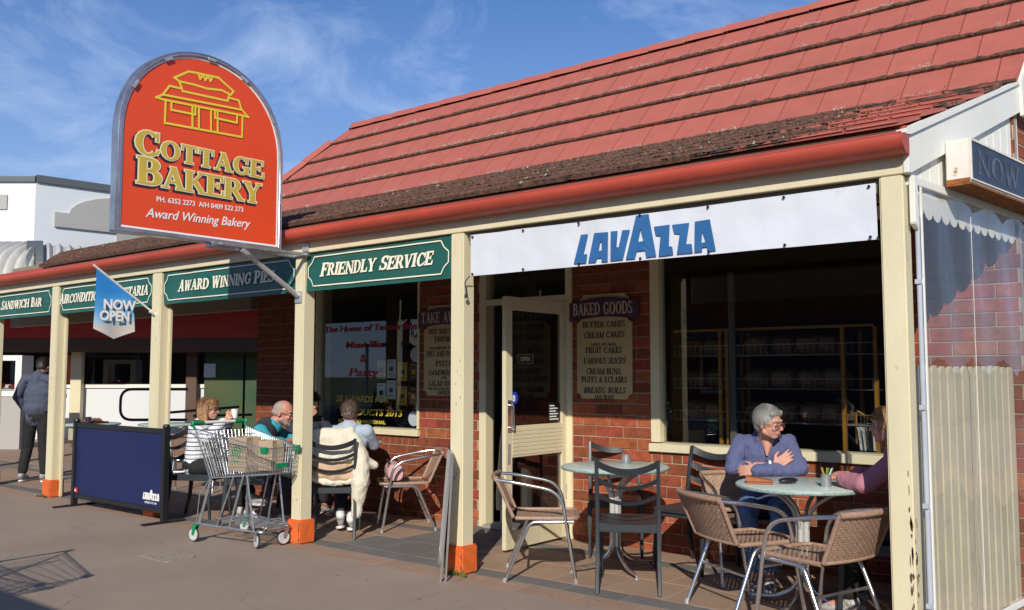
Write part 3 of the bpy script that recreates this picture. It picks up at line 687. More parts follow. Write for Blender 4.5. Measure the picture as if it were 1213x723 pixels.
def lay_roof(parent, y0, z0, slope, ncourses, gauge, xl_fn, xr_fn, mn, joined=None, offs=0.0, extra=None):
    ang = math.atan(slope); ca, sa = math.cos(ang), math.sin(ang)
    meshes = {}
    edges = []
    for c in range(ncourses):
        y = y0 + c*gauge*ca; z = z0 + c*gauge*sa
        yt = y + (gauge+.03)*ca
        xl, xr = xl_fn(y), xr_fn(y); xlt, xrt = xl_fn(yt), xr_fn(yt)
        x = xr; k = 0
        # count from the right so that the cut tile stands at the left
        x = -1.0 - (TW/2 if c % 2 else 0.0) + offs
        edges.append((y, z, xl, xr))
        while x > xl:
            a, b = x - TW, x
            if a > xr: x -= TW; continue
            a0, b0 = max(a, xl), min(b, xr); at, bt = max(a, xlt), min(b, xrt)
            if b0 - a0 > 0.03 and bt - at > -0.02:
                bt = max(bt, at + 0.004)
                mm = mn(x, c) if callable(mn) else mn
                key = (round(a0-x, 3), round(b0-x, 3), round(at-x, 3), round(bt-x, 3), mm)
                if key not in meshes: meshes[key] = tile_mesh('roof_tile', a0-x+.0016, b0-x-.0016, at-x+.0016, bt-x-.0016, gauge+.03, mm, seed=c)
                o = link('roof_tile', meshes[key], parent)
                rr = random.Random(int(x*977)+c)
                o.location = Vector((x, y, z + rr.uniform(-.001, .001))); o.rotation_euler = (ang + rr.uniform(-.002, .002), 0, rr.uniform(-.002, .002))
            x -= TW
    return edges
# low verandah roof: base sheet then tiles
LS = 0.360; LY, LZ = 4.795, 2.690
low_l = lambda y: -11.0 - (y - 4.72)*1.90
base = MB().hexa([(-11.0, 4.80, 2.60), (edge_x(4.80)-.02, 4.80, 2.60), (edge_x(6.56)-.02, 6.58, 3.22), (low_l(6.58), 6.58, 3.22)], [(-11.0, 4.80, 2.675), (edge_x(4.80)-.02, 4.80, 2.675), (edge_x(6.56)-.02, 6.58, 3.30), (low_l(6.58), 6.58, 3.30)])
vroof = part('verandah_roof', base, 'brown', bak, smooth=False)
gl_ = 1.87/6*1.0
lowedges = lay_roof(vroof, LY, LZ, LS, 6, 0.312, low_l, lambda y: edge_x(y)+.005, lambda x, c: 'tile' if (x < -9.6 and random.Random(int(x*53)+c*7).random() < .62) else 'tile_mossy' if (x < -2.0 or random.Random(int(x*91)+c).random() < .45) else 'tile')
part('flat_roof', MB().hexa([(-16.4, 4.85, 2.60), (-9.3, 4.85, 2.60), (-9.3, 6.56, 2.66), (-16.4, 6.56, 2.66)], [(-16.4, 4.85, 2.672), (-10.9, 4.85, 2.672), (-9.3, 6.56, 2.73), (-16.4, 6.56, 2.73)]), 'corrugated', bak, smooth=False)
# steep main roof
HS = 1.2; HY, HZ = 6.56, 3.315; RY = 7.66; RZ = HZ + (RY-HY)*HS
hip_l = lambda y: -9.86 + (y - HY)*0.95
mr_base = MB().hexa([(hip_l(HY), HY+.03, HZ-.02), (edge_x(HY)-.03, HY+.03, HZ-.02), (edge_x(RY)-.03, RY, RZ-.03), (hip_l(RY), RY, RZ-.03)],
                    [(hip_l(HY), HY+.2, HZ-.02), (edge_x(HY)-.03, HY+.2, HZ-.02), (edge_x(RY)-.03, RY+.02, RZ-.03), (hip_l(RY), RY+.02, RZ-.03)])
mroof = part('main_roof', mr_base, 'brown', bak, smooth=False)
highedges = lay_roof(mroof, HY-.02, HZ-.01, HS, 5, 0.335, hip_l, lambda y: edge_x(y)+.02, 'tile', offs=.11)
bk = MB().hexa([(-9.86, HY, HZ-.05), (-8.815, RY, RZ-.02), (-8.815, RY+.05, RZ-.02), (-9.86, 9.2, HZ-.05)], [(-9.80, HY+.05, HZ-.05), (-8.78, RY, RZ-.03), (-8.78, RY+.05, RZ-.03), (-9.8, 9.15, HZ-.05)])
bk.hexa([(-8.8, RY+.02, RZ-.06), (edge_x(RY), RY+.02, RZ-.06), (edge_x(RY)+.2, 10.5, 3.0), (-9.6, 10.5, 3.0)], [(-8.8, RY+.02, RZ-.02), (edge_x(RY), RY+.02, RZ-.02), (edge_x(RY)+.2, 10.52, 3.06), (-9.6, 10.52, 3.06)])
o_ = part('rear_slope', bk, 'tile', mroof, smooth=False); o_.location = (0,0,0)
def capmesh(L_, w_=0.115, h=0.06):
    q = MB(); pr_ = [(-w_, -0.055), (-w_*.55, .022), (0, h*.75), (w_*.55, .022), (w_, -0.055)]
    n = len(pr_); vs = []
    for y, k in ((0, 1.06), (0.02, 1.06), (L_, 1.0)):
        for a, b in pr_: vs.append((a*k, y, b*k + (0.008 if y < .03 else 0)))
    for y, k in ((0, 1.06), (L_, 1.0)):
        for a, b in pr_: vs.append((a*k*.86, y, b*k - .02))
    fs = []
    for r in range(2):
        for i in range(n-1): fs.append((r*n+i, r*n+i+1, (r+1)*n+i+1, (r+1)*n+i))
    for i in range(n-1): fs.append((i, 3*n+i, 3*n+i+1, i+1))
    for i in range(n-1): fs.append((2*n+i, 2*n+i+1, 4*n+i+1, 4*n+i))
    q.add(vs, fs); return q.mesh('ridge_cap', 'tile', smooth=False)
cm = capmesh(0.43)
def lay_caps(p0, p1, parent, step=0.40, side=None):
    p0 = Vector(p0); p1 = Vector(p1); d = p1-p0; n = int(d.length/step + (.99 if side is None else .25)); d.normalize()
    yv = d; zv = Vector((0,0,1)) if side is None else side; xv = yv.cross(zv).normalized(); zv = xv.cross(yv)
    for i in range(n):
        o = link('ridge_cap', cm, parent); o.matrix_local = Matrix.Translation(p0 + d*step*i) @ Matrix((xv, yv, zv)).transposed().to_4x4()
lay_caps((-8.80, RY-.01, RZ-.02), (edge_x(RY)-.1, RY-.01, RZ-.02), mroof)
lay_caps((-9.88, HY-.02, HZ+.02), (-8.94, RY-.10, RZ-.10), mroof, side=Vector((-.45, -.35, .8)))
# moss and lichen along the tile edges, heavy on the low roof
ms = MB(); lc = MB(); rm = random.Random(5)
def blob(mb, x, y, z, r, fl=0.8):
    a = rm.uniform(0, 3); vs = [(x + r*math.cos(a+i*PI/2)*rm.uniform(.7, 1.3), y + r*math.sin(a+i*PI/2)*rm.uniform(.7, 1.3), z - r*.25) for i in range(4)]
    mb.add(vs + [(x, y, z + r*fl)], [(0,1,4), (1,2,4), (2,3,4), (3,0,4)])
al = math.atan(LS)
def crust(edges, ang, th, k_in):
    for ci, (y, z, xl, xr) in enumerate(edges):
        n = int((xr-xl)/.022); ok = []; pts = []
        for i in range(n+1):
            x = xl + (xr-xl)*i/n
            a = mnoise.noise(Vector((x*2.2, ci*4.3, 1))); b = mnoise.noise(Vector((x*17, ci*2.1, 5)))
            top = th + .004 + .006*b; back = .012 + .016*max(0, a+.3) + .010*b
            ok.append(a + .5*b > -.62)
            c_, s_ = math.cos(ang), math.sin(ang)
            P = lambda u, h: (x, y + u*c_ - h*s_, z + u*s_ + h*c_)
            pts.append((P(-.010, .002), P(-.011, top*.8), P(.004, top+.002), P(back, top-.002)))
        for i in range(n):
            if ok[i] and ok[i+1]:
                k0 = len(ms.v); ms.v += list(pts[i]) + list(pts[i+1])
                for j in range(3): ms.f.append((k0+j, k0+4+j, k0+5+j, k0+j+1))
for ci, (y, z, xl, xr) in enumerate(lowedges):
    for k in range(6500):
        x = rm.uniform(xl, xr - .25); clump = mnoise.noise(Vector((x*1.7, ci*3.1, 0))) + .35 - (.9 if x < -9.8 else 0)
        if rm.random() > .85 + clump*.6: continue
        t = abs(rm.gauss(0, .13)) - .012
        if t > .3: continue
        fade = 1.0 if x < -1.9 else .6
        blob(ms if rm.random() < .985 else lc, x, y + t*math.cos(al), z + .038 - t*.09 + t*math.sin(al)*1.0, rm.uniform(.009, .024)*fade)
ah = math.atan(HS)
crust([e for e in highedges], ah, .036, 0)
crust([(y, z, xl, xr-.9+.4*math.sin(y*9)) for y, z, xl, xr in lowedges], al, .036, 0)
for ci, (y, z, xl, xr) in enumerate(highedges):
    for k in range(3600):
        x = rm.uniform(xl, xr - .03); cl = mnoise.noise(Vector((x*1.3, ci*5.3, 2)))
        if rm.random() > .85 + cl*.6: continue
        t = abs(rm.gauss(0, .008)) - .012
        lich = mnoise.noise(Vector((x*2.1, ci*7.7, 9))) > .16 and rm.random() < .6
        if ci == 0: t = abs(rm.gauss(0, .022)) - .012
        if lich: t = abs(rm.gauss(0, .02))
        blob(lc if lich else ms, x, y - .014 + t*math.cos(ah), z + .026 + t*math.sin(ah) + (.006 if lich else 0), rm.uniform(.007, .016))
o_ = tag(part('roof_moss', ms, 'moss', bak, smooth=False, recalc=False), kind='stuff')
o_ = tag(part('roof_lichen', lc, 'lichen', bak, smooth=False, recalc=False), kind='stuff')
# ------------------------------------------------------------------ skew end of the verandah
ED = Vector((0.131, 0.9914, 0)); EN = Vector((0.9914, -0.131, 0)); E0 = Vector((-1.328, 4.858, 0))
def EPt(s, z, off=0.0): return E0 + ED*s + EN*off + Vector((0,0,z))
def eslab(mb, poly, o0, o1): return mb.prism(poly, lambda a, b, d: tuple(EPt(a, b, d)), o0, o1)
part('barge_board', eslab(MB(), [(-0.01, 2.456), (0.02, 2.456), (1.80, 3.145), (1.80, 3.335), (0.0, 2.655), (-0.01, 2.645)], 0.0, 0.03), 'white_paint', bak, smooth=False, bev=0.003)
part('barge_capping', eslab(MB(), [(-0.06, 2.645), (0.0, 2.655), (1.72, 3.305), (1.72, 3.325), (-0.06, 2.672)], -0.01, 0.045), 'white_paint', bak, smooth=False)
part('steep_barge_board', eslab(MB(), [(1.74, 3.10), (1.86, 3.10), (2.95, 4.41), (2.95, 4.62), (2.86, 4.62), (1.72, 3.33)], 0.032, 0.055), 'white_paint', bak, smooth=False)
for k in range(14):                                              # tongue and groove boards under the barge board
    s0 = 0.09 + k*0.125; s1 = min(s0 + 0.121, 1.79)
    lo = 2.452; h0 = 2.456 + (s0-.02)*.387 + .03; h1 = 2.456 + (s1-.02)*.387 + .03
    part('gable_board', eslab(MB(), [(s0, lo), (s1, lo), (s1, h1), (s0, h0)], -0.022, -0.004), 'white_paint', bak, smooth=False, bev=0.003)
part('end_rail', eslab(MB(), [(0.06, 2.405), (1.80, 2.405), (1.80, 2.45), (0.06, 2.45)], -0.03, 0.022), 'white_paint', bak, smooth=False, bev=0.003)
part('end_stile', eslab(MB(), [(0.05, 2.20), (0.095, 2.17), (0.095, 2.452), (0.05, 2.452)], -0.0, 0.03), 'white_paint', bak, smooth=False, bev=0.004)
# conduit down the corner post
cd_ = MB().tube([tuple(EPt(.115, .0, .012)), tuple(EPt(.115, 2.30, .012))], 0.0125, 10)
cpz = part('conduit', cd_, 'conduit', bak)
sd_ = MB()
for z in (.25, .75, 1.25, 1.9, 2.25): sd_.obox(EPt(.115, z, .012), ED*.022, EN*.014, V(0,0,.012))
o_ = part('saddle_clip', sd_, 'conduit', cpz); o_.location = (0,0,0)
# side brick wall of the shop beyond the verandah
# scuffs and flaked paint with a shape of their own
rf = random.Random(21)
def flakes(pts, mt, name, parent, kind='stuff'):
    q = MB()
    for (o, u, v, w_, h_) in pts:
        o = Vector(o); u = Vector(u); v = Vector(v); K = 7; nn = u.cross(v)
        ring = [o + nn*.0 + u*(w_*math.cos(2*PI*i/K)*rf.uniform(.55, 1.2)) + v*(h_*math.sin(2*PI*i/K)*rf.uniform(.55, 1.2)) for i in range(K)]
        q.add(ring, [tuple(range(K))])
    f_ = part(name, q, mt, parent, smooth=False, recalc=False); tag(f_, kind=kind); return f_
pts = []
for k in range(60):
    z = abs(rf.gauss(0, .38)) + .04
    if z > 1.3: continue
    h = rf.uniform(.006, .035)
    if rf.random() < .5: pts.append(((-1.336-.010-abs(rf.gauss(0,.006)), 4.8565, z), (1,0,0), (0,0,1), rf.uniform(.002, .008), h))
    else: pts.append(((-1.3345, 4.870+abs(rf.gauss(0,.02)), z), (0,1,0), (0,0,1), rf.uniform(.003, .012), h))
for (x, zc) in ((-10.90, 1.2), (-6.29, .35), (-4.45, .5), (-4.44, 1.4), (-8.6, 1.9)):
    for k in range(7): pts.append(((x+rf.uniform(-.03, .03), 4.8565, zc+rf.uniform(-.25, .25)), (1,0,0), (0,0,1), rf.uniform(.0015, .004), rf.uniform(.004, .018)))
flakes(pts, 'brown', 'flaked_paint', bak)
pts = []
for a, b, _m in posts[1:5]:
    for k in range(26):
        z = rf.uniform(.012, .185)
        r_ = rf.random()
        if r_ < .6: pts.append(((b+.022-.008-abs(rf.gauss(0,.004)), 4.8345, z), (1,0,0), (0,0,1), rf.uniform(.002, .006), rf.uniform(.004, .018)))
        elif r_ < .8: pts.append(((rf.uniform(a, b), 4.8345, z), (1,0,0), (0,0,1), rf.uniform(.002, .006), rf.uniform(.002, .006)))
        else: pts.append(((b+.0235, 4.845+rf.uniform(0, .15), z), (0,1,0), (0,0,1), rf.uniform(.002, .007), rf.uniform(.002, .010)))
flakes(pts, 'concrete_patch', 'scuffed_paint', bak)
# hairline cracks and bits of litter on the footpath
q = MB()
for (x, y, ang, n_) in ((-5.2, 3.6, .3, 26), (-7.6, 4.2, -.2, 22), (-4.2, 4.1, 1.1, 14), (-9.5, 3.9, .5, 24), (-5.9, 2.9, -.6, 16)):
    p = Vector((x, y, .0022)); an = ang; prev = None
    for i in range(n_):
        an += rf.uniform(-.5, .5); an = an*.9 + ang*.1; d = Vector((math.cos(an), math.sin(an), 0)); s_ = Vector((-d.y, d.x, 0))*rf.uniform(.0004, .0013)
        p2 = p + d*.045; 
        if prev: q.add([prev[0], prev[1], p2+s_, p2-s_], [(0,1,2,3)])
        prev = (p2-s_, p2+s_); p = p2
tag(part('footpath_crack', q, 'interior_dark', smooth=False, recalc=False), kind='structure')
q = MB()
for k in range(240):
    x, y = rf.uniform(-12, -2.6), rf.choice([rf.uniform(2.4, 4.7), rf.gauss(4.78, .06), rf.uniform(4.8, 6.4)]); r = rf.uniform(.003, .011); a = rf.uniform(0, 3)
    q.add([(x+r*math.cos(a), y+r*math.sin(a), .0025), (x-r*math.sin(a)*.5, y+r*math.cos(a)*.5, .006), (x-r*math.cos(a), y-r*math.sin(a), .0025), (x+r*math.sin(a)*.5, y-r*math.cos(a)*.5, .004)], [(0,1,2,3)])
lt = tag(part('litter', q, 'brown', smooth=False, recalc=False), 'scattered crumbs and leaf bits on the footpath', None, kind='stuff')
sw = MB(); eslab(sw, [(1.80, -.3), (5.2, -.3), (5.2, 3.3), (3.02, 4.56), (2.90, 4.60), (1.80, 3.24)], -0.24, -0.012)
swall = part('side_wall', sw, 'mortar', bak, smooth=False)
eq = ED.to_track_quat('X', 'Z'); erot = Matrix((ED, -EN, Vector((0,0,1)))).transposed().to_euler()
nb_ = 0
for c in range(48):
    z = Z0 + c*CO; s = 1.80 - (ST/2 if c % 2 else 0)
    for k in range(5):
        a = max(s, 1.80); b = s + BL
        top = 3.24 + (a-1.8)*1.236
        if b - a > .05 and z + .08 < top - .02 and nb_ < 290:
            o = link('brick', brick_mesh(round(b-a, 2) if b-a < .25 else .258, .0815, rb.randint(0, 4)), swall); nb_ += 1
            o.location = EPt(a, z+.005, -.008); o.rotation_euler = erot
        s += ST
# ------------------------------------------------------------------ picket screen and clear roll-down blind
pk = thing('picket_screen', 'cream timber picket screen closing the right end of the verandah behind a clear blind', 'fence', tuple(EPt(.9, 0)), world=True)
pm = {}
for k in range(15):
    s0 = .165 + k*.1065; w_ = 0.098
    q = MB()
    poly = [(0, .02), (w_, .02), (w_, 1.385)] + [(w_/2 + (w_/2)*math.cos(a), 1.385 + .085*math.sin(a)) for a in (R_(25), R_(55), R_(75), R_(105), R_(125), R_(155))] + [(0, 1.385)]
    if not pm: pm[0] = MB().prism(poly, lambda a, b, d: (a, d, b), 0, .018).mesh('picket', 'picket', smooth=False)
    if k == 0:
        b_m = bmesh.new(); b_m.from_mesh(pm[0]); bmesh.ops.bevel(b_m, geom=[e for e in b_m.edges if abs(e.verts[0].co.z-e.verts[1].co.z) > .5], offset=.011, segments=1, affect='EDGES'); b_m.to_mesh(pm[0]); b_m.free()
    o = link('picket', pm[0], pk); o.location = Vector(EPt(s0, random.uniform(-.004, .004), -.045)) - Vector(pk.location); o.rotation_euler = erot
    o.rotation_euler.y += random.uniform(-.003, .003)
rails = MB()
for z in (.30, 1.22): rails.obox(EPt(.95, z, -.085), ED*.80, EN*.018, V(0,0,.04))
part('fence_rail', rails, 'picket', pk, smooth=False)
bl = thing('clear_blind', 'clear plastic roll-down blind with scalloped cloth valance at the verandah end', 'blind', tuple(EPt(.9, 0, .03)), world=True)
K = 20; vs = []; fs = []
for i in range(K+1):
    for j in range(13):
        s = .125 + (1.765-.125)*i/K; z = .06 + 2.34*j/12
        vs.append(tuple(EPt(s, z, .022 + .006*math.sin(i*1.1+j*.5) + .004*math.sin(j*1.7))))
for i in range(K):
    for j in range(12): a = i*13+j; fs.append((a, a+13, a+14, a+1))
part('blind_sheet', MB().add(vs, fs), 'clear_blind', bl, recalc=False)
eb = MB(); eb.obox(EPt(.128, 1.23, .030), ED*.006, EN*.004, V(0,0,1.17)); eb.obox(EPt(1.762, 1.23, .030), ED*.006, EN*.004, V(0,0,1.17)); eb.obox(EPt(.945, .05, .030), ED*.82, EN*.010, V(0,0,.014))
eb.obox(EPt(.82, 1.23, .028), ED*.0015, EN*.001, V(0,0,1.17))
part('edge_tape', eb, 'white_paint', bl, smooth=False)
vl = MB(); n = 14; wS = 1.64/n
for k in range(n):
    s0 = .125 + k*wS
    poly = [(s0+.002, 2.40), (s0+.002, 2.30)] + [(s0 + wS/2 - (wS/2-.003)*math.cos(a), 2.30 - .055*math.sin(a)) for a in (R_(20), R_(50), R_(90), R_(130), R_(160))] + [(s0+wS-.002, 2.30), (s0+wS-.002, 2.40)]
    vl.prism(poly, lambda a, b, d: tuple(EPt(a, b, d)), -.006 + .002*(k % 2), -.003+.002*(k % 2))
part('scalloped_valance', vl, 'valance', bl, smooth=False)
# rusty light box under the barge board
lb = thing('shop_light_box', 'old navy and white light box sign with a rusty underside on the gable end', 'sign', tuple(EPt(.47, 2.45, .03)), world=True)
q = MB()
def ebox(mb, s0, s1, z0, z1, o0, o1): return eslab(mb, [(s0, z0), (s1, z0), (s1, z1), (s0, z1)], o0, o1)
ebox(q, .466, 2.9, 2.455, 2.70, .032, .160)
part('case', q, 'rusty_white', lb, smooth=False, bev=0.006)
q = MB(); ebox(q, .468, 2.898, 2.470, 2.478, .159, .168); ebox(q, .468, 2.898, 2.687, 2.699, .159, .168); ebox(q, .468, .480, 2.478, 2.687, .159, .168)
part('face_trim', q, 'rusty_white', lb, smooth=False)
q = MB(); ebox(q, .480, 2.895, 2.478, 2.687, .1605, .163); part('face_panel', q, 'navy_face', lb, smooth=False)
q = MB(); ebox(q, .462, 2.9, 2.446, 2.4535, .030, .164); ebox(q, .4635, .4655, 2.456, 2.482, .034, .158); part('rusted_underside', q, 'rust', lb, smooth=False)
part('sign_lettering', serif('NOW OPEN', .135, frame(EPt(.56, 2.515, .1645), ED, (0,0,1)), width=1.55), 'faded_letter', lb, smooth=False, recalc=False)
# ================================================================== BANNERS AND SIGNS
def cloth(x0, x1, z0, z1, y, nx, nz, amp, seed, sag=0.006):
    vs = []; fs = []
    for i in range(nx+1):
        for j in range(nz+1):
            u = i/nx; v = j/nz; x = x0 + (x1-x0)*u; z = z0 + (z1-z0)*v
            w_ = amp*mnoise.noise(Vector((x*2.3, z*4, seed))) + amp*.6*mnoise.noise(Vector((x*7, z*5, seed+3)))
            zz = z - sag*math.sin(u*PI) * v + .5*amp*mnoise.noise(Vector((x*3, seed, 0))) * (1 if j == nz else .4)
            vs.append((x, y + w_, zz))
    for i in range(nx):
        for j in range(nz): a = i*(nz+1)+j; fs.append((a, a+nz+1, a+nz+2, a+1))
    return MB().add(vs, fs)
def warp(me, y, amp, seed):
    """let print follow the cloth it is on"""
    for v in me.vertices:
        x, z = v.co.x, v.co.z
        v.co.y += amp*mnoise.noise(Vector((x*2.3, z*4, seed))) + amp*.6*mnoise.noise(Vector((x*7, z*5, seed+3)))
    return me
# white banner with the blue coffee name
vb = thing('banner', 'long white vinyl banner with blue LAVAZZA lettering under the verandah beam', 'banner', (-2.9, 4.865, 2.12), world=True)
part('banner_sheet', cloth(-4.335, -1.475, 2.128, 2.428, 4.872, 90, 8, .010, 1.0), 'white_vinyl', vb, recalc=False)
lm = curve_mesh(LAV, frame((-2.9, 4.861, 2.27), (1,0,0), (0,0,1)), 'blue_letter')
link('logo_lettering', warp(lm, 4.861, .010, 1.0), vb)
for k in range(7):
    for z in (2.142, 2.412): part('eyelet', MB().tube([(-4.31 + k*.467, 4.866, z), (-4.31 + k*.467, 4.856, z)], .0075, 10), 'black_metal', vb)
part('cord', MB().tube(fillet([(-4.33, 4.866, 2.41), (-4.355, 4.86, 2.435), (-4.37, 4.87, 2.456)], .01), .003, 6).tube(fillet([(-4.335, 4.866, 2.13), (-4.37, 4.85, 2.09), (-4.35, 4.845, 1.98)], .02), .004, 6).tube([(-4.36,4.845,1.97),(-4.35,4.845,2.0)], .010, 6).tube([(-1.475, 4.87, 2.14), (-1.462, 4.855, 2.12)], .004, 6), 'rubber', vb)
def green_banner(x0, x1, text, tx0, tx1, label, seed, cap=.100, words=None):
    b = thing('banner', label, 'banner', ((x0+x1)/2, 4.88, 2.12), group=None, world=True)
    part('banner_sheet', cloth(x0, x1, 2.125, 2.445, 4.882, int((x1-x0)*30), 8, .012, seed), 'green', b, recalc=False)
    bd = MB(); t = .010; m0 = .05; zz0, zz1 = 2.165, 2.415; cxn = .075; y_ = 4.8715
    def seg(xa, za, xb, zb):
        n = max(1, int(abs(xb-xa)/.06)); d = Vector((xb-xa, 0, zb-za)).normalized(); nrm = Vector((-d.z, 0, d.x))*t/2
        for i in range(n):
            a = Vector((xa + (xb-xa)*i/n, y_, za + (zb-za)*i/n)); c_ = Vector((xa + (xb-xa)*(i+1)/n, y_, za + (zb-za)*(i+1)/n))
            bd.add([a-nrm, c_-nrm, c_+nrm, a+nrm], [(0,1,2,3)])
    X0, X1 = x0+m0*.6, x1-m0*.6
    seg(X0+cxn, zz0, X1-cxn, zz0); seg(X0+cxn, zz1, X1-cxn, zz1)
    for s_, X in ((1, X0), (-1, X1)):
        seg(X, zz0+.085, X, zz1-.085); seg(X, zz1-.085, X+s_*.045, zz1-.05); seg(X+s_*.045, zz1-.05, X+s_*cxn, zz1)
        seg(X, zz0+.085, X+s_*.045, zz0+.05); seg(X+s_*.045, zz0+.05, X+s_*cxn, zz0)
    link('border_line', warp(bd.mesh('border_line', 'letter_cream', smooth=False, recalc=False), y_, .012, seed), b)
    G = GLY
    sm = serif(text, cap, frame((tx0, 4.8705, 2.243), (1,0,0), (0,0,1)), slant=.22, width=tx1-tx0, big=1.10, jit=.03, grow=.024)
    link('lettering', warp(sm.mesh('lettering', 'letter_cream', smooth=False, recalc=False), 0, .012, seed), b)
    return b
green_banner(-6.222, -4.525, 'FRIENDLY SERVICE', -6.03, -4.72, 'green banner reading FRIENDLY SERVICE beside the white banner', 5.0)
green_banner(-8.52, -6.360, 'AWARD WINNING PIES', -8.23, -6.67, 'green banner reading AWARD WINNING PIES half in the shade of the arched sign', 9.0)
green_banner(-10.79, -8.705, 'AIRCONDITIONED CAFETARIA', -10.78, -8.80, 'green banner reading AIRCONDITIONED CAFETARIA behind the blue flag', 13.0)
green_banner(-12.98, -10.96, 'SANDWICH BAR', -12.42, -11.25, 'green banner reading SANDWICH BAR at the left edge', 17.0)
part_cords = MB()
# projecting arched sign
sg = thing('arched_sign', 'tall orange arch-topped sign reading COTTAGE BAKERY in a chrome frame above the gutter', 'sign', (-6.34, 3.93, 2.45), world=True)
YC, YH, ZB, ZS, ZA = 3.93, .725, 2.452, 3.205, 3.945
def arch(ins, n=26):
    p = [(YC-YH+ins, ZB+ins), (YC+YH-ins, ZB+ins)]
    for i in range(n+1):
        a = PI*i/n; p.append((YC + (YH-ins)*math.cos(a), ZS + (ZA-ZS-ins)*math.sin(a)**.92 if 0 < i < n else ZS))
    return p
def SX(a, b, d): return (d, a, b)
outer = arch(0); inner = arch(.034); nO = len(outer)
q = MB()
for p, r in ((outer, 0), ):
    vs = []
    for d in (-6.365, -6.275): vs += [SX(a, b, d) for a, b in outer] + [SX(a, b, d) for a, b in inner]
    n = nO; fs = []
    for i in range(n):
        j = (i+1) % n
        fs += [(i, j, 2*n+j, 2*n+i), (n+i, 3*n+i, 3*n+j, n+j), (2*n+i, 2*n+j, 3*n+j, 3*n+i), (i, n+i, n+j, j)]
    q.add(vs, fs)
part('frame', q, 'sign_frame', sg, bev=0.006)
q = MB()
for a, b in ((outer, -6.275), (outer, -6.365)):
    pass
q.tube([SX(a, b, -6.283) for a, b in arch(.008)], .010, 8, closed=True).tube([SX(a, b, -6.358) for a, b in arch(.010)], .013, 8, closed=True)
part('frame_tube', q, 'sign_frame', sg)
part('panel', MB().prism(inner, SX, -6.35, -6.292), 'sign_orange', sg, smooth=False)
wr = MB(); i1 = arch(.036); i2 = arch(.050); vs = [SX(a, b, -6.2905) for a, b in i1] + [SX(a, b, -6.2905) for a, b in i2]; n = len(i1)
wr.add(vs, [(i, (i+1) % n, n+(i+1) % n, n+i) for i in range(n)])
part('border_line', wr, 'white_print', sg, smooth=False, recalc=False)
cl_ = MB()
for k, a in enumerate((R_(30), R_(62), R_(88), R_(120), R_(150))):
    c = Vector((-6.274, YC + (YH-.03)*math.cos(a), ZS + (ZA-ZS-.03)*math.sin(a))); t = Vector((0, -math.sin(a), math.cos(a)*1.0)).normalized()
    cl_.obox(c, t*.035, t.cross(V(1,0,0))*.010, V(.004,0,0))
part('frame_clip', cl_, 'alu_dull', sg, smooth=False)
FX = lambda y, z, x=-6.289: frame((x, y, z), (0,1,0), (0,0,1))
PIE = [[(3.642, 3.691), (3.76, 3.771), (3.835, 3.778), (4.024, 3.79), (4.165, 3.713), (4.14, 3.679), (4.057, 3.695), (3.925, 3.676), (3.81, 3.679), (3.684, 3.673), (3.642, 3.691)], [(3.684, 3.673), (3.714, 3.603), (4.112, 3.621), (4.125, 3.676)], [(3.842, 3.776), (3.861, 3.738), (3.885, 3.778), (3.908, 3.741), (3.929, 3.779), (3.952, 3.745), (3.973, 3.785)], [(3.699, 3.619), (3.604, 3.617), (3.55, 3.535), (3.498, 3.502), (3.554, 3.498), (4.252, 3.532), (4.307, 3.531), (4.24, 3.581), (4.213, 3.648), (4.126, 3.649)], [(3.55, 3.535), (4.24, 3.577)], [(3.574, 3.499), (3.573, 3.321), (4.252, 3.352), (4.252, 3.532)], [(3.621, 3.497), (3.623, 3.434), (3.824, 3.442), (3.825, 3.513)], [(3.798, 3.507), (3.803, 3.34)], [(3.855, 3.51), (3.859, 3.341)], [(3.961, 3.516), (3.966, 3.342)], [(4.02, 3.519), (4.025, 3.348)], [(3.995, 3.516), (4.001, 3.455), (4.2, 3.459), (4.201, 3.527)]]
q = MB(); lay = 0
for ln in PIE:
    for i in range(len(ln)-1):
        a = Vector((0,) + ln[i]); b = Vector((0,) + ln[i+1]); d = (b-a).normalized(); nn = Vector((0, -d.z, d.y))*.0085; lay += .00015
        x = Vector((-6.2900 + lay, 0, 0)); a = a - d*.0085; b = b + d*.0085
        q.add([x+a-nn, x+b-nn, x+b+nn, x+a+nn], [(0,1,2,3)])
part('pie_shop_drawing', q, 'sign_yellow', sg, smooth=False, recalc=False)
for mname, mt, g, dy, dz, lay in (('letter_shadow', 'ink_dark', .055, -.016, -.016, .0004), ('letter_outline', 'pale_yellow', .048, 0, 0, .0022), ('letter_face', 'gold', .004, 0, 0, .0040)):
    q = MB()
    for s, y0, z0, h, wd, bg_, in (('COTTAGE', 3.335, 3.045, .142, 1.14, 1.32), ('BAKERY', 3.365, 2.828, .165, 1.09, 1.22)):
        qq = serif(s, h, FX(y0+dy, z0+dz), width=wd, big=bg_, grow=g, depth=lay, G=GLY); q.add(qq.v, qq.f)
    o_ = part(mname, q, mt, sg, smooth=False, recalc=False)
o_ = link('telephone_lettering', text_mesh('PH. 6352 2273  A/H 0409 522 273', .056, frame((-6.289, 3.525, 2.712), (0,1,.035), (0,-.035,1)), 'white_print', bold=.0006, xs=.965), sg)
o_ = link('slogan_lettering', text_mesh('Award Winning Bakery', .098, frame((-6.289, 3.445, 2.585), (0,1,.035), (0,-.035,1)), 'white_print', bold=.0008, xs=.965, shear=.32), sg)
br = MB()
br.obox((-6.34, 4.62, 2.435), (.02,0,0), (0,.60,0), (0,0,.014)); br.obox((-6.20, 4.40, 2.440), (.02,0,0), (0,.45,0), (0,0,.012))
br.obox((-6.27, 4.02, 2.438), (.12,0,0), (0,.015,0), (0,0,.010)); br.obox((-6.27, 4.84, 2.438), (.12,0,0), (0,.015,0), (0,0,.010))
part('bracket_arm', br, 'steel', sg, smooth=False, bev=.003)
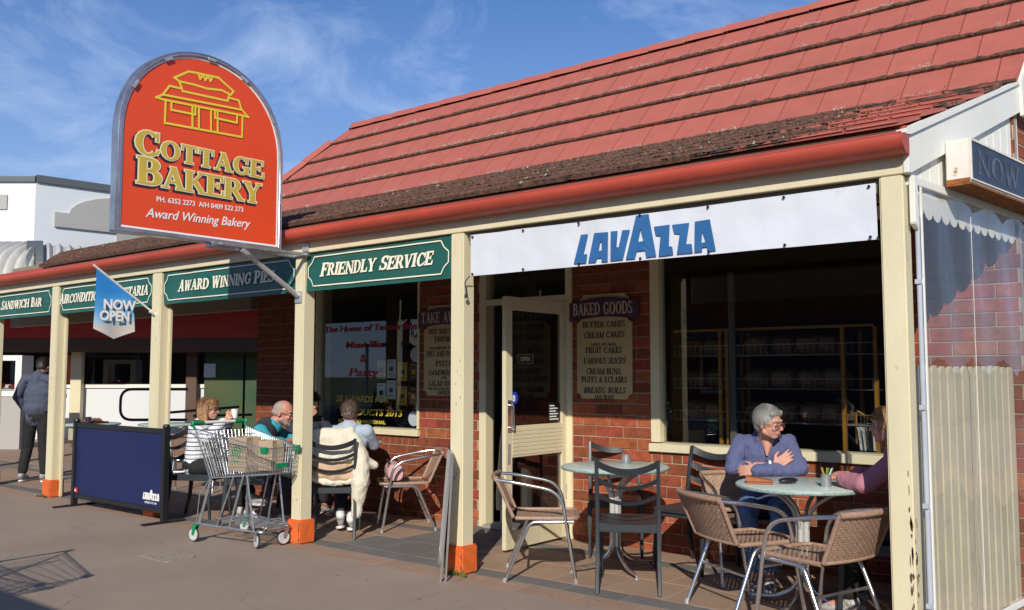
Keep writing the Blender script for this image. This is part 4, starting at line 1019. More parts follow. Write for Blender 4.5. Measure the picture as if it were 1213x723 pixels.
part('brace', MB().tube([(-6.29, 4.28, 2.43), (-6.29, 4.84, 2.09)], .022, 10), 'alu_dull', sg)
part('brace_plate', MB().box(-6.335, -6.245, 4.845, 4.857, 2.03, 2.13).box(-6.24, -6.16, 4.84, 4.856, 2.465, 2.53), 'alu_dull', sg, smooth=False, bev=.002)
# blue flag on a slanting pole
fl = thing('flag', 'blue and white flag reading NOW OPEN on a slanting pole from a verandah post', 'flag', (-8.62, 4.6, 2.03), world=True)
part('pole', MB().tube([(-8.62, 4.87, 2.02), (-8.62, 4.205, 2.475)], .011, 8).tube([(-8.62, 4.80, 2.06), (-8.62, 4.87, 2.02)], .018, 8), 'white_paint', fl)
FM = bpy.data.materials.new('flag_cloth'); FM.use_nodes = True; t_ = FM.node_tree; b_ = t_.nodes['Principled BSDF']; b_.inputs['Roughness'].default_value = .7
g1 = N(t_, 'ShaderNodeTexCoord'); g2 = N(t_, 'ShaderNodeSeparateXYZ'); g3 = N(t_, 'ShaderNodeMapRange'); g3.inputs['From Min'].default_value = 1.74; g3.inputs['From Max'].default_value = 2.45
g4 = N(t_, 'ShaderNodeValToRGB'); g5 = N(t_, 'ShaderNodeTexNoise'); g5.inputs['Scale'].default_value = 5; g6 = N(t_, 'ShaderNodeMath', operation='MULTIPLY_ADD'); g6.inputs[1].default_value = .25
el = g4.color_ramp.elements; el[0].position = .10; el[0].color = (.62,.60,.62,1); el[1].position = 1; el[1].color = (.03,.22,.62,1)
for p, c in ((.20, (.62,.56,.50,1)), (.28, (.36,.56,.74,1)), (.46, (.10,.38,.74,1)), (.7, (.02,.25,.66,1))):
    e = el.new(p); e.color = c
g7 = N(t_, 'ShaderNodeMath', operation='SUBTRACT'); g7.inputs[1].default_value = .12
t_.links.new(g1.outputs['Object'], g2.inputs[0]); t_.links.new(g2.outputs['Z'], g3.inputs['Value']); t_.links.new(g1.outputs['Object'], g5.inputs['Vector'])
t_.links.new(g5.outputs['Fac'], g6.inputs[0]); t_.links.new(g3.outputs[0], g6.inputs[2]); t_.links.new(g6.outputs[0], g7.inputs[0]); t_.links.new(g7.outputs[0], g4.inputs['Fac']); t_.links.new(g4.outputs[0], b_.inputs['Base Color'])
M['flag'] = FM
fp = [(4.235, 2.44), (4.615, 2.185), (4.64, 1.845), (4.43, 1.765), (4.222, 1.86)]
vs = []; fs = []; nn_ = 12
for i in range(nn_+1):
    u = i/nn_; top = Vector((4.235,2.44)).lerp(Vector((4.615,2.185)), u)
    bot = Vector((4.222,1.86)).lerp(Vector((4.43,1.765)), u*2) if u < .5 else Vector((4.43,1.765)).lerp(Vector((4.64,1.845)), (u-.5)*2)
    for j in range(9):
        p = bot.lerp(top, j/8); vs.append((-8.62 + .012*math.sin(u*7+j*.2)*(1-j/9), p.x, p.y))
for i in range(nn_):
    for j in range(8): a = i*9+j; fs.append((a, a+9, a+10, a+1))
part('flag_cloth', MB().add(vs, fs), 'flag', fl, recalc=False)
for dx, mt in ((0, 'grey_wall'), (.003, 'white_print')):
    off = 0 if mt == 'white_print' else .006
    link('lettering', text_mesh('NOW', .135, frame((-8.597+dx, 4.300+off, 2.055-off), (0,1,0), (0,0,1)), mt, bold=.005, xs=.92), fl)
    link('lettering', text_mesh('OPEN', .135, frame((-8.597+dx, 4.270+off, 1.945-off), (0,1,0), (0,0,1)), mt, bold=.005, xs=.86), fl)
# menu boards on the brick piers
def board(x0, x1, z0, z1, head, lines, label, ztop, seed=0):
    b = thing('menu_board', label, 'menu board', ((x0+x1)/2, 6.48, z0), world=True); w_ = x1-x0; cx = (x0+x1)/2; k = .05
    P = lambda a, b2, d: (a, d, b2)
    def notched(xa, xb, za, zb, k):
        pts = []
        for cxx, czz, a0 in ((xa, za, 90), (xb, za, 180), (xb, zb, 270), (xa, zb, 0)):
            for t in (0, .5, 1):
                aa = R_(a0 - 90*t); pts.append((cxx + k*math.cos(aa), czz + k*math.sin(aa)))
        return pts
    part('board', MB().prism(notched(x0, x1, z0, z1, k), P, 6.474, 6.492), 'board_tan', b, smooth=False)
    part('crest', MB().prism(notched(x0+.03, x1-.03, z1-.02, ztop, .035), P, 6.476, 6.492), 'board_tan', b, smooth=False)
    pts = []
    for i in range(13): u = i/12; pts.append((x0-.07 + (w_+.14)*u, z1-.035 + .035*math.sin(u*PI)))
    for i in range(13): u = 1-i/12; pts.append((x0-.07 + (w_+.14)*u, z1+.125 + .04*math.sin(u*PI)))
    part('header_ribbon', MB().prism(pts, P, 6.462, 6.473), 'board_purple', b, smooth=False)
    part('header_lettering', serif(head, .105, FRONT(x0-.03, 6.4605, z1+.018), width=w_+.05, grow=.0), 'letter_tan', b, smooth=False, recalc=False)
    for (s, z, h, wd, sl) in lines:
        part('text_line', serif(s, h, FRONT(cx - wd/2, 6.4725, z0 + z), width=wd, slant=sl, G=GLY, grow=.012), 'ink_black', b, smooth=False, recalc=False)
    return b
board(-4.52, -3.965, 1.21, 1.91, 'BAKED GOODS', [('BUTTER CAKES', .610, .050, .43, 0), ('CREAM CAKES', .520, .050, .41, .25), ('LARGE AND SMALL', .452, .026, .26, 0), ('FRUIT CAKES', .390, .050, .37, 0), ('VARIOUS SLICES', .300, .050, .43, .25), ('CREAM BUNS,', .210, .050, .36, 0), ('PUFFS & ECLAIRS', .140, .050, .46, 0), ('BREADS, ROLLS', .050, .050, .42, .25), ('AND BUNS', -.01+.002, .042, .20, 0)], 'tan and purple BAKED GOODS menu board between the door and the large window', 2.105)
board(-6.38, -5.83, 1.21, 1.91, 'TAKE AWAY', [('HOT AND COLD', .605, .052, .42, 0), ('DRINKS', .53, .052, .26, 0), ('ASSORTED FRESH', .452, .028, .40, 0), ('PIES AND PASTIES', .385, .052, .48, .25), ('PIZZA', .290, .052, .22, 0), ('SANDWICHES', .200, .052, .42, .25), ('AND', .165, .026, .08, 0), ('SALAD ROLLS', .095, .052, .42, 0), ('FILLED FRESH DAILY', .055, .026, .42, 0), ('OPEN', .012, .036, .18, .25)], 'tan and purple TAKE AWAY menu board on the pier left of the door', 2.10)
# signwriting and certificates inside the left window
def wtext(s, x0, x1, z, h, mt, name='window_lettering', bold=.0015, shear=0.15):
    me = text_mesh(s, h*1.35, Matrix.Identity(4), mt, bold=bold, shear=shear)
    xs_ = [v.co.x for v in me.vertices]; k = (x1-x0)/(max(xs_)-min(xs_)); me.transform(Matrix.Diagonal((k, 1, 1, 1)))
    me.transform(FRONT(x0, 6.5445, z))
    o = link(name, me, w_left); return o
wtext('The Home of Tassies Best', -8.02, -6.52, 1.885, .070, 'red_print', bold=.0015)
wtext('Meat Pie', -7.66, -7.08, 1.705, .075, 'red_print', bold=.0015)
wtext('&', -7.42, -7.33, 1.55, .09, 'red_print')
wtext('Pasty', -7.60, -7.13, 1.40, .09, 'red_print', bold=.0015)
wtext('28 AWARDS FOR', -7.80, -6.96, 1.125, .07, 'yellow_print', bold=.002)
wtext('PRODUCTS 2013', -7.70, -6.76, .985, .07, 'yellow_print', bold=.002)
wtext('STATE AND NATIONAL', -7.75, -7.0, .90, .035, 'yellow_print', bold=.003, shear=0)
cc = [(-7.20, 1.37, 'paper_yellow'), (-7.05, 1.38, 'paper_white'), (-6.88, 1.35, 'paper_yellow'), (-6.72, 1.35, 'brown'), (-7.20, 1.13, 'paper_white'), (-7.05, 1.16, 'paper_white'), (-6.88, 1.10, 'paper_yellow'), (-6.72, 1.10, 'brown')]
for i, (x, z, mt) in enumerate(cc):
    c = thing('certificate', ['yellow certificate at the upper left of the window rows', 'white certificate beside the red word in the upper row', 'yellow certificate second from the right in the upper row', 'brown certificate at the right end of the upper row', 'white certificate at the left end of the lower row', 'white certificate below the upper white one', 'yellow certificate second from the right in the lower row', 'brown certificate at the right end of the lower row'][i], 'certificate', (x, 6.60, z), group='award certificates in the left window', world=True)
    part('sheet', MB().box(x, x+.135, 6.60, 6.603, z, z+.195), mt, c, smooth=False)
    part('printed_lines', MB().box(x+.03, x+.10, 6.598, 6.5995, z+.165, z+.173).box(x+.04, x+.095, 6.598, 6.5995, z+.07, z+.12).box(x+.03, x+.11, 6.598, 6.5995, z+.035, z+.042), 'brown' if mt != 'brown' else 'paper_yellow', c, smooth=False)
for x, z, lab in ((-6.58, 1.62, 'round white sticker high at the right edge of the window'), (-6.60, .97, 'round pale blue sticker at the lower right of the window')):
    q = MB().lathe([(.075, 0), (.075, .002)], (x, 6.556, z), 24, Matrix(((1,0,0),(0,0,-1),(0,1,0))))
    tag(part('sticker', q, 'paper_white', None, smooth=False), lab, 'sticker')
# ================================================================== behind the large window
rk = thing('bread_rack', 'yellow wire bread rack full of bagged loaves behind the large window', 'rack', (-3.0, 6.9, 0), world=True)
for x in (-3.285, -3.225, -2.305, -2.07):
    for ya_ in (6.70, 7.10): part('upright', MB().box(x-.013, x+.013, ya_, ya_+.03, 0.0, 1.765), 'yellow_paint', rk, smooth=False)
part('top_rail', MB().box(-3.70, -2.07, 6.702, 6.728, 1.765, 1.785), 'yellow_paint', rk, smooth=False)
for z in (1.045, 1.305, 1.57):
    q = MB()
    for k in range(8): q.tube([(-3.70, 6.73+k*.055, z), (-2.07, 6.73+k*.055, z)], .0025, 4)
    for k in range(35): q.tube([(-3.69+k*.047, 6.70, z+.08), (-3.69+k*.047, 6.70, z), (-3.69+k*.047, 7.12, z)], .0016, 3)
    q.tube([(-3.70, 6.70, z+.08), (-2.07, 6.70, z+.08)], .003, 4)
    part('shelf', q, 'wire', rk)
def loaf():
    q = MB(); L_ = .28; n = 10
    vs = []; fs = []
    for i in range(8):
        u = i/7; k = math.sin(min(u, 1-u)*PI*1.6)**.35 if 0 < u < 1 else .55; k = min(k, 1)
        for j in range(n):
            a = 2*PI*j/n; r = .062*k; vs.append((-L_/2 + L_*u, math.copysign(abs(math.cos(a))**.6, math.cos(a))*r, .065 + math.copysign(abs(math.sin(a))**.6, math.sin(a))*r*(1.08 if math.sin(a) > 0 else 1)))
    for i in range(7):
        for j in range(n): fs.append((i*n+j, i*n+(j+1) % n, (i+1)*n+(j+1) % n, (i+1)*n+j))
    fs.append(tuple(range(n))[::-1]); fs.append(tuple(range(7*n, 8*n))); q.add(vs, fs)
    return q.mesh('bread_loaf', 'bread')
lmesh = loaf(); rl = random.Random(9); first = True
spots = {1.045: 'bottom', 1.305: 'middle', 1.57: 'top'}
for z in (1.045, 1.305, 1.57):
    for k, x in enumerate((-3.58, -3.39, -3.04, -2.82, -2.60, -2.42)):
        if rl.random() < .1: continue
        o = link('bread_loaf', lmesh); o.location = (x, 6.93 + rl.uniform(-.03, .03), z+.004); o.rotation_euler = (0, 0, PI/2 + rl.uniform(-.15, .15)); o.scale = (1, 1.75, 1.2)
        tag(o, 'bagged loaf on the %s shelf of the rack, %s from the left' % (spots[z], ['first', 'second', 'third', 'fourth', 'fifth', 'sixth'][k]), 'bread', 'bagged loaves on the bread rack')
pb = thing('paper_bag_rack', 'small yellow wire rack of white paper bags behind the glass near the right end', 'rack', (-2.15, 6.66, .8), world=True)
part('frame', MB().tube([(-2.30, 6.95, 1.15), (-2.02, 6.95, .98)], .010, 6).tube([(-2.30, 6.95, .90), (-2.30, 6.95, 1.15)], .008, 6).tube([(-2.02, 6.95, .80), (-2.02, 6.95, 1.45)], .012, 6).box(-2.32, -2.0, 6.9, 7.05, .80, .82), 'yellow_paint', pb)
for k in range(7): part('paper_bag', MB().obox((-2.27+.033*k, 6.96, .94+.0*k), (.002, .0, 0), (0,.05,0), (-.01, 0, .085)), 'white_print', pb, smooth=False)
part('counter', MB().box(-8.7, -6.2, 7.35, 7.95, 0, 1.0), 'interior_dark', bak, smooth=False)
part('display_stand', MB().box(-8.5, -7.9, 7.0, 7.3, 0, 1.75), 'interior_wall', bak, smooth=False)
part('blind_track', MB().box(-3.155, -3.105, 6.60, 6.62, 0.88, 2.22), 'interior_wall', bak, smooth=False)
# furled umbrella standing in the doorway
um = thing('furled_umbrella', 'furled beige canvas umbrella leaning inside the doorway', 'umbrella', (-5.50, 6.62, 0.03), world=True)
part('canopy', MB().tube([(-5.47, 6.60, 0.16), (-5.47, 6.60, 0.30), (-5.455, 6.61, .8), (-5.42, 6.64, 1.25)], [.062, .066, .045, .018], 12, flat=.8), 'canvas_beige', um)
part('pole', MB().tube([(-5.472, 6.60, .04), (-5.472, 6.60, .18)], .012, 8).tube([(-5.42, 6.64, 1.24), (-5.415, 6.645, 1.34)], .010, 8), 'alu_dull', um)
# ================================================================== FURNITURE
def weave(mb, S, nu, nv, wd, th, u_half, v_half, amp):
    """over-and-under strips on the surface S(u, v) -> (point, normal)"""
    for r in range(nv):
        v = (r+.5)/nv; vs = []; fs = []
        for i in range(nu*2+1):
            u = i/(nu*2); p, nr = S(u, v); dv = (S(u, min(v+.01, 1))[0] - S(u, max(v-.01, 0))[0]).normalized()
            h = amp*math.cos(PI*(i*.5 + r))*1.0
            p = p + nr*h; vs += [p - dv*wd, p + dv*wd]
        for i in range(nu*2): fs.append((2*i, 2*i+2, 2*i+3, 2*i+1))
        mb.add(vs, fs)
    for c in range(nu):
        u = (c+.5)/nu; vs = []; fs = []
        for i in range(nv+1):
            v = i/nv; p, nr = S(u, v); du = (S(min(u+.01, 1), v)[0] - S(max(u-.01, 0), v)[0]).normalized()
            h = -amp*math.cos(PI*(c+.5+i))*.4
            p = p + nr*h; vs += [p - du*wd*.8, p + du*wd*.8]
        for i in range(nv): fs.append((2*i, 2*i+2, 2*i+3, 2*i+1))
        mb.add(vs, fs)
def make_wicker_chair():
    t = thing('wicker_chair', '', 'chair')
    hw = .215
    # seat and back surfaces
    def Sseat(u, v):
        x = -hw + 2*hw*u; y = -.20 + .43*v; z = .425 + .015*(v-.5) - .012*math.sin(PI*u)*math.sin(PI*v) - (max(0, v-.85)/.15)**2*.015
        return Vector((x, y, z)), Vector((0, 0, 1))
    def Sback(u, v):
        a = (u-.5)*2; x = a*(hw + .012*v); y = -.215 - .115*v - .030*(1-a*a); z = .435 + .255*v
        return Vector((x, y, z)), Vector((0, .93, .36))
    for nm, S, nu, nv in (('seat_weave', Sseat, 20, 26), ('back_weave', Sback, 22, 18)):
        q = MB(); weave(q, S, nu, nv, .0072, 0, 0, 0, .0030); tag(part(nm, q, 'wicker', t, recalc=False), kind='stuff')
    q = MB()
    pts = [(x, y, .428) for x, y in ((-hw, -.20), (-hw, .20), (-hw+.04, .235), (hw-.04, .235), (hw, .20), (hw, -.20))]
    q.tube(fillet(pts, .04), .0135, 8)
    part('seat_rim', q, 'wicker', t)
    q = MB(); K = 12
    q.tube([Sback(0, i/6)[0] for i in range(7)], .013, 8); q.tube([Sback(1, i/6)[0] for i in range(7)], .013, 8); q.tube([Sback(i/K, 0)[0] for i in range(K+1)], .010, 8)
    q.tube([Sback(i/K, 1.0)[0] + Vector((0, -.003, .006)) for i in range(K+1)], .0185, 10)
    part('back_rim', q, 'wicker', t)
    q = MB()
    for s in (-1, 1):
        bt = Sback(0 if s < 0 else 1, .98)[0]
        q.tube(fillet([bt + Vector((0, .0, .004)), (s*.255, -.20, .675), (s*.262, .115, .615), (s*.268, .215, .0)], [.05, .12], 7), .0125, 10)
    part('arm_frame', q, 'alu', t)
    for s in (-1, 1):
        q = MB().tube(fillet([(s*.232, .20, .408), (s*.232, -.10, .405), (s*.245, -.275, .0)], .05, 6), .0125, 10)
        part('leg', q, 'alu', t)
    q = MB().tube([(-.262, .165, .36), (.262, .165, .36)], .009, 8).tube([(-.236, -.165, .25), (.236, -.165, .25)], .009, 8).tube([(-.236, -.165, .25), (-.236, -.165, .26)], .012, 6)
    for s in (-1, 1): q.tube([(s*.234, .17, .405), (s*.262, .17, .405)], .008, 6)
    part('stretcher', q, 'alu', t)
    q = MB()
    for s in (-1, 1): q.tube([(s*.268, .215, 0), (s*.2675, .212, .03)], .0145, 8).tube([(s*.245, -.275, 0), (s*.2445, -.268, .03)], .0145, 8)
    part('foot_cap', q, 'alu_dull', t)
    return t
def make_slat_chair():
    t = thing('slat_chair', '', 'chair'); hw = .20
    for s in (-1, 1):
        q = MB(); w_ = .013
        prof = [(-.262, 0.0, .013), (-.215, .20, .017), (-.196, .42, .020), (-.205, .55, .017), (-.235, .72, .015), (-.272, .865, .013)]
        vs = []; fs = []
        for y, z, d in prof: vs += [(s*hw-w_, y-d, z), (s*hw+w_, y-d, z), (s*hw+w_, y+d, z), (s*hw-w_, y+d, z)]
        for i in range(len(prof)-1):
            for j in range(4): fs.append((i*4+j, i*4+(j+1) % 4, (i+1)*4+(j+1) % 4, (i+1)*4+j))
        fs += [(3,2,1,0), tuple(range((len(prof)-1)*4, len(prof)*4))]
        q.add(vs, fs); part('back_post', q, 'slate_plastic', t, bev=.004)
        q = MB(); vs = []
        for y, z, d in ((.235, 0, .012), (.205, .42, .021)): vs += [(s*hw-d*.8, y-d, z), (s*hw+d*.8, y-d, z), (s*hw+d*.8, y+d, z), (s*hw-d*.8, y+d, z)]
        q.add(vs, [(3,2,1,0), (4,5,6,7), (0,1,5,4), (1,2,6,5), (2,3,7,6), (3,0,4,7)]); part('leg', q, 'slate_plastic', t, bev=.004)
    q = MB(); n = 8
    vs = []; fs = []
    for i in range(n+1):
        a = i/n*2-1
        for y in (-.19, -.05, .10, .215, .235):
            z = .445 - .014*(1-a*a)*(1 if abs(y) < .2 else .2); vs.append((a*(hw+.004), y, z))
    m_ = 5
    top = len(vs); vs += [(x, y, .418) for x, y, z in vs]
    for i in range(n):
        for j in range(m_-1):
            a = i*m_+j; fs.append((a, a+m_, a+m_+1, a+1)); fs.append((top+a, top+a+1, top+a+m_+1, top+a+m_))
    for i in range(n): fs.append((i*m_, top+i*m_, top+(i+1)*m_, (i+1)*m_)); fs.append((i*m_+m_-1, (i+1)*m_+m_-1, top+(i+1)*m_+m_-1, top+i*m_+m_-1))
    for j in range(m_-1): fs.append((j, j+1, top+j+1, top+j)); fs.append((n*m_+j, top+n*m_+j, top+n*m_+j+1, n*m_+j+1))
    q.add(vs, fs); part('seat', q, 'slate_plastic', t)
    part('seat_rail', MB().box(-hw+.012, hw-.012, -.205, -.185, .385, .435).box(-hw+.015, hw-.015, .195, .215, .38, .417).box(-hw-.008, -hw+.012, -.185, .19, .385, .417).box(hw-.012, hw+.008, -.185, .19, .385, .417), 'slate_plastic', t, smooth=False, bev=.004)
    for z0, z1, y0 in ((.815, .863, -.262), (.715, .748, -.232), (.615, .646, -.213)):
        vs = []; fs = []
        for i in range(13):
            a = i/12*2-1; b = (1-a*a); y = y0 - .035*b; dz = -.050*b
            vs += [(a*hw, y-.009, z0+dz), (a*hw, y+.009, z0+dz), (a*hw, y+.005 - .016, z1+dz*1.1), (a*hw, y-.009 - .016, z1+dz*1.1)]
        for i in range(12):
            for j in range(4): fs.append((i*4+j, i*4+(j+1) % 4, i*4+4+(j+1) % 4, i*4+4+j))
        fs += [(3,2,1,0), (48,49,50,51)]
        part('back_slat', MB().add(vs, fs), 'slate_plastic', t)
    return t
def make_table():
    t = thing('cafe_table', '', 'table')
    part('tabletop', MB().lathe([(.375, .722), (.392, .728), (.395, .738), (.392, .746), (.386, .7495)], n=48), 'laminate', t, bev=0)
    part('edge_band', MB().lathe([(.393, .727), (.3962, .731), (.3965, .741), (.3935, .7455)], n=48), 'laminate_edge', t)
    q = MB()
    for k in range(4):
        a = PI/4 + k*PI/2; c, s = math.cos(a), math.sin(a); r0 = .026
        q.tube(fillet([(c*r0, s*r0, .17), (c*r0, s*r0, .56)], .01), .0185, 10)
    part('column', q, 'cast_white', t)
    for k in range(4):
        a = PI/4 + k*PI/2 ; c, s = math.cos(a), math.sin(a); r0 = .028
        pts = fillet([(c*r0, s*r0, .30), (c*.035, s*.035, .13), (c*.17, s*.17, .045), (c*.35, s*.35, .028)], [.12, .10], 7)
        part('foot', MB().tube(pts, [.017]*len(pts), 10, flat=.75), 'alu', t)
        pts = fillet([(c*r0, s*r0, .45), (c*.05, s*.05, .60), (c*.20, s*.20, .70), (c*.27, s*.27, .715)], [.10, .05], 6)
        part('arm', MB().tube(pts, .013, 8), 'alu_dull', t)
    q = MB()
    for k in range(4):
        a = PI/4 + k*PI/2; c, s = math.cos(a), math.sin(a); q.lathe([(.018, 0), (.018, .008), (.006, .012), (.006, .03)], (c*.345, s*.345, 0), 12)
    part('glide', q, 'alu_dull', t)
    return t
wk = make_wicker_chair(); slc = make_slat_chair(); tbl = make_table()
GW = 'wicker and aluminium armchairs under the verandah'; GS = 'charcoal slat-back chairs at the tables'; GT = 'round cafe tables'
place(wk, False, 'wicker armchair with aluminium arms facing the empty table by the door', (-3.945, 5.235, 0), yaw_of(.8, .6), GW)
place(wk, True, 'wicker armchair in front of the grey-haired woman, its back to the street', (-2.425, 5.26, 0), yaw_of(.50, .86), GW)
place(wk, True, 'wicker armchair nearest the corner post, its woven back towards the right', (-1.90, 5.02, 0), yaw_of(-.95, .31), GW)
place(wk, True, 'wicker armchair in which the grey-haired woman sits', (-2.76, 6.03, 0), yaw_of(.62, -.60), GW)
place(wk, True, 'wicker armchair against the brick pier with a pink bag on its seat', (-6.17, 6.00, 0), yaw_of(-.62, -.78), GW)
place(wk, True, 'wicker armchair behind the navy barrier with only its back in view', (-10.05, 6.25, 0), yaw_of(-.75, .66), GW)
place(slc, False, 'charcoal slat-back chair in front of the empty table, its back to the street', (-3.30, 5.33, 0), yaw_of(-.5, .87), GS)
place(slc, True, 'charcoal slat-back chair against the brick wall behind the empty table', (-3.98, 6.22, 0), yaw_of(.55, -.83), GS)
place(slc, True, 'charcoal slat-back chair under the large window to the left of the grey-haired woman', (-3.22, 6.13, 0), yaw_of(-.10, -1), GS)
place(slc, True, 'charcoal slat-back chair with a cream coat hung over it', (-6.37, 5.35, 0), yaw_of(-.68, .73), GS)
place(tbl, False, 'round speckled table with one metal pot on it by the open door', (-3.645, 5.70, 0), R_(12), GT)
place(tbl, True, 'round speckled table at which the grey-haired woman leans', (-2.16, 5.49, 0), R_(40), GT)
place(tbl, True, 'round table with three people around it behind the second post', (-7.02, 5.98, 0), R_(20), GT)
place(tbl, True, 'round table behind the navy barrier', (-11.45, 6.70, 0), R_(5), GT)
place(tbl, True, 'round table beside the standing man', (-12.35, 6.05, 0), R_(25), GT)
# things on the tables
def pot(x, y, r, h, label, cat='pot', sachets=False):
    t = thing('metal_pot', label, cat, (x, y, .7497)); 
    part('pot', MB().lathe([(r*.93, 0), (r, .004), (r, h), (r*.9, h), (r*.88, h*.5), (r*.5, h*.48)], n=20), 'steel', t)
    if sachets:
        for k, (dx, dy, lean) in enumerate(((-.012, .005, -.25), (.008, -.006, .2), (.0, .012, .05), (.014, .008, .35))):
            part('sachet', MB().obox((dx+lean*.03, dy, h+.012), (.002, .0, 0), (0, .010, 0), (lean*.03, 0, .026)), ['yellow_print', 'leaf_green', 'yellow_print', 'white_print'][k], t, smooth=False)
    return t
pot(-3.66, 5.88, .036, .065, 'small steel pot on the empty table by the door')
pot(-1.98, 5.42, .031, .075, 'steel pot of sugar sachets on the grey-haired woman\'s table', sachets=True)
wl = thing('wallet', 'open tan leather wallet on the grey-haired woman\'s table', 'wallet', (-2.36, 5.33, .75), R_(25))
part('lower_flap', MB().hexa([(-.08,-.05,0.001),(.08,-.05,0.001),(.08,.05,0.001),(-.08,.05,0.001)], [(-.08,-.05,.012),(.08,-.05,.012),(.08,.05,.012),(-.08,.05,.012)]), 'leather', wl, smooth=False, bev=.003)
part('upper_flap', MB().hexa([(-.075,-.045,.014),(.08,-.045,.014),(.08,.05,.014),(-.075,.05,.014)], [(-.085,-.045,.045),(.07,-.045,.024),(.07,.05,.024),(-.085,.05,.045)]), 'leather', wl, smooth=False, bev=.003)
ph = thing('sunglasses_case', 'dark glasses case beside the tan wallet', 'case', (-2.22, 5.43, .75), R_(60))
part('case', MB().ell((0, 0, .020), (.07, .032, .019), n=16), 'black_metal', ph)
bgp = thing('handbag', 'pink leather handbag with a dark strap lying on a wicker seat', 'bag', (-6.22, 5.93, .437), yaw_of(-.62, -.78))
q = MB(); vs = []; fs = []; n = 14
for i in range(9):
    u = i/8; k = [.80, .97, 1, 1, 1, 1, 1, .97, .80][i]
    for j in range(n):
        a = 2*PI*j/n; vs.append((-.15 + .30*u, math.copysign(abs(math.cos(a))**.8, math.cos(a))*.085*k, .082 + math.copysign(abs(math.sin(a))**.8, math.sin(a))*.082*k + .006*math.sin(u*9+a)))
for i in range(8):
    for j in range(n): fs.append((i*n+j, i*n+(j+1) % n, (i+1)*n+(j+1) % n, (i+1)*n+j))
fs += [tuple(range(n))[::-1], tuple(range(8*n, 9*n))]
part('bag_body', q.add(vs, fs), 'pink_bag', bgp)
part('strap', MB().tube(fillet([(-.13, .06, .12), (-.10, .06, .185), (.12, .06, .185), (.15, .06, .08)], .05), .009, 8), 'ink_dark', bgp)
part('strap', MB().tube(fillet([(-.13, -.02, .13), (-.10, -.02, .19), (.10, -.02, .19), (.14, -.02, .10)], .05), .008, 8), 'ink_dark', bgp)
def cup(x, y, z, label, mt='white_print', r=.036, h=.085):
    t = thing('cup', label, 'cup', (x, y, z)); part('cup_body', MB().lathe([(r*.7, 0), (r, h), (r*.92, h), (r*.65, .01)], n=18), mt, t)
    part('rim', MB().lathe([(r*1.04, h-.004), (r*1.04, h+.004), (r*.9, h+.004)], n=18), mt, t); return t
cup(-7.08, 5.84, .75, 'white cup on the table with three people', r=.04, h=.06)
cup(-12.2, 5.95, .75, 'dark mug on the table beside the standing man', 'ink_dark', .042, .09)
tr_ = thing('serving_tray', 'dark tray with brown paper on the table beside the standing man', 'tray', (-12.35, 6.1, .75), .3)
part('tray', MB().box(-.16, .16, -.11, .11, .001, .012).box(-.16, .16, -.11, -.10, .012, .025).box(-.16, .16, .10, .11, .012, .025), 'ink_dark', tr_, smooth=False)
part('paper', MB().box(-.12, .10, -.07, .07, .013, .05), 'leather', tr_, smooth=False, bev=.01)
# A-frame board seen edge-on beside the post
af = thing('pavement_board', 'folded pavement board with aluminium edges leaning beside the middle post', 'board', (-4.6, 4.85, 0), world=True)
p0 = Vector((-4.325, 4.625, 0)); p1 = Vector((-4.78, 5.085, 0)); dd = (p1-p0).normalized(); ln = (p1-p0).length; nn2 = Vector((dd.y, -dd.x, 0)); lean = -nn2*(-.045)
if lean.dot(RT) < 0: lean = -lean
for s_, off in ((0, 0), (1, .035)):
    q = MB(); o_ = nn2*(-off)
    for a_, b_ in ((0, .022), (ln-.022, ln)): q.hexa([p0+dd*a_+o_, p0+dd*b_+o_, p0+dd*b_+o_-nn2*.014, p0+dd*a_+o_-nn2*.014], [p0+dd*a_+lean+o_*.3+V(0,0,.87), p0+dd*b_+lean+o_*.3+V(0,0,.87), p0+dd*b_+lean+o_*.3-nn2*.014+V(0,0,.87), p0+dd*a_+lean+o_*.3-nn2*.014+V(0,0,.87)])
    for z in (.09, .855):
        k = z/.87; a = p0+lean*k+o_*(1-.7*k)+dd*.02+V(0,0,z); b = a + dd*(ln-.04); q.hexa([a, b, b-nn2*.013, a-nn2*.013], [v_+V(0,0,.02) for v_ in (a, b, b-nn2*.013, a-nn2*.013)])
    part('frame', q, 'alu', af, smooth=False)
    a = p0+lean*.1+o_*.93-nn2*.005+dd*.02+V(0,0,.10); b = a+dd*(ln-.04); c = p1+lean*.98+o_*.31-nn2*.005-dd*.02+V(0,0,.86); d = c-dd*(ln-.04)
    part('panel', MB().hexa([a, b, b-nn2*.004, a-nn2*.004], [d, c, c-nn2*.004, d-nn2*.004]), 'white_paint', af, smooth=False)
# weeds at the foot of the posts
for (x, y, lab) in ((-4.42, 4.83, 'little green weeds at the foot of the middle post'), (-10.93, 4.83, 'little green weeds at the foot of the left post')):
    q = MB(); rw = random.Random(4)
    for k in range(70):
        a = rw.uniform(-.11, .10); b = rw.uniform(-.03, .012); h = rw.uniform(.01, .045) * (1.2 - abs(a)*6); h = max(h, .008)
        dx, dy = rw.uniform(-.015, .015), rw.uniform(-.015, .005)
        q.add([(x+a-.006, y+b, 0), (x+a+.006, y+b, 0), (x+a+dx+.008, y+b+dy, h*.7), (x+a+dx, y+b+dy, h)], [(0,1,2,3)])
    tag(part('weeds', q, 'leaf', None, smooth=False, recalc=False), lab, kind='stuff')
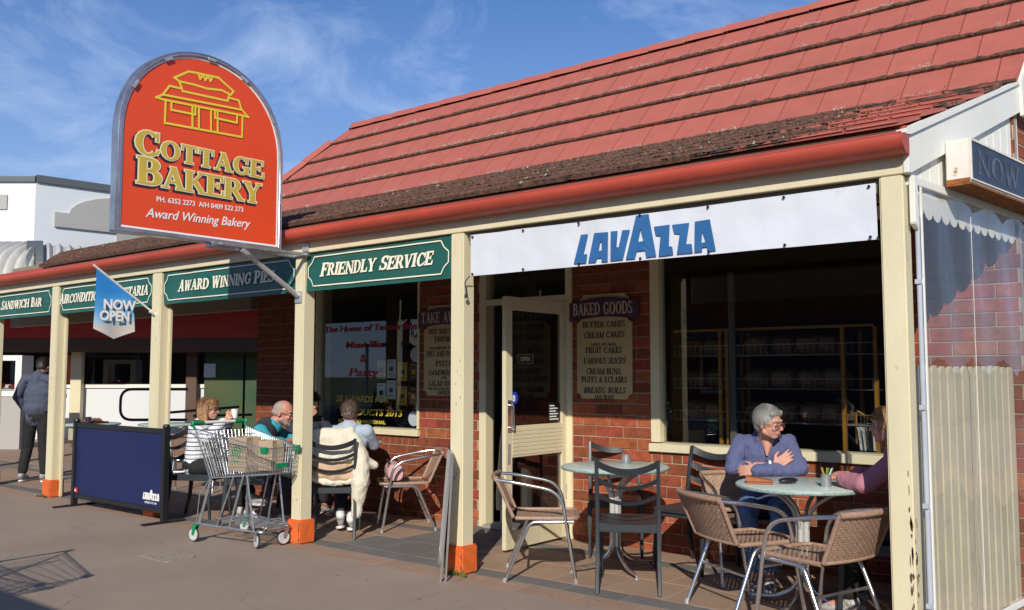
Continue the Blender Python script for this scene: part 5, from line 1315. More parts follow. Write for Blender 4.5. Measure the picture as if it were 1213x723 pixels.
# navy cafe barrier
ba = thing('cafe_barrier', 'navy canvas cafe barrier in a black frame with a small white LAVAZZA logo', 'barrier', (-9.0, 4.72, 0), world=True)
x0, x1, yb_ = -9.95, -8.085, 4.72
for x in (x0+.025, x1-.025):
    q = MB().box(x-.028, x+.028, yb_-.028, yb_+.028, .0, .905).lathe([(.034, .905), (.036, .915), (.030, .935), (.012, .94)], (x, yb_, 0), 16).box(x-.03, x+.03, yb_-.22, yb_+.22, .0, .018)
    part('post', q, 'black_metal', ba, smooth=False, bev=.004)
for za_, zb_ in ((.845, .895), (.09, .135)): part('rail', MB().box(x0+.053, x1-.053, yb_-.018, yb_+.018, za_, zb_), 'black_metal', ba, smooth=False, bev=.004)
part('canvas', cloth(x0+.053, x1-.053, .135, .845, yb_-.006, 30, 10, .004, 2.0, 0), 'navy', ba, recalc=False)
link('logo_lettering', curve_mesh(LAV, frame((x1-.245, yb_-.013, .245), (1,0,0), (0,0,1)) @ Matrix.Diagonal((.30, .36, 1, 1)), 'white_print'), ba)
link('small_lettering', text_mesh('ESPRESSO, ITALY, 1895', .026, FRONT(x1-.36, yb_-.013, .165), 'white_print', xs=.85), ba)
part('red_label', MB().box(x0+.06, x0+.13, yb_-.020, yb_-.013, .15, .205), 'red_print', ba, smooth=False)
link('label_figure', text_mesh('V5', .035, FRONT(x0+.068, yb_-.0215, .163), 'white_print', bold=.001), ba)
# ================================================================== SHOPPING TROLLEYS
def make_cart():
    t = thing('shopping_trolley', '', 'trolley')
    # corners (x forward): rear rim, front rim, bottom
    RR = (-.40, .265, .955); FR = (.44, .165, .815); RB = (-.27, .185, .535); FB = (.43, .135, .605)
    def P(c, s): return Vector((c[0], c[1]*s, c[2]))
    rim = MB()
    rim.tube(fillet([P(RR, 1), P(FR, 1), P(FR, -1), P(RR, -1)], .02), .0055, 8); rim.tube(fillet([P(RR, 1)+V(.03,0,-.03), P(FR, 1)+V(0,0,-.018), P(FR, -1)+V(0,0,-.018), P(RR, -1)+V(.03,0,-.03)], .02), .003, 6)
    rim.tube(fillet([P(RB, 1), P(FB, 1), P(FB, -1), P(RB, -1), P(RB, 1)], .02), .005, 8)
    for s in (-1, 1): rim.tube([P(RR, s), P(RB, s)], .006, 8)
    part('basket_rim', rim, 'steel', t)
    q = MB(); r = .0021
    for s in (-1, 1):
        n = 25
        for i in range(n+1): u = i/n; q.tube([P(RR, s).lerp(P(FR, s), u), P(RB, s).lerp(P(FB, s), u)], r, 4, cap=False)
        for j in range(1, 6): v = j/6; q.tube([P(RR, s).lerp(P(RB, s), v), P(FR, s).lerp(P(FB, s), v)], r*1.2, 4, cap=False)
    tag(part('basket_side_wires', q, 'steel', t, recalc=False), kind='stuff')
    q = MB()
    for i in range(12): u = i/11; q.tube([P(FR, -1).lerp(P(FR, 1), u), P(FB, -1).lerp(P(FB, 1), u)], r, 4, cap=False)
    for j in range(1, 6): v = j/6; q.tube([P(FR, -1).lerp(P(FB, -1), v), P(FR, 1).lerp(P(FB, 1), v)], r*1.2, 4, cap=False)
    tag(part('basket_front_wires', q, 'steel', t, recalc=False), kind='stuff')
    q = MB()
    for i in range(15): u = i/14; q.tube([P(RB, -1).lerp(P(RB, 1), u), P(FB, -1).lerp(P(FB, 1), u)], r, 4, cap=False)
    for j in range(9): v = j/8; q.tube([P(RB, -1).lerp(P(FB, -1), v), P(RB, 1).lerp(P(FB, 1), v)], r*1.2, 4, cap=False)
    tag(part('basket_floor_wires', q, 'steel', t, recalc=False), kind='stuff')
    q = MB(); a0, a1 = V(-.385, -.25, .93), V(-.385, .25, .93); b0, b1 = V(-.26, -.18, .55), V(-.26, .18, .55)
    for i in range(14): u = i/13; q.tube([a0.lerp(a1, u), b0.lerp(b1, u)], r, 4, cap=False)
    for j in range(7): v = j/6; q.tube([a0.lerp(b0, v), a1.lerp(b1, v)], r*1.3, 4, cap=False)
    tag(part('rear_gate_wires', q, 'steel', t, recalc=False), kind='stuff')
    q = MB(); a0, a1 = V(-.20, -.20, .90), V(-.20, .20, .90); b0, b1 = V(-.27, -.17, .70), V(-.27, .17, .70)
    q.tube(fillet([b0, a0, a1, b1], .03), .004, 6)
    for i in range(12): u = i/11; q.tube([a0.lerp(a1, u), b0.lerp(b1, u)], r, 4, cap=False)
    for j in range(5): q.tube([V(-.38, -.17, .70).lerp(V(-.20, -.17, .72), j/4), V(-.38, .17, .70).lerp(V(-.20, .17, .72), j/4)], r, 4, cap=False)
    part('child_seat', q, 'steel', t, recalc=False)
    hz = 1.0; q = MB()
    q.tube([V(-.43, -.16, hz), V(-.43, .16, hz)], .014, 12); part('handle', q, 'handle_white', t)
    q = MB()
    for s in (-1, 1):
        q.tube([V(-.43, s*.16, hz), V(-.43, s*.265, hz)], .0185, 12); q.ell((-.425, s*.272, hz-.006), (.027, .016, .030)); q.tube([V(-.43, s*.27, hz-.01), P(RR, s)], .012, 8)
    part('handle_grip', q, 'cart_green', t)
    for s in (-1, 1): part('corner_bumper', MB().hexa([P(FR, s)+V(-.06, -.012, -.045), P(FR, s)+V(.018, -.012, -.045), P(FR, s)+V(.018, .012, -.045), P(FR, s)+V(-.06, .012, -.045)], [P(FR, s)+V(-.07, -.014, .012), P(FR, s)+V(.022, -.014, .012), P(FR, s)+V(.022, .014, .012), P(FR, s)+V(-.07, .014, .012)]), 'cart_green', t, smooth=False, bev=.006)
    part('front_badge', MB().box(.435, .442, -.06, .06, .655, .69), 'cart_green', t, smooth=False)
    # chassis
    q = MB()
    q.tube(fillet([V(-.37, .255, .155), V(.33, .15, .135), V(.37, .13, .135), V(.37, -.13, .135), V(.33, -.15, .135), V(-.37, -.255, .155)], .02), .0095, 8)
    q.tube([V(-.36, .25, .155), V(-.36, -.25, .155)], .008, 8)
    for s in (-1, 1):
        q.tube([V(-.33, s*.245, .155), V(-.255, s*.19, .53)], .0125, 8)
        q.tube([V(.02, s*.195, .150), V(.16, s*.17, .585)], .0085, 8); q.tube([V(.29, s*.155, .14), V(.20, s*.165, .59)], .0085, 8)
        q.tube([V(-.12, s*.215, .155), V(.04, s*.18, .565)], .006, 6); q.tube([V(-.36, s*.25, .16), V(-.34, s*.24, .40), V(-.27, s*.19, .53)], .0045, 6)
        q.tube([V(-.39, s*.262, .95), V(-.23, s*.19, .45)], .0045, 6)
    part('chassis', q, 'steel', t)
    q = MB()
    for i in range(9): u = i/8*2-1; q.tube([V(-.20, u*.17, .20), V(.36, u*.12, .175)], r*1.3, 5, cap=False)
    for i in range(6): x = -.2 + .56*i/5; q.tube([V(x, -.17+.05*i/5, .20-.005*i), V(x, .17-.05*i/5, .20-.005*i)], r*1.3, 5, cap=False)
    q.tube(fillet([V(.37, .12, .135), V(.40, .12, .175), V(.40, -.12, .175), V(.37, -.12, .135)], .02), .006, 8)
    q.tube(fillet([V(-.2, .17, .2), V(.38, .13, .175), V(.38, -.13, .175), V(-.2, -.17, .2), V(-.2, .17, .2)], .02), .004, 6)
    part('lower_rack', q, 'steel', t)
    for (x, y, sw) in ((-.35, .26, .15), (-.35, -.26, .1), (.35, .13, 1.45), (.33, -.14, -.35)):
        c, s = math.cos(sw), math.sin(sw); ax = Matrix(((c, -s, 0), (s, c, 0), (0, 0, 1)))
        wheel_axis = ax @ Matrix(((1,0,0),(0,0,-1),(0,1,0)))
        base = V(x, y, .062) + ax @ V(-.025, 0, 0)
        o = part('wheel', MB().lathe([(.049, -.012), (.052, -.008), (.052, .008), (.049, .012), (.016, .010)], base, 22, wheel_axis), 'wheel_grey', t)
        part('tyre', MB().tube([base + wheel_axis @ V(.055*math.cos(2*PI*i/24), .055*math.sin(2*PI*i/24), 0) for i in range(24)], .0075, 8, closed=True), 'rubber', o)
        part('castor_fork', MB().hexa([base+ax@V(-.012,-.019,-.002), base+ax@V(.012,-.019,-.002), base+ax@V(.012,-.016,-.002), base+ax@V(-.012,-.016,-.002)], [base+ax@V(.0,-.019,.075), base+ax@V(.045,-.019,.075), base+ax@V(.045,-.016,.075), base+ax@V(.0,-.016,.075)]).hexa([base+ax@V(-.012,.016,-.002), base+ax@V(.012,.016,-.002), base+ax@V(.012,.019,-.002), base+ax@V(-.012,.019,-.002)], [base+ax@V(.0,.016,.075), base+ax@V(.045,.016,.075), base+ax@V(.045,.019,.075), base+ax@V(.0,.019,.075)]).obox(base+ax@V(.022,0,.079), ax@V(.024,0,0), ax@V(0,.02,0), V(0,0,.004)).tube([base+ax@V(.025,0,.08), V(x,y,.15)], .009, 8), 'cart_green' if x < 0 else 'steel', t, smooth=False)
    return t
crt = make_cart()
place(crt, False, 'wire shopping trolley with green handle ends standing by the second post', (-6.66, 4.645, 0), R_(2), 'shopping trolleys')
place(crt, True, 'wire shopping trolley parked out on the footpath to the left', (-6.10, 1.78, 0), R_(3), 'shopping trolleys')
def paper_bag(loc, rz, sx, sy, sz, label, logo=True):
    t = thing('paper_bag', label, 'bag', loc, rz)
    b = [(-sx, -sy, 0), (sx, -sy, 0), (sx, sy, 0), (-sx, sy, 0)]; n = 5
    vs = []; fs = []
    for k in range(n+1):
        v = k/n; bulge = 1 + .05*math.sin(v*PI) + .02*math.sin(v*9)
        ring = [(-sx, -sy), (0, -sy*1.05), (sx, -sy), (sx*(1 - .12*v), 0), (sx, sy), (0, sy*1.05), (-sx, sy), (-sx*(1 - .12*v), 0)]
        for x, y in ring: vs.append((x*bulge + .004*math.sin(k*3+x*40), y*bulge, sz*v))
    for k in range(n):
        for j in range(8): fs.append((k*8+j, k*8+(j+1) % 8, (k+1)*8+(j+1) % 8, (k+1)*8+j))
    fs.append(tuple(range(8))[::-1])
    part('bag_body', MB().add(vs, fs), 'kraft', t, smooth=False)
    if logo:
        q = MB()
        for r0, r1, a0, a1 in ((.072, .058, 20, 300), (.045, .030, -60, 200), (.020, .006, 0, 360)):
            K = 16
            for i in range(K):
                a, b2 = R_(a0 + (a1-a0)*i/K), R_(a0 + (a1-a0)*(i+1)/K); y = -sy*1.12
                q.add([(r0*math.cos(a), y, sz*.5+r0*math.sin(a)), (r0*math.cos(b2), y, sz*.5+r0*math.sin(b2)), (r1*math.cos(b2), y, sz*.5+r1*math.sin(b2)), (r1*math.cos(a), y, sz*.5+r1*math.sin(a))], [(0,1,2,3)])
        part('green_emblem', q, 'leaf_green', t, smooth=False, recalc=False)
    return t
paper_bag((-6.66, 4.605, .60), R_(3), .115, .075, .29, 'brown paper bag with a round green emblem in the trolley')
paper_bag((-6.50, 4.735, .61), R_(8), .10, .06, .25, 'plain brown paper bag behind the other one in the trolley', False)
# ================================================================== PEOPLE
def remesh(mb, voxel, mt, smooth_it=4, disp=0.0, dscale=.1, name='body', aniso=None):
    me = mb.mesh(name, None, smooth=False); ob = bpy.data.objects.new('tmp', me); C.objects.link(ob)
    r = ob.modifiers.new('r', 'REMESH'); r.mode = 'VOXEL'; r.voxel_size = voxel
    if smooth_it: s = ob.modifiers.new('s', 'SMOOTH'); s.iterations = smooth_it; s.factor = .5
    dg = bpy.context.evaluated_depsgraph_get(); m2 = bpy.data.meshes.new_from_object(ob.evaluated_get(dg)); m2.name = name
    bpy.data.objects.remove(ob); bpy.data.meshes.remove(me)
    if disp:
        a = aniso or (1, 1, 1); nrm = [v.normal.copy() for v in m2.vertices]
        for v, n_ in zip(m2.vertices, nrm):
            c = v.co; p = Vector((c.x*a[0], c.y*a[1], c.z*a[2])) / dscale
            h = mnoise.noise(p) + .5*mnoise.noise(p*2.1)
            v.co = c + n_*(h*disp)
    m2.polygons.foreach_set('use_smooth', [True]*len(m2.polygons)); m2.materials.clear(); m2.materials.append(M[mt]); return m2
def rotm(yaw, pitch=0, roll=0):
    """columns: right, forward, up; yaw turns left (+), pitch up (+)"""
    return (Matrix.Rotation(yaw, 3, 'Z') @ Matrix.Rotation(pitch, 3, 'X') @ Matrix.Rotation(roll, 3, 'Y'))
def head_shapes(q, hc, H, s, beard=False, nose=1.0):
    P = lambda x, y, z: Vector(hc) + H @ (Vector((x, y, z))*s)
    q.ell(P(0, -.012, .025), (.074*s, .092*s, .090*s), H, 18, 14)
    q.ell(P(0, .018, -.030), (.058*s, .070*s, .072*s), H, 16, 12)
    q.ell(P(0, .052, -.078), (.030*s, .026*s, .024*s), H, 12, 8)            # chin
    q.cap(P(-.045, .0, -.055), P(-.012, .052, -.082), .022*s, .018*s); q.cap(P(.045, .0, -.055), P(.012, .052, -.082), .022*s, .018*s)
    q.cap(P(0, .080, .012), P(0, .100, -.022), .009*s, .0145*s*nose)         # nose
    for sx in (-1, 1):
        q.ell(P(sx*.011, .092, -.027), (.009*s, .010*s, .008*s), H, 8, 6)
        q.ell(P(sx*.034, .066, -.022), (.022*s, .018*s, .020*s), H, 10, 8)   # cheek
        q.cap(P(sx*.012, .083, .030), P(sx*.045, .068, .028), .009*s, .008*s) # brow
        q.ell(P(sx*.077, -.012, -.006), (.008*s, .018*s, .030*s), H @ Matrix.Rotation(-sx*.25, 3, 'Z'), 10, 8)
    q.ell(P(0, .080, -.050), (.024*s, .012*s, .008*s), H, 10, 6); q.ell(P(0, .078, -.060), (.021*s, .012*s, .008*s), H, 10, 6)
    return P
def hand(q, wr, d, pn, side, s=1.0, curl=.5, spread=.10):
    """wr wrist, d pointing direction, pn palm normal, side: +1 when the thumb is on d x pn's side"""
    d = Vector(d).normalized(); pn = (Vector(pn) - d*Vector(pn).dot(d)).normalized(); a = d.cross(pn)*side
    wr = Vector(wr)
    for k in (-1, -.33, .33, 1): q.cap(wr + a*k*.018*s + d*.01*s, wr + d*.080*s + a*k*.029*s, .0155*s, .0115*s, 8)
    ends = []
    for k, ln, (i) in ((1, .068, 0), (.36, .078, 1), (-.30, .072, 2), (-.95, .055, 3)):
        b = wr + d*.082*s + a*k*.029*s; ang = 0; p = b
        for seg in range(3):
            ang += curl*(.75 if seg else .5); dd_ = d*math.cos(ang) + pn*math.sin(ang) + a*k*spread
            L_ = ln*s*(.45, .32, .26)[seg]; p2 = p + dd_.normalized()*L_; q.cap(p, p2, (.0092 - .0006*seg)*s, (.0086 - .0008*seg)*s, 8); p = p2
    b = wr + d*.028*s + a*.026*s; m_ = b + (d*.6 + a*.75 + pn*.25).normalized()*.036*s; e = m_ + (d*.9 + a*.25 + pn*.35).normalized()*.034*s
    q.cap(b, m_, .0135*s, .0105*s, 8); q.cap(m_, e, .0105*s, .0085*s, 8)
def limb(q, a, b, c, r, pad=0.0):
    q.cap(a, b, r[0]+pad, r[1]+pad, 14); q.cap(b, c, r[1]+pad, r[2]+pad, 14)
def torso(q, pel, chest, shl, shr, s, pad=0.0, belly=1.0, low=True):
    pel, chest = Vector(pel), Vector(chest); ax = (chest-pel).normalized(); sh = (Vector(shr)-Vector(shl)).normalized(); fwd = ax.cross(sh)*1.0
    if fwd.length < .1: fwd = Vector((0, 1, 0))
    fwd = -fwd.normalized() if False else fwd.normalized()
    Q = Matrix((sh, -fwd if False else fwd, ax)).transposed()
    if low: q.ell(pel, (.165*s+pad, .120*s+pad, .125*s+pad), Q, 18, 12)
    for t, rx, ry in ((.30, .150, .115), (.55, .152, .112), (.80, .160, .110)):
        q.ell(pel.lerp(chest, t), (rx*s*(1 + (belly-1)*(1-abs(t-.4))) + pad, ry*s*belly + pad, .13*s+pad), Q, 18, 12)
    q.ell(chest, (.165*s+pad, .105*s+pad, .125*s+pad), Q, 18, 12)
    q.cap(Vector(shl), Vector(shr), .050*s+pad, .050*s+pad, 14)
    q.cap(Vector(shl).lerp(Vector(shr), .5) + ax*.02*s, chest, .085*s+pad, .10*s+pad)
    for p in (shl, shr): q.ell(p, (.054*s+pad,)*3, None, 12, 10)
def hair_mesh(hc, H, s, style, mt, seed=1):
    P = lambda x, y, z: Vector(hc) + H @ (Vector((x, y, z))*s)
    q = MB(); rr = random.Random(seed); strands = MB()
    if style == 'short':
        q.ell(P(0, -.022, .038), (.083*s, .094*s, .090*s), H, 18, 14); q.ell(P(0, -.062, -.010), (.068*s, .050*s, .070*s), H, 14, 10); q.cap(P(-.05, .048, .080), P(.05, .048, .080), .020*s, .020*s)
        q.ell(P(.070, -.022, .012), (.015*s, .034*s, .034*s), H, 10, 8); q.ell(P(-.070, -.022, .012), (.015*s, .034*s, .034*s), H, 10, 8)
        q.ell(P(0, -.02, .085), (.058*s, .07*s, .050*s), H)
    elif style == 'long':
        q.ell(P(0, -.020, .030), (.090*s, .100*s, .095*s), H, 18, 14)
        for sx in (-1, 1): q.cap(P(sx*.070, -.010, .02), P(sx*.078, .010, -.125), .034*s, .026*s)
        q.cap(P(0, -.07, 0), P(0, -.075, -.14), .072*s, .060*s); q.cap(P(-.045, .05, .085), P(.045, .05, .085), .024*s, .022*s)
        q.cap(P(.05, -.06, 0), P(.055, -.05, -.14), .05*s, .04*s); q.cap(P(-.05, -.06, 0), P(-.055, -.05, -.14), .05*s, .04*s)
    elif style == 'bald':
        q.ell(P(0, -.030, -.002), (.0775*s, .088*s, .050*s), H, 18, 12); q.ell(P(0, -.022, .030), (.0765*s, .088*s, .080*s), H, 16, 12)
    me = remesh(q, .0065, mt, 2, disp=.0045 if style != 'bald' else .001, dscale=.018, name='hair')
    if style != 'bald':
        n = 1100 if style == 'short' else 900
        for k in range(n):
            th = rr.uniform(0, 2*PI); ph_ = rr.uniform(-.15 if style == 'short' else -.1, PI/2)
            nx, ny, nz = math.cos(th)*math.cos(ph_), math.sin(th)*math.cos(ph_), math.sin(ph_)
            if ny > .55 and nz < .55: continue
            base = P(nx*.085, -.020 + ny*.097, .034 + nz*.092); nrm = (H @ Vector((nx, ny, nz))).normalized()
            down = H @ Vector((nx*.3, ny*.3 - .25, -1)); down = (down - nrm*down.dot(nrm)).normalized()
            ln = (.045 if style == 'short' else .10)*s*rr.uniform(.6, 1.2); sd_ = nrm.cross(down)*.0022*s
            p0 = base + nrm*.002; p1 = base + down*ln*.5 + nrm*.007; p2 = base + down*ln + nrm*(.004 if style == 'short' else -.006) + sd_*rr.uniform(-2, 2)
            k0 = len(strands.v); strands.add([p0-sd_, p0+sd_, p1-sd_, p1+sd_, p2], [(0,1,3,2), (2,3,4)])
        b = bmesh.new(); b.from_mesh(me); vv = [b.verts.new(v) for v in strands.v]; b.verts.ensure_lookup_table()
        for f in strands.f: b.faces.new([vv[i] for i in f])
        b.to_mesh(me); b.free(); me.polygons.foreach_set('use_smooth', [True]*len(me.polygons))
    return me
def person(label, loc, rz, J, s=1.0, skin='skin', top=None, bottom=None, shoe=None, hair=('short', 'hair_grey'), vox=.0075, glasses=None, face=True, vest=None, belly=1.0, sleeves='long', hands=None, hem=True, shoes_kind=1, folds=.006):
    t = thing('person', label, 'person', loc, rz)
    H = rotm(*J['look']); hc = Vector(J['head'])
    q = MB(); P = head_shapes(q, hc, H, s*J.get('hs', 1.0))
    nk = Vector(J['neck']); q.cap(nk, hc + H @ Vector((0, -.02, -.04))*s, .058*s, .052*s, 14)
    torso(q, J['pelvis'], J['chest'], J['shl'], J['shr'], s, 0, belly)
    for a in 'lr': limb(q, J['sh'+a], J['el'+a], J['wr'+a], (.048*s, .039*s, .027*s))
    if 'knl' in J:
        for a in 'lr': limb(q, J['hip'+a], J['kn'+a], J['an'+a], (.078*s, .054*s, .036*s)); q.cap(J['an'+a], J['to'+a], .036*s, .028*s)
    for a in 'lr':
        h = (hands or {}).get(a)
        if h: hand(q, J['wr'+a], h[0], h[1], h[2], s, h[3])
        else: 
            d = Vector(J['wr'+a]) - Vector(J['el'+a]); hand(q, J['wr'+a], d, (0, 0, -1), 1, s, .4)
    if J.get('vneck'): q.cap(J['vneck'][0], J['vneck'][1], .046, .008)
    body = link('body', remesh(q, vox*.8, skin, 2, name='body'), t)
    if top:
        q = MB(); torso(q, J['pelvis'], J['chest'], J['shl'], J['shr'], s, .013, belly)
        if not J.get('vneck'): q.cap(nk - Vector((0,0,.03))*s, nk + Vector((0,0,-.012))*s, .075*s, .068*s)
        for a in 'lr':
            if sleeves == 'long': limb(q, J['sh'+a], J['el'+a], Vector(J['el'+a]).lerp(Vector(J['wr'+a]), J.get('sl', {}).get(a, .80)), (.050*s, .044*s, .035*s), .014)
            elif sleeves == '34': limb(q, J['sh'+a], J['el'+a], Vector(J['el'+a]).lerp(Vector(J['wr'+a]), .42), (.050*s, .044*s, .040*s), .014)
            else: q.cap(J['sh'+a], Vector(J['sh'+a]).lerp(Vector(J['el'+a]), .72), .066*s, .062*s)
        link('top', remesh(q, vox, top, 2, disp=folds, dscale=.085, name='top'), t)
    if vest:
        q = MB(); torso(q, J['pelvis'], J['chest'], Vector(J['shl'])*.86+Vector(J['shr'])*.14, Vector(J['shr'])*.86+Vector(J['shl'])*.14, s, .024, belly)
        link('vest', remesh(q, vox, vest, 2, disp=.004, dscale=.08, name='vest'), t)
    if bottom and 'knl' in J:
        q = MB(); q.ell(J['pelvis'], (.168*s+.012, .125*s+.012, .115*s), None, 18, 12)
        for a in 'lr': limb(q, J['hip'+a], J['kn'+a], Vector(J['kn'+a]).lerp(Vector(J['an'+a]), .86), (.083*s, .064*s, .050*s), .010)
        link('trousers', remesh(q, vox, bottom, 2, disp=.006, dscale=.07, name='trousers'), t)
    if shoe and 'knl' in J:
        for a in 'lr':
            an, to = Vector(J['an'+a]), Vector(J['to'+a]); d = (to-an); d.z *= .3; d.normalize(); base = Vector((an.x, an.y, min(an.z, to.z)))
            q = MB(); q.cap(an - d*.030*s + V(0,0,-.012), an + d*.055*s + V(0,0,-.030*s), .041*s, .037*s); q.cap(an + d*.05*s + V(0,0,-.032*s), to + d*.02*s, .038*s, .030*s); q.cap(an + V(0,0,.0), an + V(0,0,.02), .044*s, .042*s)
            so_ = link('shoe', remesh(q, .006, shoe, 2, name='shoe'), t)
            side = d.cross(V(0,0,1)); ctr = (an - d*.04*s + to + d*.03*s)/2; hl = ((to + d*.03*s) - (an - d*.04*s)).length/2
            zb = -.040*s
            part('sole', MB().lathe([(1, 0), (1.02, .5), (1, 1)], (0,0,0), 20), 'white_print' if shoes_kind else 'rubber', so_)
            sl_ = so_.children[0]; lowz = min(an.z, to.z) - .042*s
            sl_.matrix_local = Matrix.Translation(Vector((ctr.x, ctr.y, lowz))) @ Matrix((d, side, V(0,0,1))).transposed().to_4x4() @ Matrix.Diagonal((hl+.012, .043*s, .018, 1))
    if hair: link('hair', hair_mesh(hc, H, s*J.get('hs', 1.0), hair[0], hair[1]), t)
    if face:
        hs = s*J.get('hs', 1.0); P = lambda x, y, z: hc + H @ (Vector((x, y, z))*hs)
        for sx in (-1, 1):
            e = part('eye', MB().ell(P(sx*.031, .0745, .006), (.0125*hs, .009*hs, .0075*hs), H), 'eye_white', t)
            part('iris', MB().ell(P(sx*.031, .0815, .006), (.0052*hs, .0035*hs, .0052*hs), H, 10, 8), 'ink_black', e)
            part('eyebrow', MB().cap(P(sx*.014, .092, .034), P(sx*.048, .076, .034), .0035*hs, .0025*hs, 6), hair[1] if hair else 'hair_brown', t)
        part('lips', MB().ell(P(0, .0855, -.050), (.021*hs, .006*hs, .0030*hs), H).ell(P(0, .084, -.058), (.019*hs, .006*hs, .0036*hs), H), 'lip', t)
        if glasses:
            g_ = MB()
            for sx in (-1, 1):
                pts = [P(sx*(.033 + .026*math.copysign(abs(math.cos(a))**.6, math.cos(a))), .101 - .012*abs(math.cos(a))*(1 if math.cos(a)*1 > 0 else 0), .004 + .017*math.copysign(abs(math.sin(a))**.6, math.sin(a))) for a in [2*PI*i/16 for i in range(16)]]
                g_.tube(pts, .0022*hs, 6, closed=True); g_.tube([P(sx*.059, .090, .008), P(sx*.080, .02, .008), P(sx*.081, -.010, .0)], .0020*hs, 6)
            g_.tube([P(-.008, .102, .006), P(.008, .102, .006)], .0022*hs, 6)
            gl_o = part('spectacles', g_, glasses, t)
            part('lens', MB().ell(P(.033, .098, .004), (.024*hs, .0015, .016*hs), H).ell(P(-.033, .098, .004), (.024*hs, .0015, .016*hs), H), 'glass' if glasses != 'black_metal' else 'door_glass', gl_o)
    return t
M['skin'] = mat('skin', (0.60, 0.30, 0.215), 0.55, var=0.14, vscale=12, bump=0.08, bscale=120, sss=0.06)
M['skin_ruddy'] = mat('ruddy_skin', (0.56, 0.25, 0.18), 0.55, var=0.2, vscale=14, bump=0.08, bscale=120, sss=0.06)
M['lip'] = mat('lip', (0.42, 0.13, 0.11), 0.45)
M['eye_white'] = mat('eye_white', (0.7, 0.68, 0.64), 0.3)
M['hair_grey'] = mat('grey_hair', (0.34, 0.33, 0.32), 0.5, vscale=30, col2=(0.17, 0.165, 0.16), stretch=(1, 1, .25))
M['hair_stubble'] = mat('cropped_grey_hair', (0.40, 0.31, 0.26), 0.7, vscale=120, col2=(0.28, 0.22, 0.19))
M['hair_blonde'] = mat('blonde_hair', (0.46, 0.26, 0.115), 0.45, vscale=26, col2=(0.24, 0.115, 0.05), stretch=(1, 1, .2))
M['hair_brown'] = mat('brown_hair', (0.13, 0.085, 0.06), 0.55, vscale=30, col2=(0.07, 0.045, 0.035), stretch=(1, 1, .25))
M['hair_dark'] = mat('dark_hair', (0.03, 0.02, 0.018), 0.5)
M['knit_blue'] = mat('blue_violet_knit', (0.120, 0.135, 0.275), 0.95, var=0.22, vscale=60, bump=0.9, bscale=190, stretch=(1, 1, .3))
M['jeans'] = mat('denim', (0.16, 0.28, 0.52), 0.85, vscale=9, col2=(0.045, 0.09, 0.22), bump=0.3, bscale=300)
M['black_cloth'] = mat('black_cloth', (0.012, 0.012, 0.014), 0.85, var=0.2)
M['dark_trousers'] = mat('dark_trousers', (0.035, 0.035, 0.042), 0.85, var=0.2)
M['pink_knit'] = mat('pink_knit', (0.50, 0.20, 0.26), 0.9, var=0.12, bump=0.4, bscale=240)
M['teal_cloth'] = mat('teal_shirt', (0.03, 0.33, 0.42), 0.85, var=0.12, vscale=5)
M['navy_fleece'] = mat('navy_fleece', (0.030, 0.034, 0.050), 0.95, var=0.15)
M['white_cloth'] = mat('white_top', (0.70, 0.72, 0.77), 0.85, var=0.06)
M['pale_blue'] = mat('pale_blue_top', (0.40, 0.47, 0.56), 0.85, var=0.1)
M['hoodie'] = mat('slate_hoodie', (0.075, 0.085, 0.135), 0.95, var=0.15, bump=0.3, bscale=200)
M['coat_cream'] = mat('cream_fleece', (0.72, 0.66, 0.53), 0.95, var=0.1, bump=0.8, bscale=70)
M['coat_tan'] = mat('tan_suede', (0.60, 0.42, 0.28), 0.9, var=0.12, vscale=6)
M['sneaker_grey'] = mat('grey_sneaker', (0.13, 0.13, 0.14), 0.7, vscale=50, col2=(0.5, 0.5, 0.5))
M['sneaker_silver'] = mat('silver_sneaker', (0.55, 0.55, 0.58), 0.4, var=0.2)
M['white_boot'] = mat('white_boot', (0.75, 0.75, 0.74), 0.6, var=0.1)
# striped material for the blonde woman's top
SM = bpy.data.materials.new('striped_top'); SM.use_nodes = True; t_ = SM.node_tree; b_ = t_.nodes['Principled BSDF']; b_.inputs['Roughness'].default_value = .85
w1 = N(t_, 'ShaderNodeTexCoord'); w2 = N(t_, 'ShaderNodeTexWave'); w2.bands_direction = 'Z'; w2.inputs['Scale'].default_value = 7.5; w2.inputs['Distortion'].default_value = .4
w3 = N(t_, 'ShaderNodeValToRGB'); w3.color_ramp.elements[0].position = .10; w3.color_ramp.elements[0].color = (.03,.035,.07,1); w3.color_ramp.elements[1].position = .16; w3.color_ramp.elements[1].color = (.74,.75,.80,1)
t_.links.new(w1.outputs['Object'], w2.inputs['Vector']); t_.links.new(w2.outputs['Fac'], w3.inputs['Fac']); t_.links.new(w3.outputs[0], b_.inputs['Base Color']); M['striped'] = SM
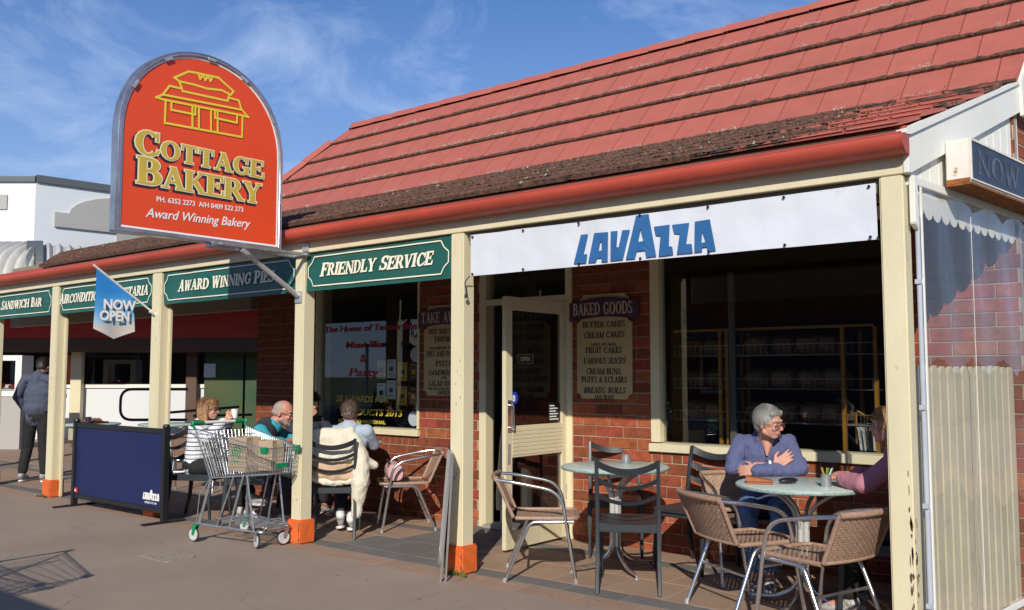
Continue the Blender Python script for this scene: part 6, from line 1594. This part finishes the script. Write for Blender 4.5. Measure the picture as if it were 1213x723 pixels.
# --- the grey-haired woman: local y points where she faces (towards the table)
def seated(lean=.10, s=1.0, armY=.36, z0=0.0):
    """default seated pose, facing +y, hips over the seat at the origin"""
    return dict(pelvis=V(0, -.06, .52)*1, chest=V(0, -.04+lean, .86), neck=V(0, -.03+lean*1.2, 1.00), head=V(0, 0+lean*1.35, 1.115), look=(0, 0, 0),
        shl=V(-.158, -.035+lean, .922), shr=V(.158, -.035+lean, .922), ell=V(-.23, .12+lean*.8, .77), elr=V(.23, .12+lean*.8, .77), wrl=V(-.06, armY, .79), wrr=V(.06, armY, .79),
        hipl=V(-.09, -.02, .50), hipr=V(.09, -.02, .50), knl=V(-.11, .38, .50), knr=V(.11, .38, .50), anl=V(-.10, .36, .085), anr=V(.10, .36, .085), tol=V(-.11, .50, .04), tor=V(.11, .50, .04))
J = seated(.16)
J.update(head=V(-.03, .30, 1.092), neck=V(-.01, .20, .99), chest=V(0, .13, .865), shl=V(-.158, .135, .950), shr=V(.158, .145, .945), vneck=(V(-.02, .228, .975), V(-.015, .262, .875)), look=(R_(56), R_(-9), R_(4)),
    ell=V(-.225, .275, .795), elr=V(.215, .275, .795), wrl=V(.06, .385, .785), wrr=V(-.055, .345, .812), sl=dict(l=.95, r=.42), knl=V(-.10, .36, .50), knr=V(.13, .34, .50), anl=V(-.02, .30, .10), anr=V(.09, .24, .095), tol=V(.0, .43, .055), tor=V(.12, .38, .05))
woman = person('grey-haired woman in a blue-violet jumper and red glasses, arms folded on the table', (-2.665, 6.085, 0), yaw_of(.44, -.90), J, .95, top='knit_blue', bottom='jeans', shoe='sneaker_grey', folds=.013, hair=('short', 'hair_grey'), glasses='red_frame', vox=.0062,
    hands={'l': (V(.9, -.25, -.05), V(0, -1, -.2), -1, .5), 'r': (V(-.80, -.02, .55), V(0, -1, 0), 1, .30)})
w_ = MB().tube([V(-.028, .338, .811)+V(0, math.cos(a)*.033, math.sin(a)*.033) for a in [2*PI*i/16 for i in range(16)]], .009, 6, closed=True)
part('white_cuff', w_, 'white_print', woman)
# --- the woman in pink behind the corner post
J = seated(.10); J.update(look=(R_(20), 0, 0), wrl=V(-.09, .40, .80), wrr=V(.06, .36, .815), ell=V(-.24, .24, .79), elr=V(.25, .22, .79))
person('person in a pink jumper with fair hair mostly hidden behind the corner post', (-1.535, 5.62, 0), yaw_of(-.93, -.12), J, .97, top='pink_knit', bottom='black_cloth', shoe='sneaker_grey', hair=('long', 'hair_blonde'))
# --- the balding man in the teal shirt
J = seated(.20); J.update(look=(R_(-6), R_(-14), 0), head=V(0, .30, 1.045), neck=V(0, .21, .955), chest=V(0, .12, .84), shl=V(-.175, .13, .885), shr=V(.175, .13, .885), ell=V(-.25, .28, .79), elr=V(.26, .25, .77), wrl=V(-.05, .46, .80), wrr=V(.02, .42, .79))
man = person('balding grey-bearded man in a teal shirt and dark vest bent over his food', (-7.46, 5.24, 0), yaw_of(.80, .60), J, 1.05, skin='skin_ruddy', top='teal_cloth', bottom='dark_trousers', shoe='sneaker_grey', hair=('bald', 'hair_stubble'), glasses='black_metal', vest='navy_fleece', belly=1.15, sleeves='34')
q = MB(); Hh = rotm(*J['look']); hp = lambda x, y, z: J['head'] + Hh @ V(x, y, z)
for sx in (-1, 1): q.cap(hp(sx*.050, .01, -.055), hp(sx*.020, .062, -.085), .018, .020)
q.ell(hp(0, .070, -.090), (.026, .024, .026), Hh); q.cap(hp(-.022, .088, -.042), hp(.022, .088, -.042), .006, .006)
link('beard', remesh(q, .005, 'hair_beard' if 'hair_beard' in M else 'hair_grey', 2, disp=.003, dscale=.012, name='beard'), man)
# --- the blonde woman with a white cup
J = seated(.02); J.update(look=(R_(-4), 0, 0), head=V(0, .06, 1.065), neck=V(0, .0, .965), shl=V(-.15, -.01, .895), shr=V(.15, -.01, .895), wrl=V(-.06, .25, .965), wrr=V(.04, .27, .975), ell=V(-.21, .12, .80), elr=V(.20, .14, .80), knr=V(.08, .42, .52), anr=V(.10, .58, .24), tor=V(.12, .70, .20), knl=V(-.08, .40, .50))
person('blonde woman in a white striped top and sunglasses holding up a white cup', (-8.14, 5.14, 0), yaw_of(.88, .47), J, .96, top='striped', bottom='black_cloth', shoe='sneaker_silver', hair=('long', 'hair_blonde'), glasses='black_metal', hands={'l': (V(.5, .5, .5), V(1, 0, 0), -1, .7), 'r': (V(-.3, .5, .6), V(-1, 0, 0), 1, .7)})
cfx = Matrix.Rotation(yaw_of(.88, .47), 3, 'Z') @ V(0, .335, .985) + V(-8.14, 5.14, 0)
cup(cfx.x, cfx.y, cfx.z, 'white takeaway cup held up by the blonde woman')
sc_ = thing('slat_chair_seat_holder', '', 'chair') if False else None
place(slc, True, 'charcoal slat-back chair on which the blonde woman sits', (-8.16, 5.12, 0), yaw_of(.88, .47), GS)
place(slc, True, 'charcoal slat-back chair on which the balding man sits', (-7.44, 5.25, 0), yaw_of(.80, .60), GS)
place(slc, True, 'charcoal slat-back chair in the corner behind the second post', (-7.82, 6.14, 0), yaw_of(.9, -.35), GS)
place(slc, True, 'charcoal slat-back chair on which the person in pink sits', (-1.70, 5.605, 0), yaw_of(-.93, -.12), GS)
# --- the person behind the second post
J = seated(.16); J.update(look=(R_(10), R_(-8), 0), wrr=V(.06, .28, .98), elr=V(.22, .26, .80), wrl=V(-.05, .40, .80))
person('dark-haired person in navy behind the second post, one hand raised to the mouth', (-7.80, 6.12, 0), yaw_of(.9, -.35), J, .97, top='navy_fleece', bottom='black_cloth', shoe='sneaker_grey', hair=('long', 'hair_dark'), hands={'r': (V(-.6, .2, .5), V(0, -1, 0), 1, .8)})
# --- the person seen from behind with the cream coat
J = seated(.12); J.update(look=(R_(-6), R_(-8), 0), head=V(0, .10, 1.065), neck=V(0, .07, .965), shl=V(-.155, .04, .895), shr=V(.155, .04, .895), anl=V(-.07, .04, .15), anr=V(.03, .0, .12), tol=V(-.08, .15, .06), tor=V(.03, .10, .05), knl=V(-.10, .38, .49), knr=V(.10, .38, .49), elr=V(.215, .16, .77), wrr=V(.12, .36, .79), ell=V(-.22, .16, .77))
person('short-haired person in pale blue seen from behind, wearing white boots', (-6.39, 5.52, 0), yaw_of(-.68, .73), J, .96, top='pale_blue', bottom='dark_trousers', shoe='white_boot', hair=('short', 'hair_brown'), face=False)
# cream coat draped over the chair back
ct = thing('draped_coat', 'cream fleece-lined coat draped over the back of a charcoal chair', 'coat', (-6.37, 5.35, 0), yaw_of(-.68, .73))
q = MB(); q.ell((0, -.150, .80), (.205, .060, .13)); q.ell((.02, -.165, .70), (.20, .055, .09)); q.cap((-.16, -.13, .90), (.14, -.13, .91), .040, .046); q.cap((-.19, -.10, .86), (-.17, -.15, .70), .035, .05)
q.cap((.17, -.14, .86), (.235, -.16, .70), .055, .075); q.cap((.235, -.16, .70), (.245, -.17, .48), .075, .085); q.cap((.245, -.17, .50), (.205, -.17, .20), .085, .040); q.cap((.26, -.15, .66), (.35, -.11, .62), .055, .040)
link('fleece_lining', remesh(q, .0075, 'coat_cream', 3, disp=.016, dscale=.11, name='fleece_lining'), ct)
q = MB(); q.ell((-.01, -.160, .60), (.198, .060, .12)); q.ell((.05, -.165, .545), (.15, .058, .07))
link('suede_shell', remesh(q, .0075, 'coat_tan', 3, disp=.016, dscale=.10, name='suede_shell'), ct)
q = MB(); q.cap((-.19, -.165, .515), (.0, -.17, .475), .030, .034); q.cap((.0, -.17, .475), (.19, -.165, .50), .034, .036); link('fleece_hem', remesh(q, .0075, 'coat_cream', 2, disp=.010, dscale=.05, name='fleece_hem'), ct)
# --- the man standing at the left
J = dict(pelvis=V(0, 0, .86), chest=V(0, .02, 1.24), neck=V(0, .03, 1.42), head=V(0, .075, 1.525), look=(R_(12), R_(-22), 0), shl=V(-.20, 0, 1.36), shr=V(.20, 0, 1.36), ell=V(-.30, -.03, 1.12), elr=V(.36, .0, 1.14), wrl=V(-.26, .10, .93), wrr=V(.24, .10, 1.0),
    hipl=V(-.10, 0, .84), hipr=V(.10, 0, .84), knl=V(-.16, .03, .45), knr=V(.12, .0, .45), anl=V(-.18, -.03, .09), anr=V(.16, -.02, .09), tol=V(-.22, .10, .045), tor=V(.19, .12, .045))
person('heavy-set man in a slate hoodie and black trousers standing with his back turned', (-12.53, 5.43, 0), yaw_of(-.45, .89), J, .985, top='hoodie', bottom='black_cloth', shoe='sneaker_grey', hair=('short', 'hair_dark'), face=False, belly=1.28, folds=.010)
# ================================================================== neighbouring supermarket (askew to the street), its own frame: x across, y deep
nb2 = thing('supermarket_building', 'white rendered supermarket with a grey arch motif, curved corrugated awning and red fascia', 'building', (0, 0, 0), math.atan2(RT.y, RT.x))
def nbp(name, mb, mt, **k): return part(name, mb, mt, nb2, **k)
cxr, cyr = -11.2, 21.0; dR = V(.718, .696, 0); nR = V(.696, -.718, 0)
nbp('wall', MB().box(-40, cxr-.002, cyr, cyr+.3, 2.9, 5.93), 'white_wall', smooth=False)
def rwall(mb, a0, a1, z0, z1, o0, o1): 
    p = V(cxr, cyr, 0)
    return mb.hexa([p+dR*a0+nR*o0+V(0,0,z0), p+dR*a1+nR*o0+V(0,0,z0), p+dR*a1+nR*o1+V(0,0,z0), p+dR*a0+nR*o1+V(0,0,z0)], [p+dR*a0+nR*o0+V(0,0,z1), p+dR*a1+nR*o0+V(0,0,z1), p+dR*a1+nR*o1+V(0,0,z1), p+dR*a0+nR*o1+V(0,0,z1)])
nbp('wall', rwall(MB(), 0, 16, 2.9, 5.93, 0, -.3), 'white_wall', smooth=False)
nbp('parapet_cap', rwall(MB().box(-40, cxr, cyr-.06, cyr+.4, 5.93, 6.06), 0, 16, 5.93, 6.10, .06, -.4), 'grey_trim', smooth=False)
q = MB(); P3 = lambda a, z, o: tuple(V(cxr, cyr, 0)+dR*a+nR*o+V(0,0,z))
ar = [(.424, 4.92), (.424, 5.27), (.743, 5.27)] + [(2.35 - 1.6*math.cos(R_(t)), 5.27 + .55*math.sin(R_(t))) for t in (12, 25, 38, 52, 66, 80, 90, 100, 114, 128, 142, 155, 168)] + [(3.957, 5.27), (4.3, 5.27), (4.3, 4.92)]
nbp('arch_motif', q.prism(ar, P3, .002, .06), 'grey_wall', smooth=False)
nbp('arch_motif', rwall(MB(), 1.88, 2.9, 2.9, 4.918, .002, .05), 'grey_wall', smooth=False)
nbp('wall_band', MB().box(-16, -11.85, cyr-.04, cyr-.002, 5.28, 5.62), 'grey_wall', smooth=False)
for k in range(6): nbp('wall_joint', rwall(MB(), 2.4*k+2.3, 2.4*k+2.315, 2.9, 5.93, .001, .004), 'grey_wall', smooth=False)
# curved awning
def arc_prof(n=10): return [(1.35*(1-math.sin(R_(90*i/n))) - 0.0, 3.22 + .74*(1-math.cos(R_(90*i/n)))*0 + .74*math.sin(R_(90*i/n))**1.0) for i in range(n+1)]
def awn_pt(o): return V(cxr + .54*o, cyr - o, 0)
aprof = []
for j in range(11):
    t = R_(90*j/10); aprof.append((2.9 + 1.30*math.cos(t), 3.22 + .80*math.sin(t)))
def awning(n, pt, name):
    q = MB(); K = len(aprof); vs = []; fs = []
    for i in range(n+1):
        b = (0, .05, .07, .05, 0, -.0)[i % 6] if i % 6 < 5 else 0
        for (o, z) in aprof: vs.append(pt(i, o + b*.7, z + b*.7))
    for i in range(n):
        for j in range(K-1): c = i*K+j; fs.append((c, c+K, c+K+1, c+1))
    q.add(vs, fs); return nbp(name, q, 'corrugated', recalc=False)
awning(700, lambda i, o, z: (min(-30 + i*.032, cxr + .54*o), cyr-o, z), 'awning_sheet')
awning(300, lambda i, o, z: tuple(awn_pt(o) + dR*(i*.032) + V(0,0,z)), 'awning_sheet')
q = MB()
for j in range(10):
    (o1, z1), (o2, z2) = aprof[j], aprof[j+1]; A, B = awn_pt(o1)+V(0,0,z1+.07), awn_pt(o2)+V(0,0,z2+.07)
    q.add([A-V(.16,0,0), A+V(.16,0,0), B+V(.16,0,0), B-V(.16,0,0)], [(0,1,2,3)])
nbp('awning_corner', q, 'grey_trim', recalc=False, smooth=False)
nbp('awning_ledge', MB().box(-30, cxr+.4, cyr-2.88, cyr-.01, 3.96, 4.01).box(-30, -8.93, 16.70, 16.82, 3.06, 3.235), 'corrugated', smooth=False)
nbp('awning_shade_slab', MB().box(-30, 6, 16.82, 20.6, 3.05, 3.12), 'grey_trim', smooth=False)  # unseen slab, run on past the awning to shade the red fascia
nbp('red_fascia', MB().box(-30, -4.0, 19.4, 19.6, 2.20, 3.05), 'red_fascia', smooth=False)
nbp('fascia_strip', MB().box(-30, -4.0, 19.42, 19.9, 1.90, 2.195), 'brown', smooth=False)
nbp('white_dado', MB().box(-30, -6.5, 20.0, 20.2, -.3, 1.12), 'white_wall', smooth=False)
nbp('dado_cap', MB().box(-30, -6.5, 19.96, 20.2, 1.12, 1.20), 'white_paint', smooth=False)
nbp('shop_glass', MB().quad((-30, 20.1, 1.2), (-4, 20.1, 1.2), (-4, 20.1, 1.9), (-30, 20.1, 1.9)), 'door_glass', smooth=False, recalc=False)
nbp('interior_back', MB().box(-30, -3.7, 21.6, 21.7, -.3, 3.0), 'interior_dark', smooth=False)
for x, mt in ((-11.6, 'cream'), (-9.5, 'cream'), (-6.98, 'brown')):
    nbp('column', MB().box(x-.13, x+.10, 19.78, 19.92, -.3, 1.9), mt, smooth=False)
nbp('orange_poster', MB().box(-10.2, -9.45, 20.02, 20.06, 1.22, 1.85), 'orange_poster', smooth=False)
nbp('green_poster', MB().box(-6.75, -5.9, 19.9, 19.95, -.2, 1.9), 'poster_green', smooth=False)
nbp('green_poster', MB().box(-5.85, -4.2, 19.9, 19.95, -.2, 1.9), 'poster_green', smooth=False)
nbp('notice', MB().box(-6.75, -6.5, 19.86, 19.89, 1.35, 1.65), 'paper_white', smooth=False)
fb_ = thing('food_case', 'white framed display case with red items near the left edge', 'display case', V(-11.0, 18.0, 0)*0, 0)
fb_.matrix_world = nb2.matrix_basis
part('case', MB().box(-10.15, -9.35, 17.3, 17.7, .0, 1.0), 'grey_wall', fb_, smooth=False)
part('case_frame', MB().box(-10.15, -9.35, 17.28, 17.7, 1.0, 1.10).box(-10.15, -9.35, 17.28, 17.7, 1.68, 1.78).box(-10.15, -10.03, 17.28, 17.7, 1.10, 1.68).box(-9.47, -9.35, 17.28, 17.7, 1.10, 1.68), 'white_paint', fb_, smooth=False)
part('case_glass', MB().box(-10.03, -9.47, 17.33, 17.34, 1.1, 1.68), 'glass', fb_, smooth=False)
part('red_item', MB().ell((-9.9, 17.5, 1.2), (.12, .1, .07)).ell((-9.6, 17.5, 1.18), (.1, .1, .05)), 'red_print', fb_)
# black hoop rails between the courtyard and the shop
hr = thing('hoop_rail', 'black tubular hoop rail behind the tables', 'railing', (0, 0, 0)); hr.matrix_world = nb2.matrix_basis
part('hoop', MB().tube(fillet([(-5.0, 14.0, 1.19), (-6.03, 14.0, 1.19), (-6.03, 14.0, .72), (-5.0, 14.0, .72)], .18, 6), .022, 8), 'black_metal', hr)
part('rail_post', MB().tube([(-5.55, 14.0, 0), (-5.55, 14.0, 1.19)], .028, 8), 'black_metal', hr)
part('low_rail', MB().tube([(-5.3, 14.0, .83), (-4.2, 14.0, .92)], .02, 8).tube([(-4.9, 14.0, .78), (-4.0, 14.0, .80)], .02, 8), 'black_metal', hr)
# ================================================================== across the street: what the windows mirror
def house(x, y, wd, dp, h, label, wallm, roofm):
    t = thing('shop_building', label, 'building', (x, y, 0), world=False)
    part('wall', MB().box(-wd/2, wd/2, -dp, 0, -.3, h), wallm, t, smooth=False)
    q = MB().prism([(-wd/2-.3, h), (wd/2+.3, h), (0, h+wd*.27)], lambda a, b, d: (a, d, b), -dp-.3, .35); part('roof', q, roofm, t, smooth=False)
    q = MB()
    for s_ in (-1, 1):
        q.hexa([(s_*(wd/2+.3), .351, h-.05), (s_*(wd/2+.3), .42, h-.05), (0, .42, h+wd*.27-.05), (0, .351, h+wd*.27-.05)], [(s_*(wd/2+.3), .351, h+.15), (s_*(wd/2+.3), .42, h+.15), (0, .42, h+wd*.27+.15), (0, .351, h+wd*.27+.15)])
    part('gable_trim', q, 'white_paint', t, smooth=False)
    for k in (-1, 1):
        f = part('window', MB().box(k*wd*.26-1.1, k*wd*.26+1.1, .0, .06, .8, 2.3), 'white_paint', t, smooth=False)
        part('pane', MB().box(k*wd*.26-1.0, k*wd*.26+1.0, .06, .075, .9, 2.2), 'ink_dark', f, smooth=False)
    part('door', MB().box(-.5, .5, 0, .05, 0, 2.1), 'brown', t, smooth=False)
    part('awning', MB().hexa([(-wd/2, 0, 2.7), (wd/2, 0, 2.7), (wd/2, 2.6, 2.5), (-wd/2, 2.6, 2.5)], [(-wd/2, 0, 2.82), (wd/2, 0, 2.82), (wd/2, 2.6, 2.6), (-wd/2, 2.6, 2.6)]), 'grey_trim', t, smooth=False)
    for k in (-1, 0, 1): part('awning_post', MB().box(k*wd*.45-.05, k*wd*.45+.05, 2.45, 2.55, -.3, 2.55), 'white_paint', t, smooth=False)
house(-10, -14, 11, 12, 4.8, 'red brick shop with a white-edged gable across the road, to the left', 'brick', 'grey_trim')
house(2.5, -14, 10, 12, 4.6, 'cream shop with a dark gable across the road', 'cream', 'grey_trim')
house(14.5, -14, 9, 12, 3.4, 'white shop with a red gable roof across the road', 'white_wall', 'tile')
house(-22.5, -14, 11, 12, 4.6, 'brick shop with a grey roof at the far left across the road', 'brick', 'grey_trim')
# brick building to the right, mirrored in the clear blind
t = thing('neighbour_building', 'brick shop with a white-edged gable further along the footpath', 'building', (16, 6.5, 0))
part('wall', MB().box(-3, 8, 0, 9, -.3, 3.2), 'brick', t, smooth=False)
part('roof', MB().prism([(-3.3, 3.2), (8.3, 3.2), (2.5, 5.4)], lambda a, b, d: (a, d, b), -.4, 9.3), 'tile', t, smooth=False)
part('gable_trim', MB().hexa([(-3.3, -.45, 3.1), (-3.3, -.38, 3.1), (2.5, -.38, 5.3), (2.5, -.45, 5.3)], [(-3.3, -.45, 3.3), (-3.3, -.38, 3.3), (2.5, -.38, 5.5), (2.5, -.45, 5.5)]), 'white_paint', t, smooth=False)
part('window', MB().box(0, 3, -.06, 0, .8, 2.3), 'white_paint', t, smooth=False)
# white van at the kerb, out of frame: its shadow crosses the corner of the footpath
vn = thing('delivery_van', 'dark high-roofed delivery van parked at the kerb', 'van', (-4.2, -1.62, -.14))
prof = [(-2.5, .45), (2.35, .45), (2.5, .75), (2.45, 1.15), (1.75, 1.35), (1.15, 2.22), (.85, 2.38), (-2.45, 2.38), (-2.55, 2.0)]
part('body', MB().prism(prof, lambda a, b, d: (a, d, b), -.92, .92), 'van_paint', vn, smooth=False, bev=.05)
part('windscreen', MB().hexa([(1.72, -.80, 1.42), (1.72, .80, 1.42), (1.68, .8, 1.40), (1.68, -.8, 1.40)], [(1.22, -.74, 2.02), (1.22, .74, 2.02), (1.18, .74, 2.0), (1.18, -.74, 2.0)]), 'ink_dark', vn, smooth=False)
for s_ in (-1, 1):
    part('side_window', MB().prism([(.35, 1.35), (1.45, 1.35), (1.02, 1.95), (.35, 1.95)], lambda a, b, d: (a, d, b), s_*.921, s_*.935), 'ink_dark', vn, smooth=False)
    part('headlight', MB().ell((2.44, s_*.7, .92), (.06, .14, .10)), 'white_print', vn)
    for x in (-1.55, 1.55):
        w_o = part('wheel', MB().lathe([(.33, -.10), (.35, -.06), (.35, .06), (.33, .10)], (x, s_*.84, .35), 24, Matrix(((1,0,0),(0,0,-1),(0,1,0)))), 'rubber', vn)
        part('rim', MB().lathe([(.20, -.11), (.20, .11)], (x, s_*.84, .35), 20, Matrix(((1,0,0),(0,0,-1),(0,1,0)))), 'alu_dull', w_o)
part('bumper', MB().box(2.4, 2.6, -.9, .9, .42, .62), 'black_metal', vn, smooth=False, bev=.03)
bpy.context.view_layer.update()
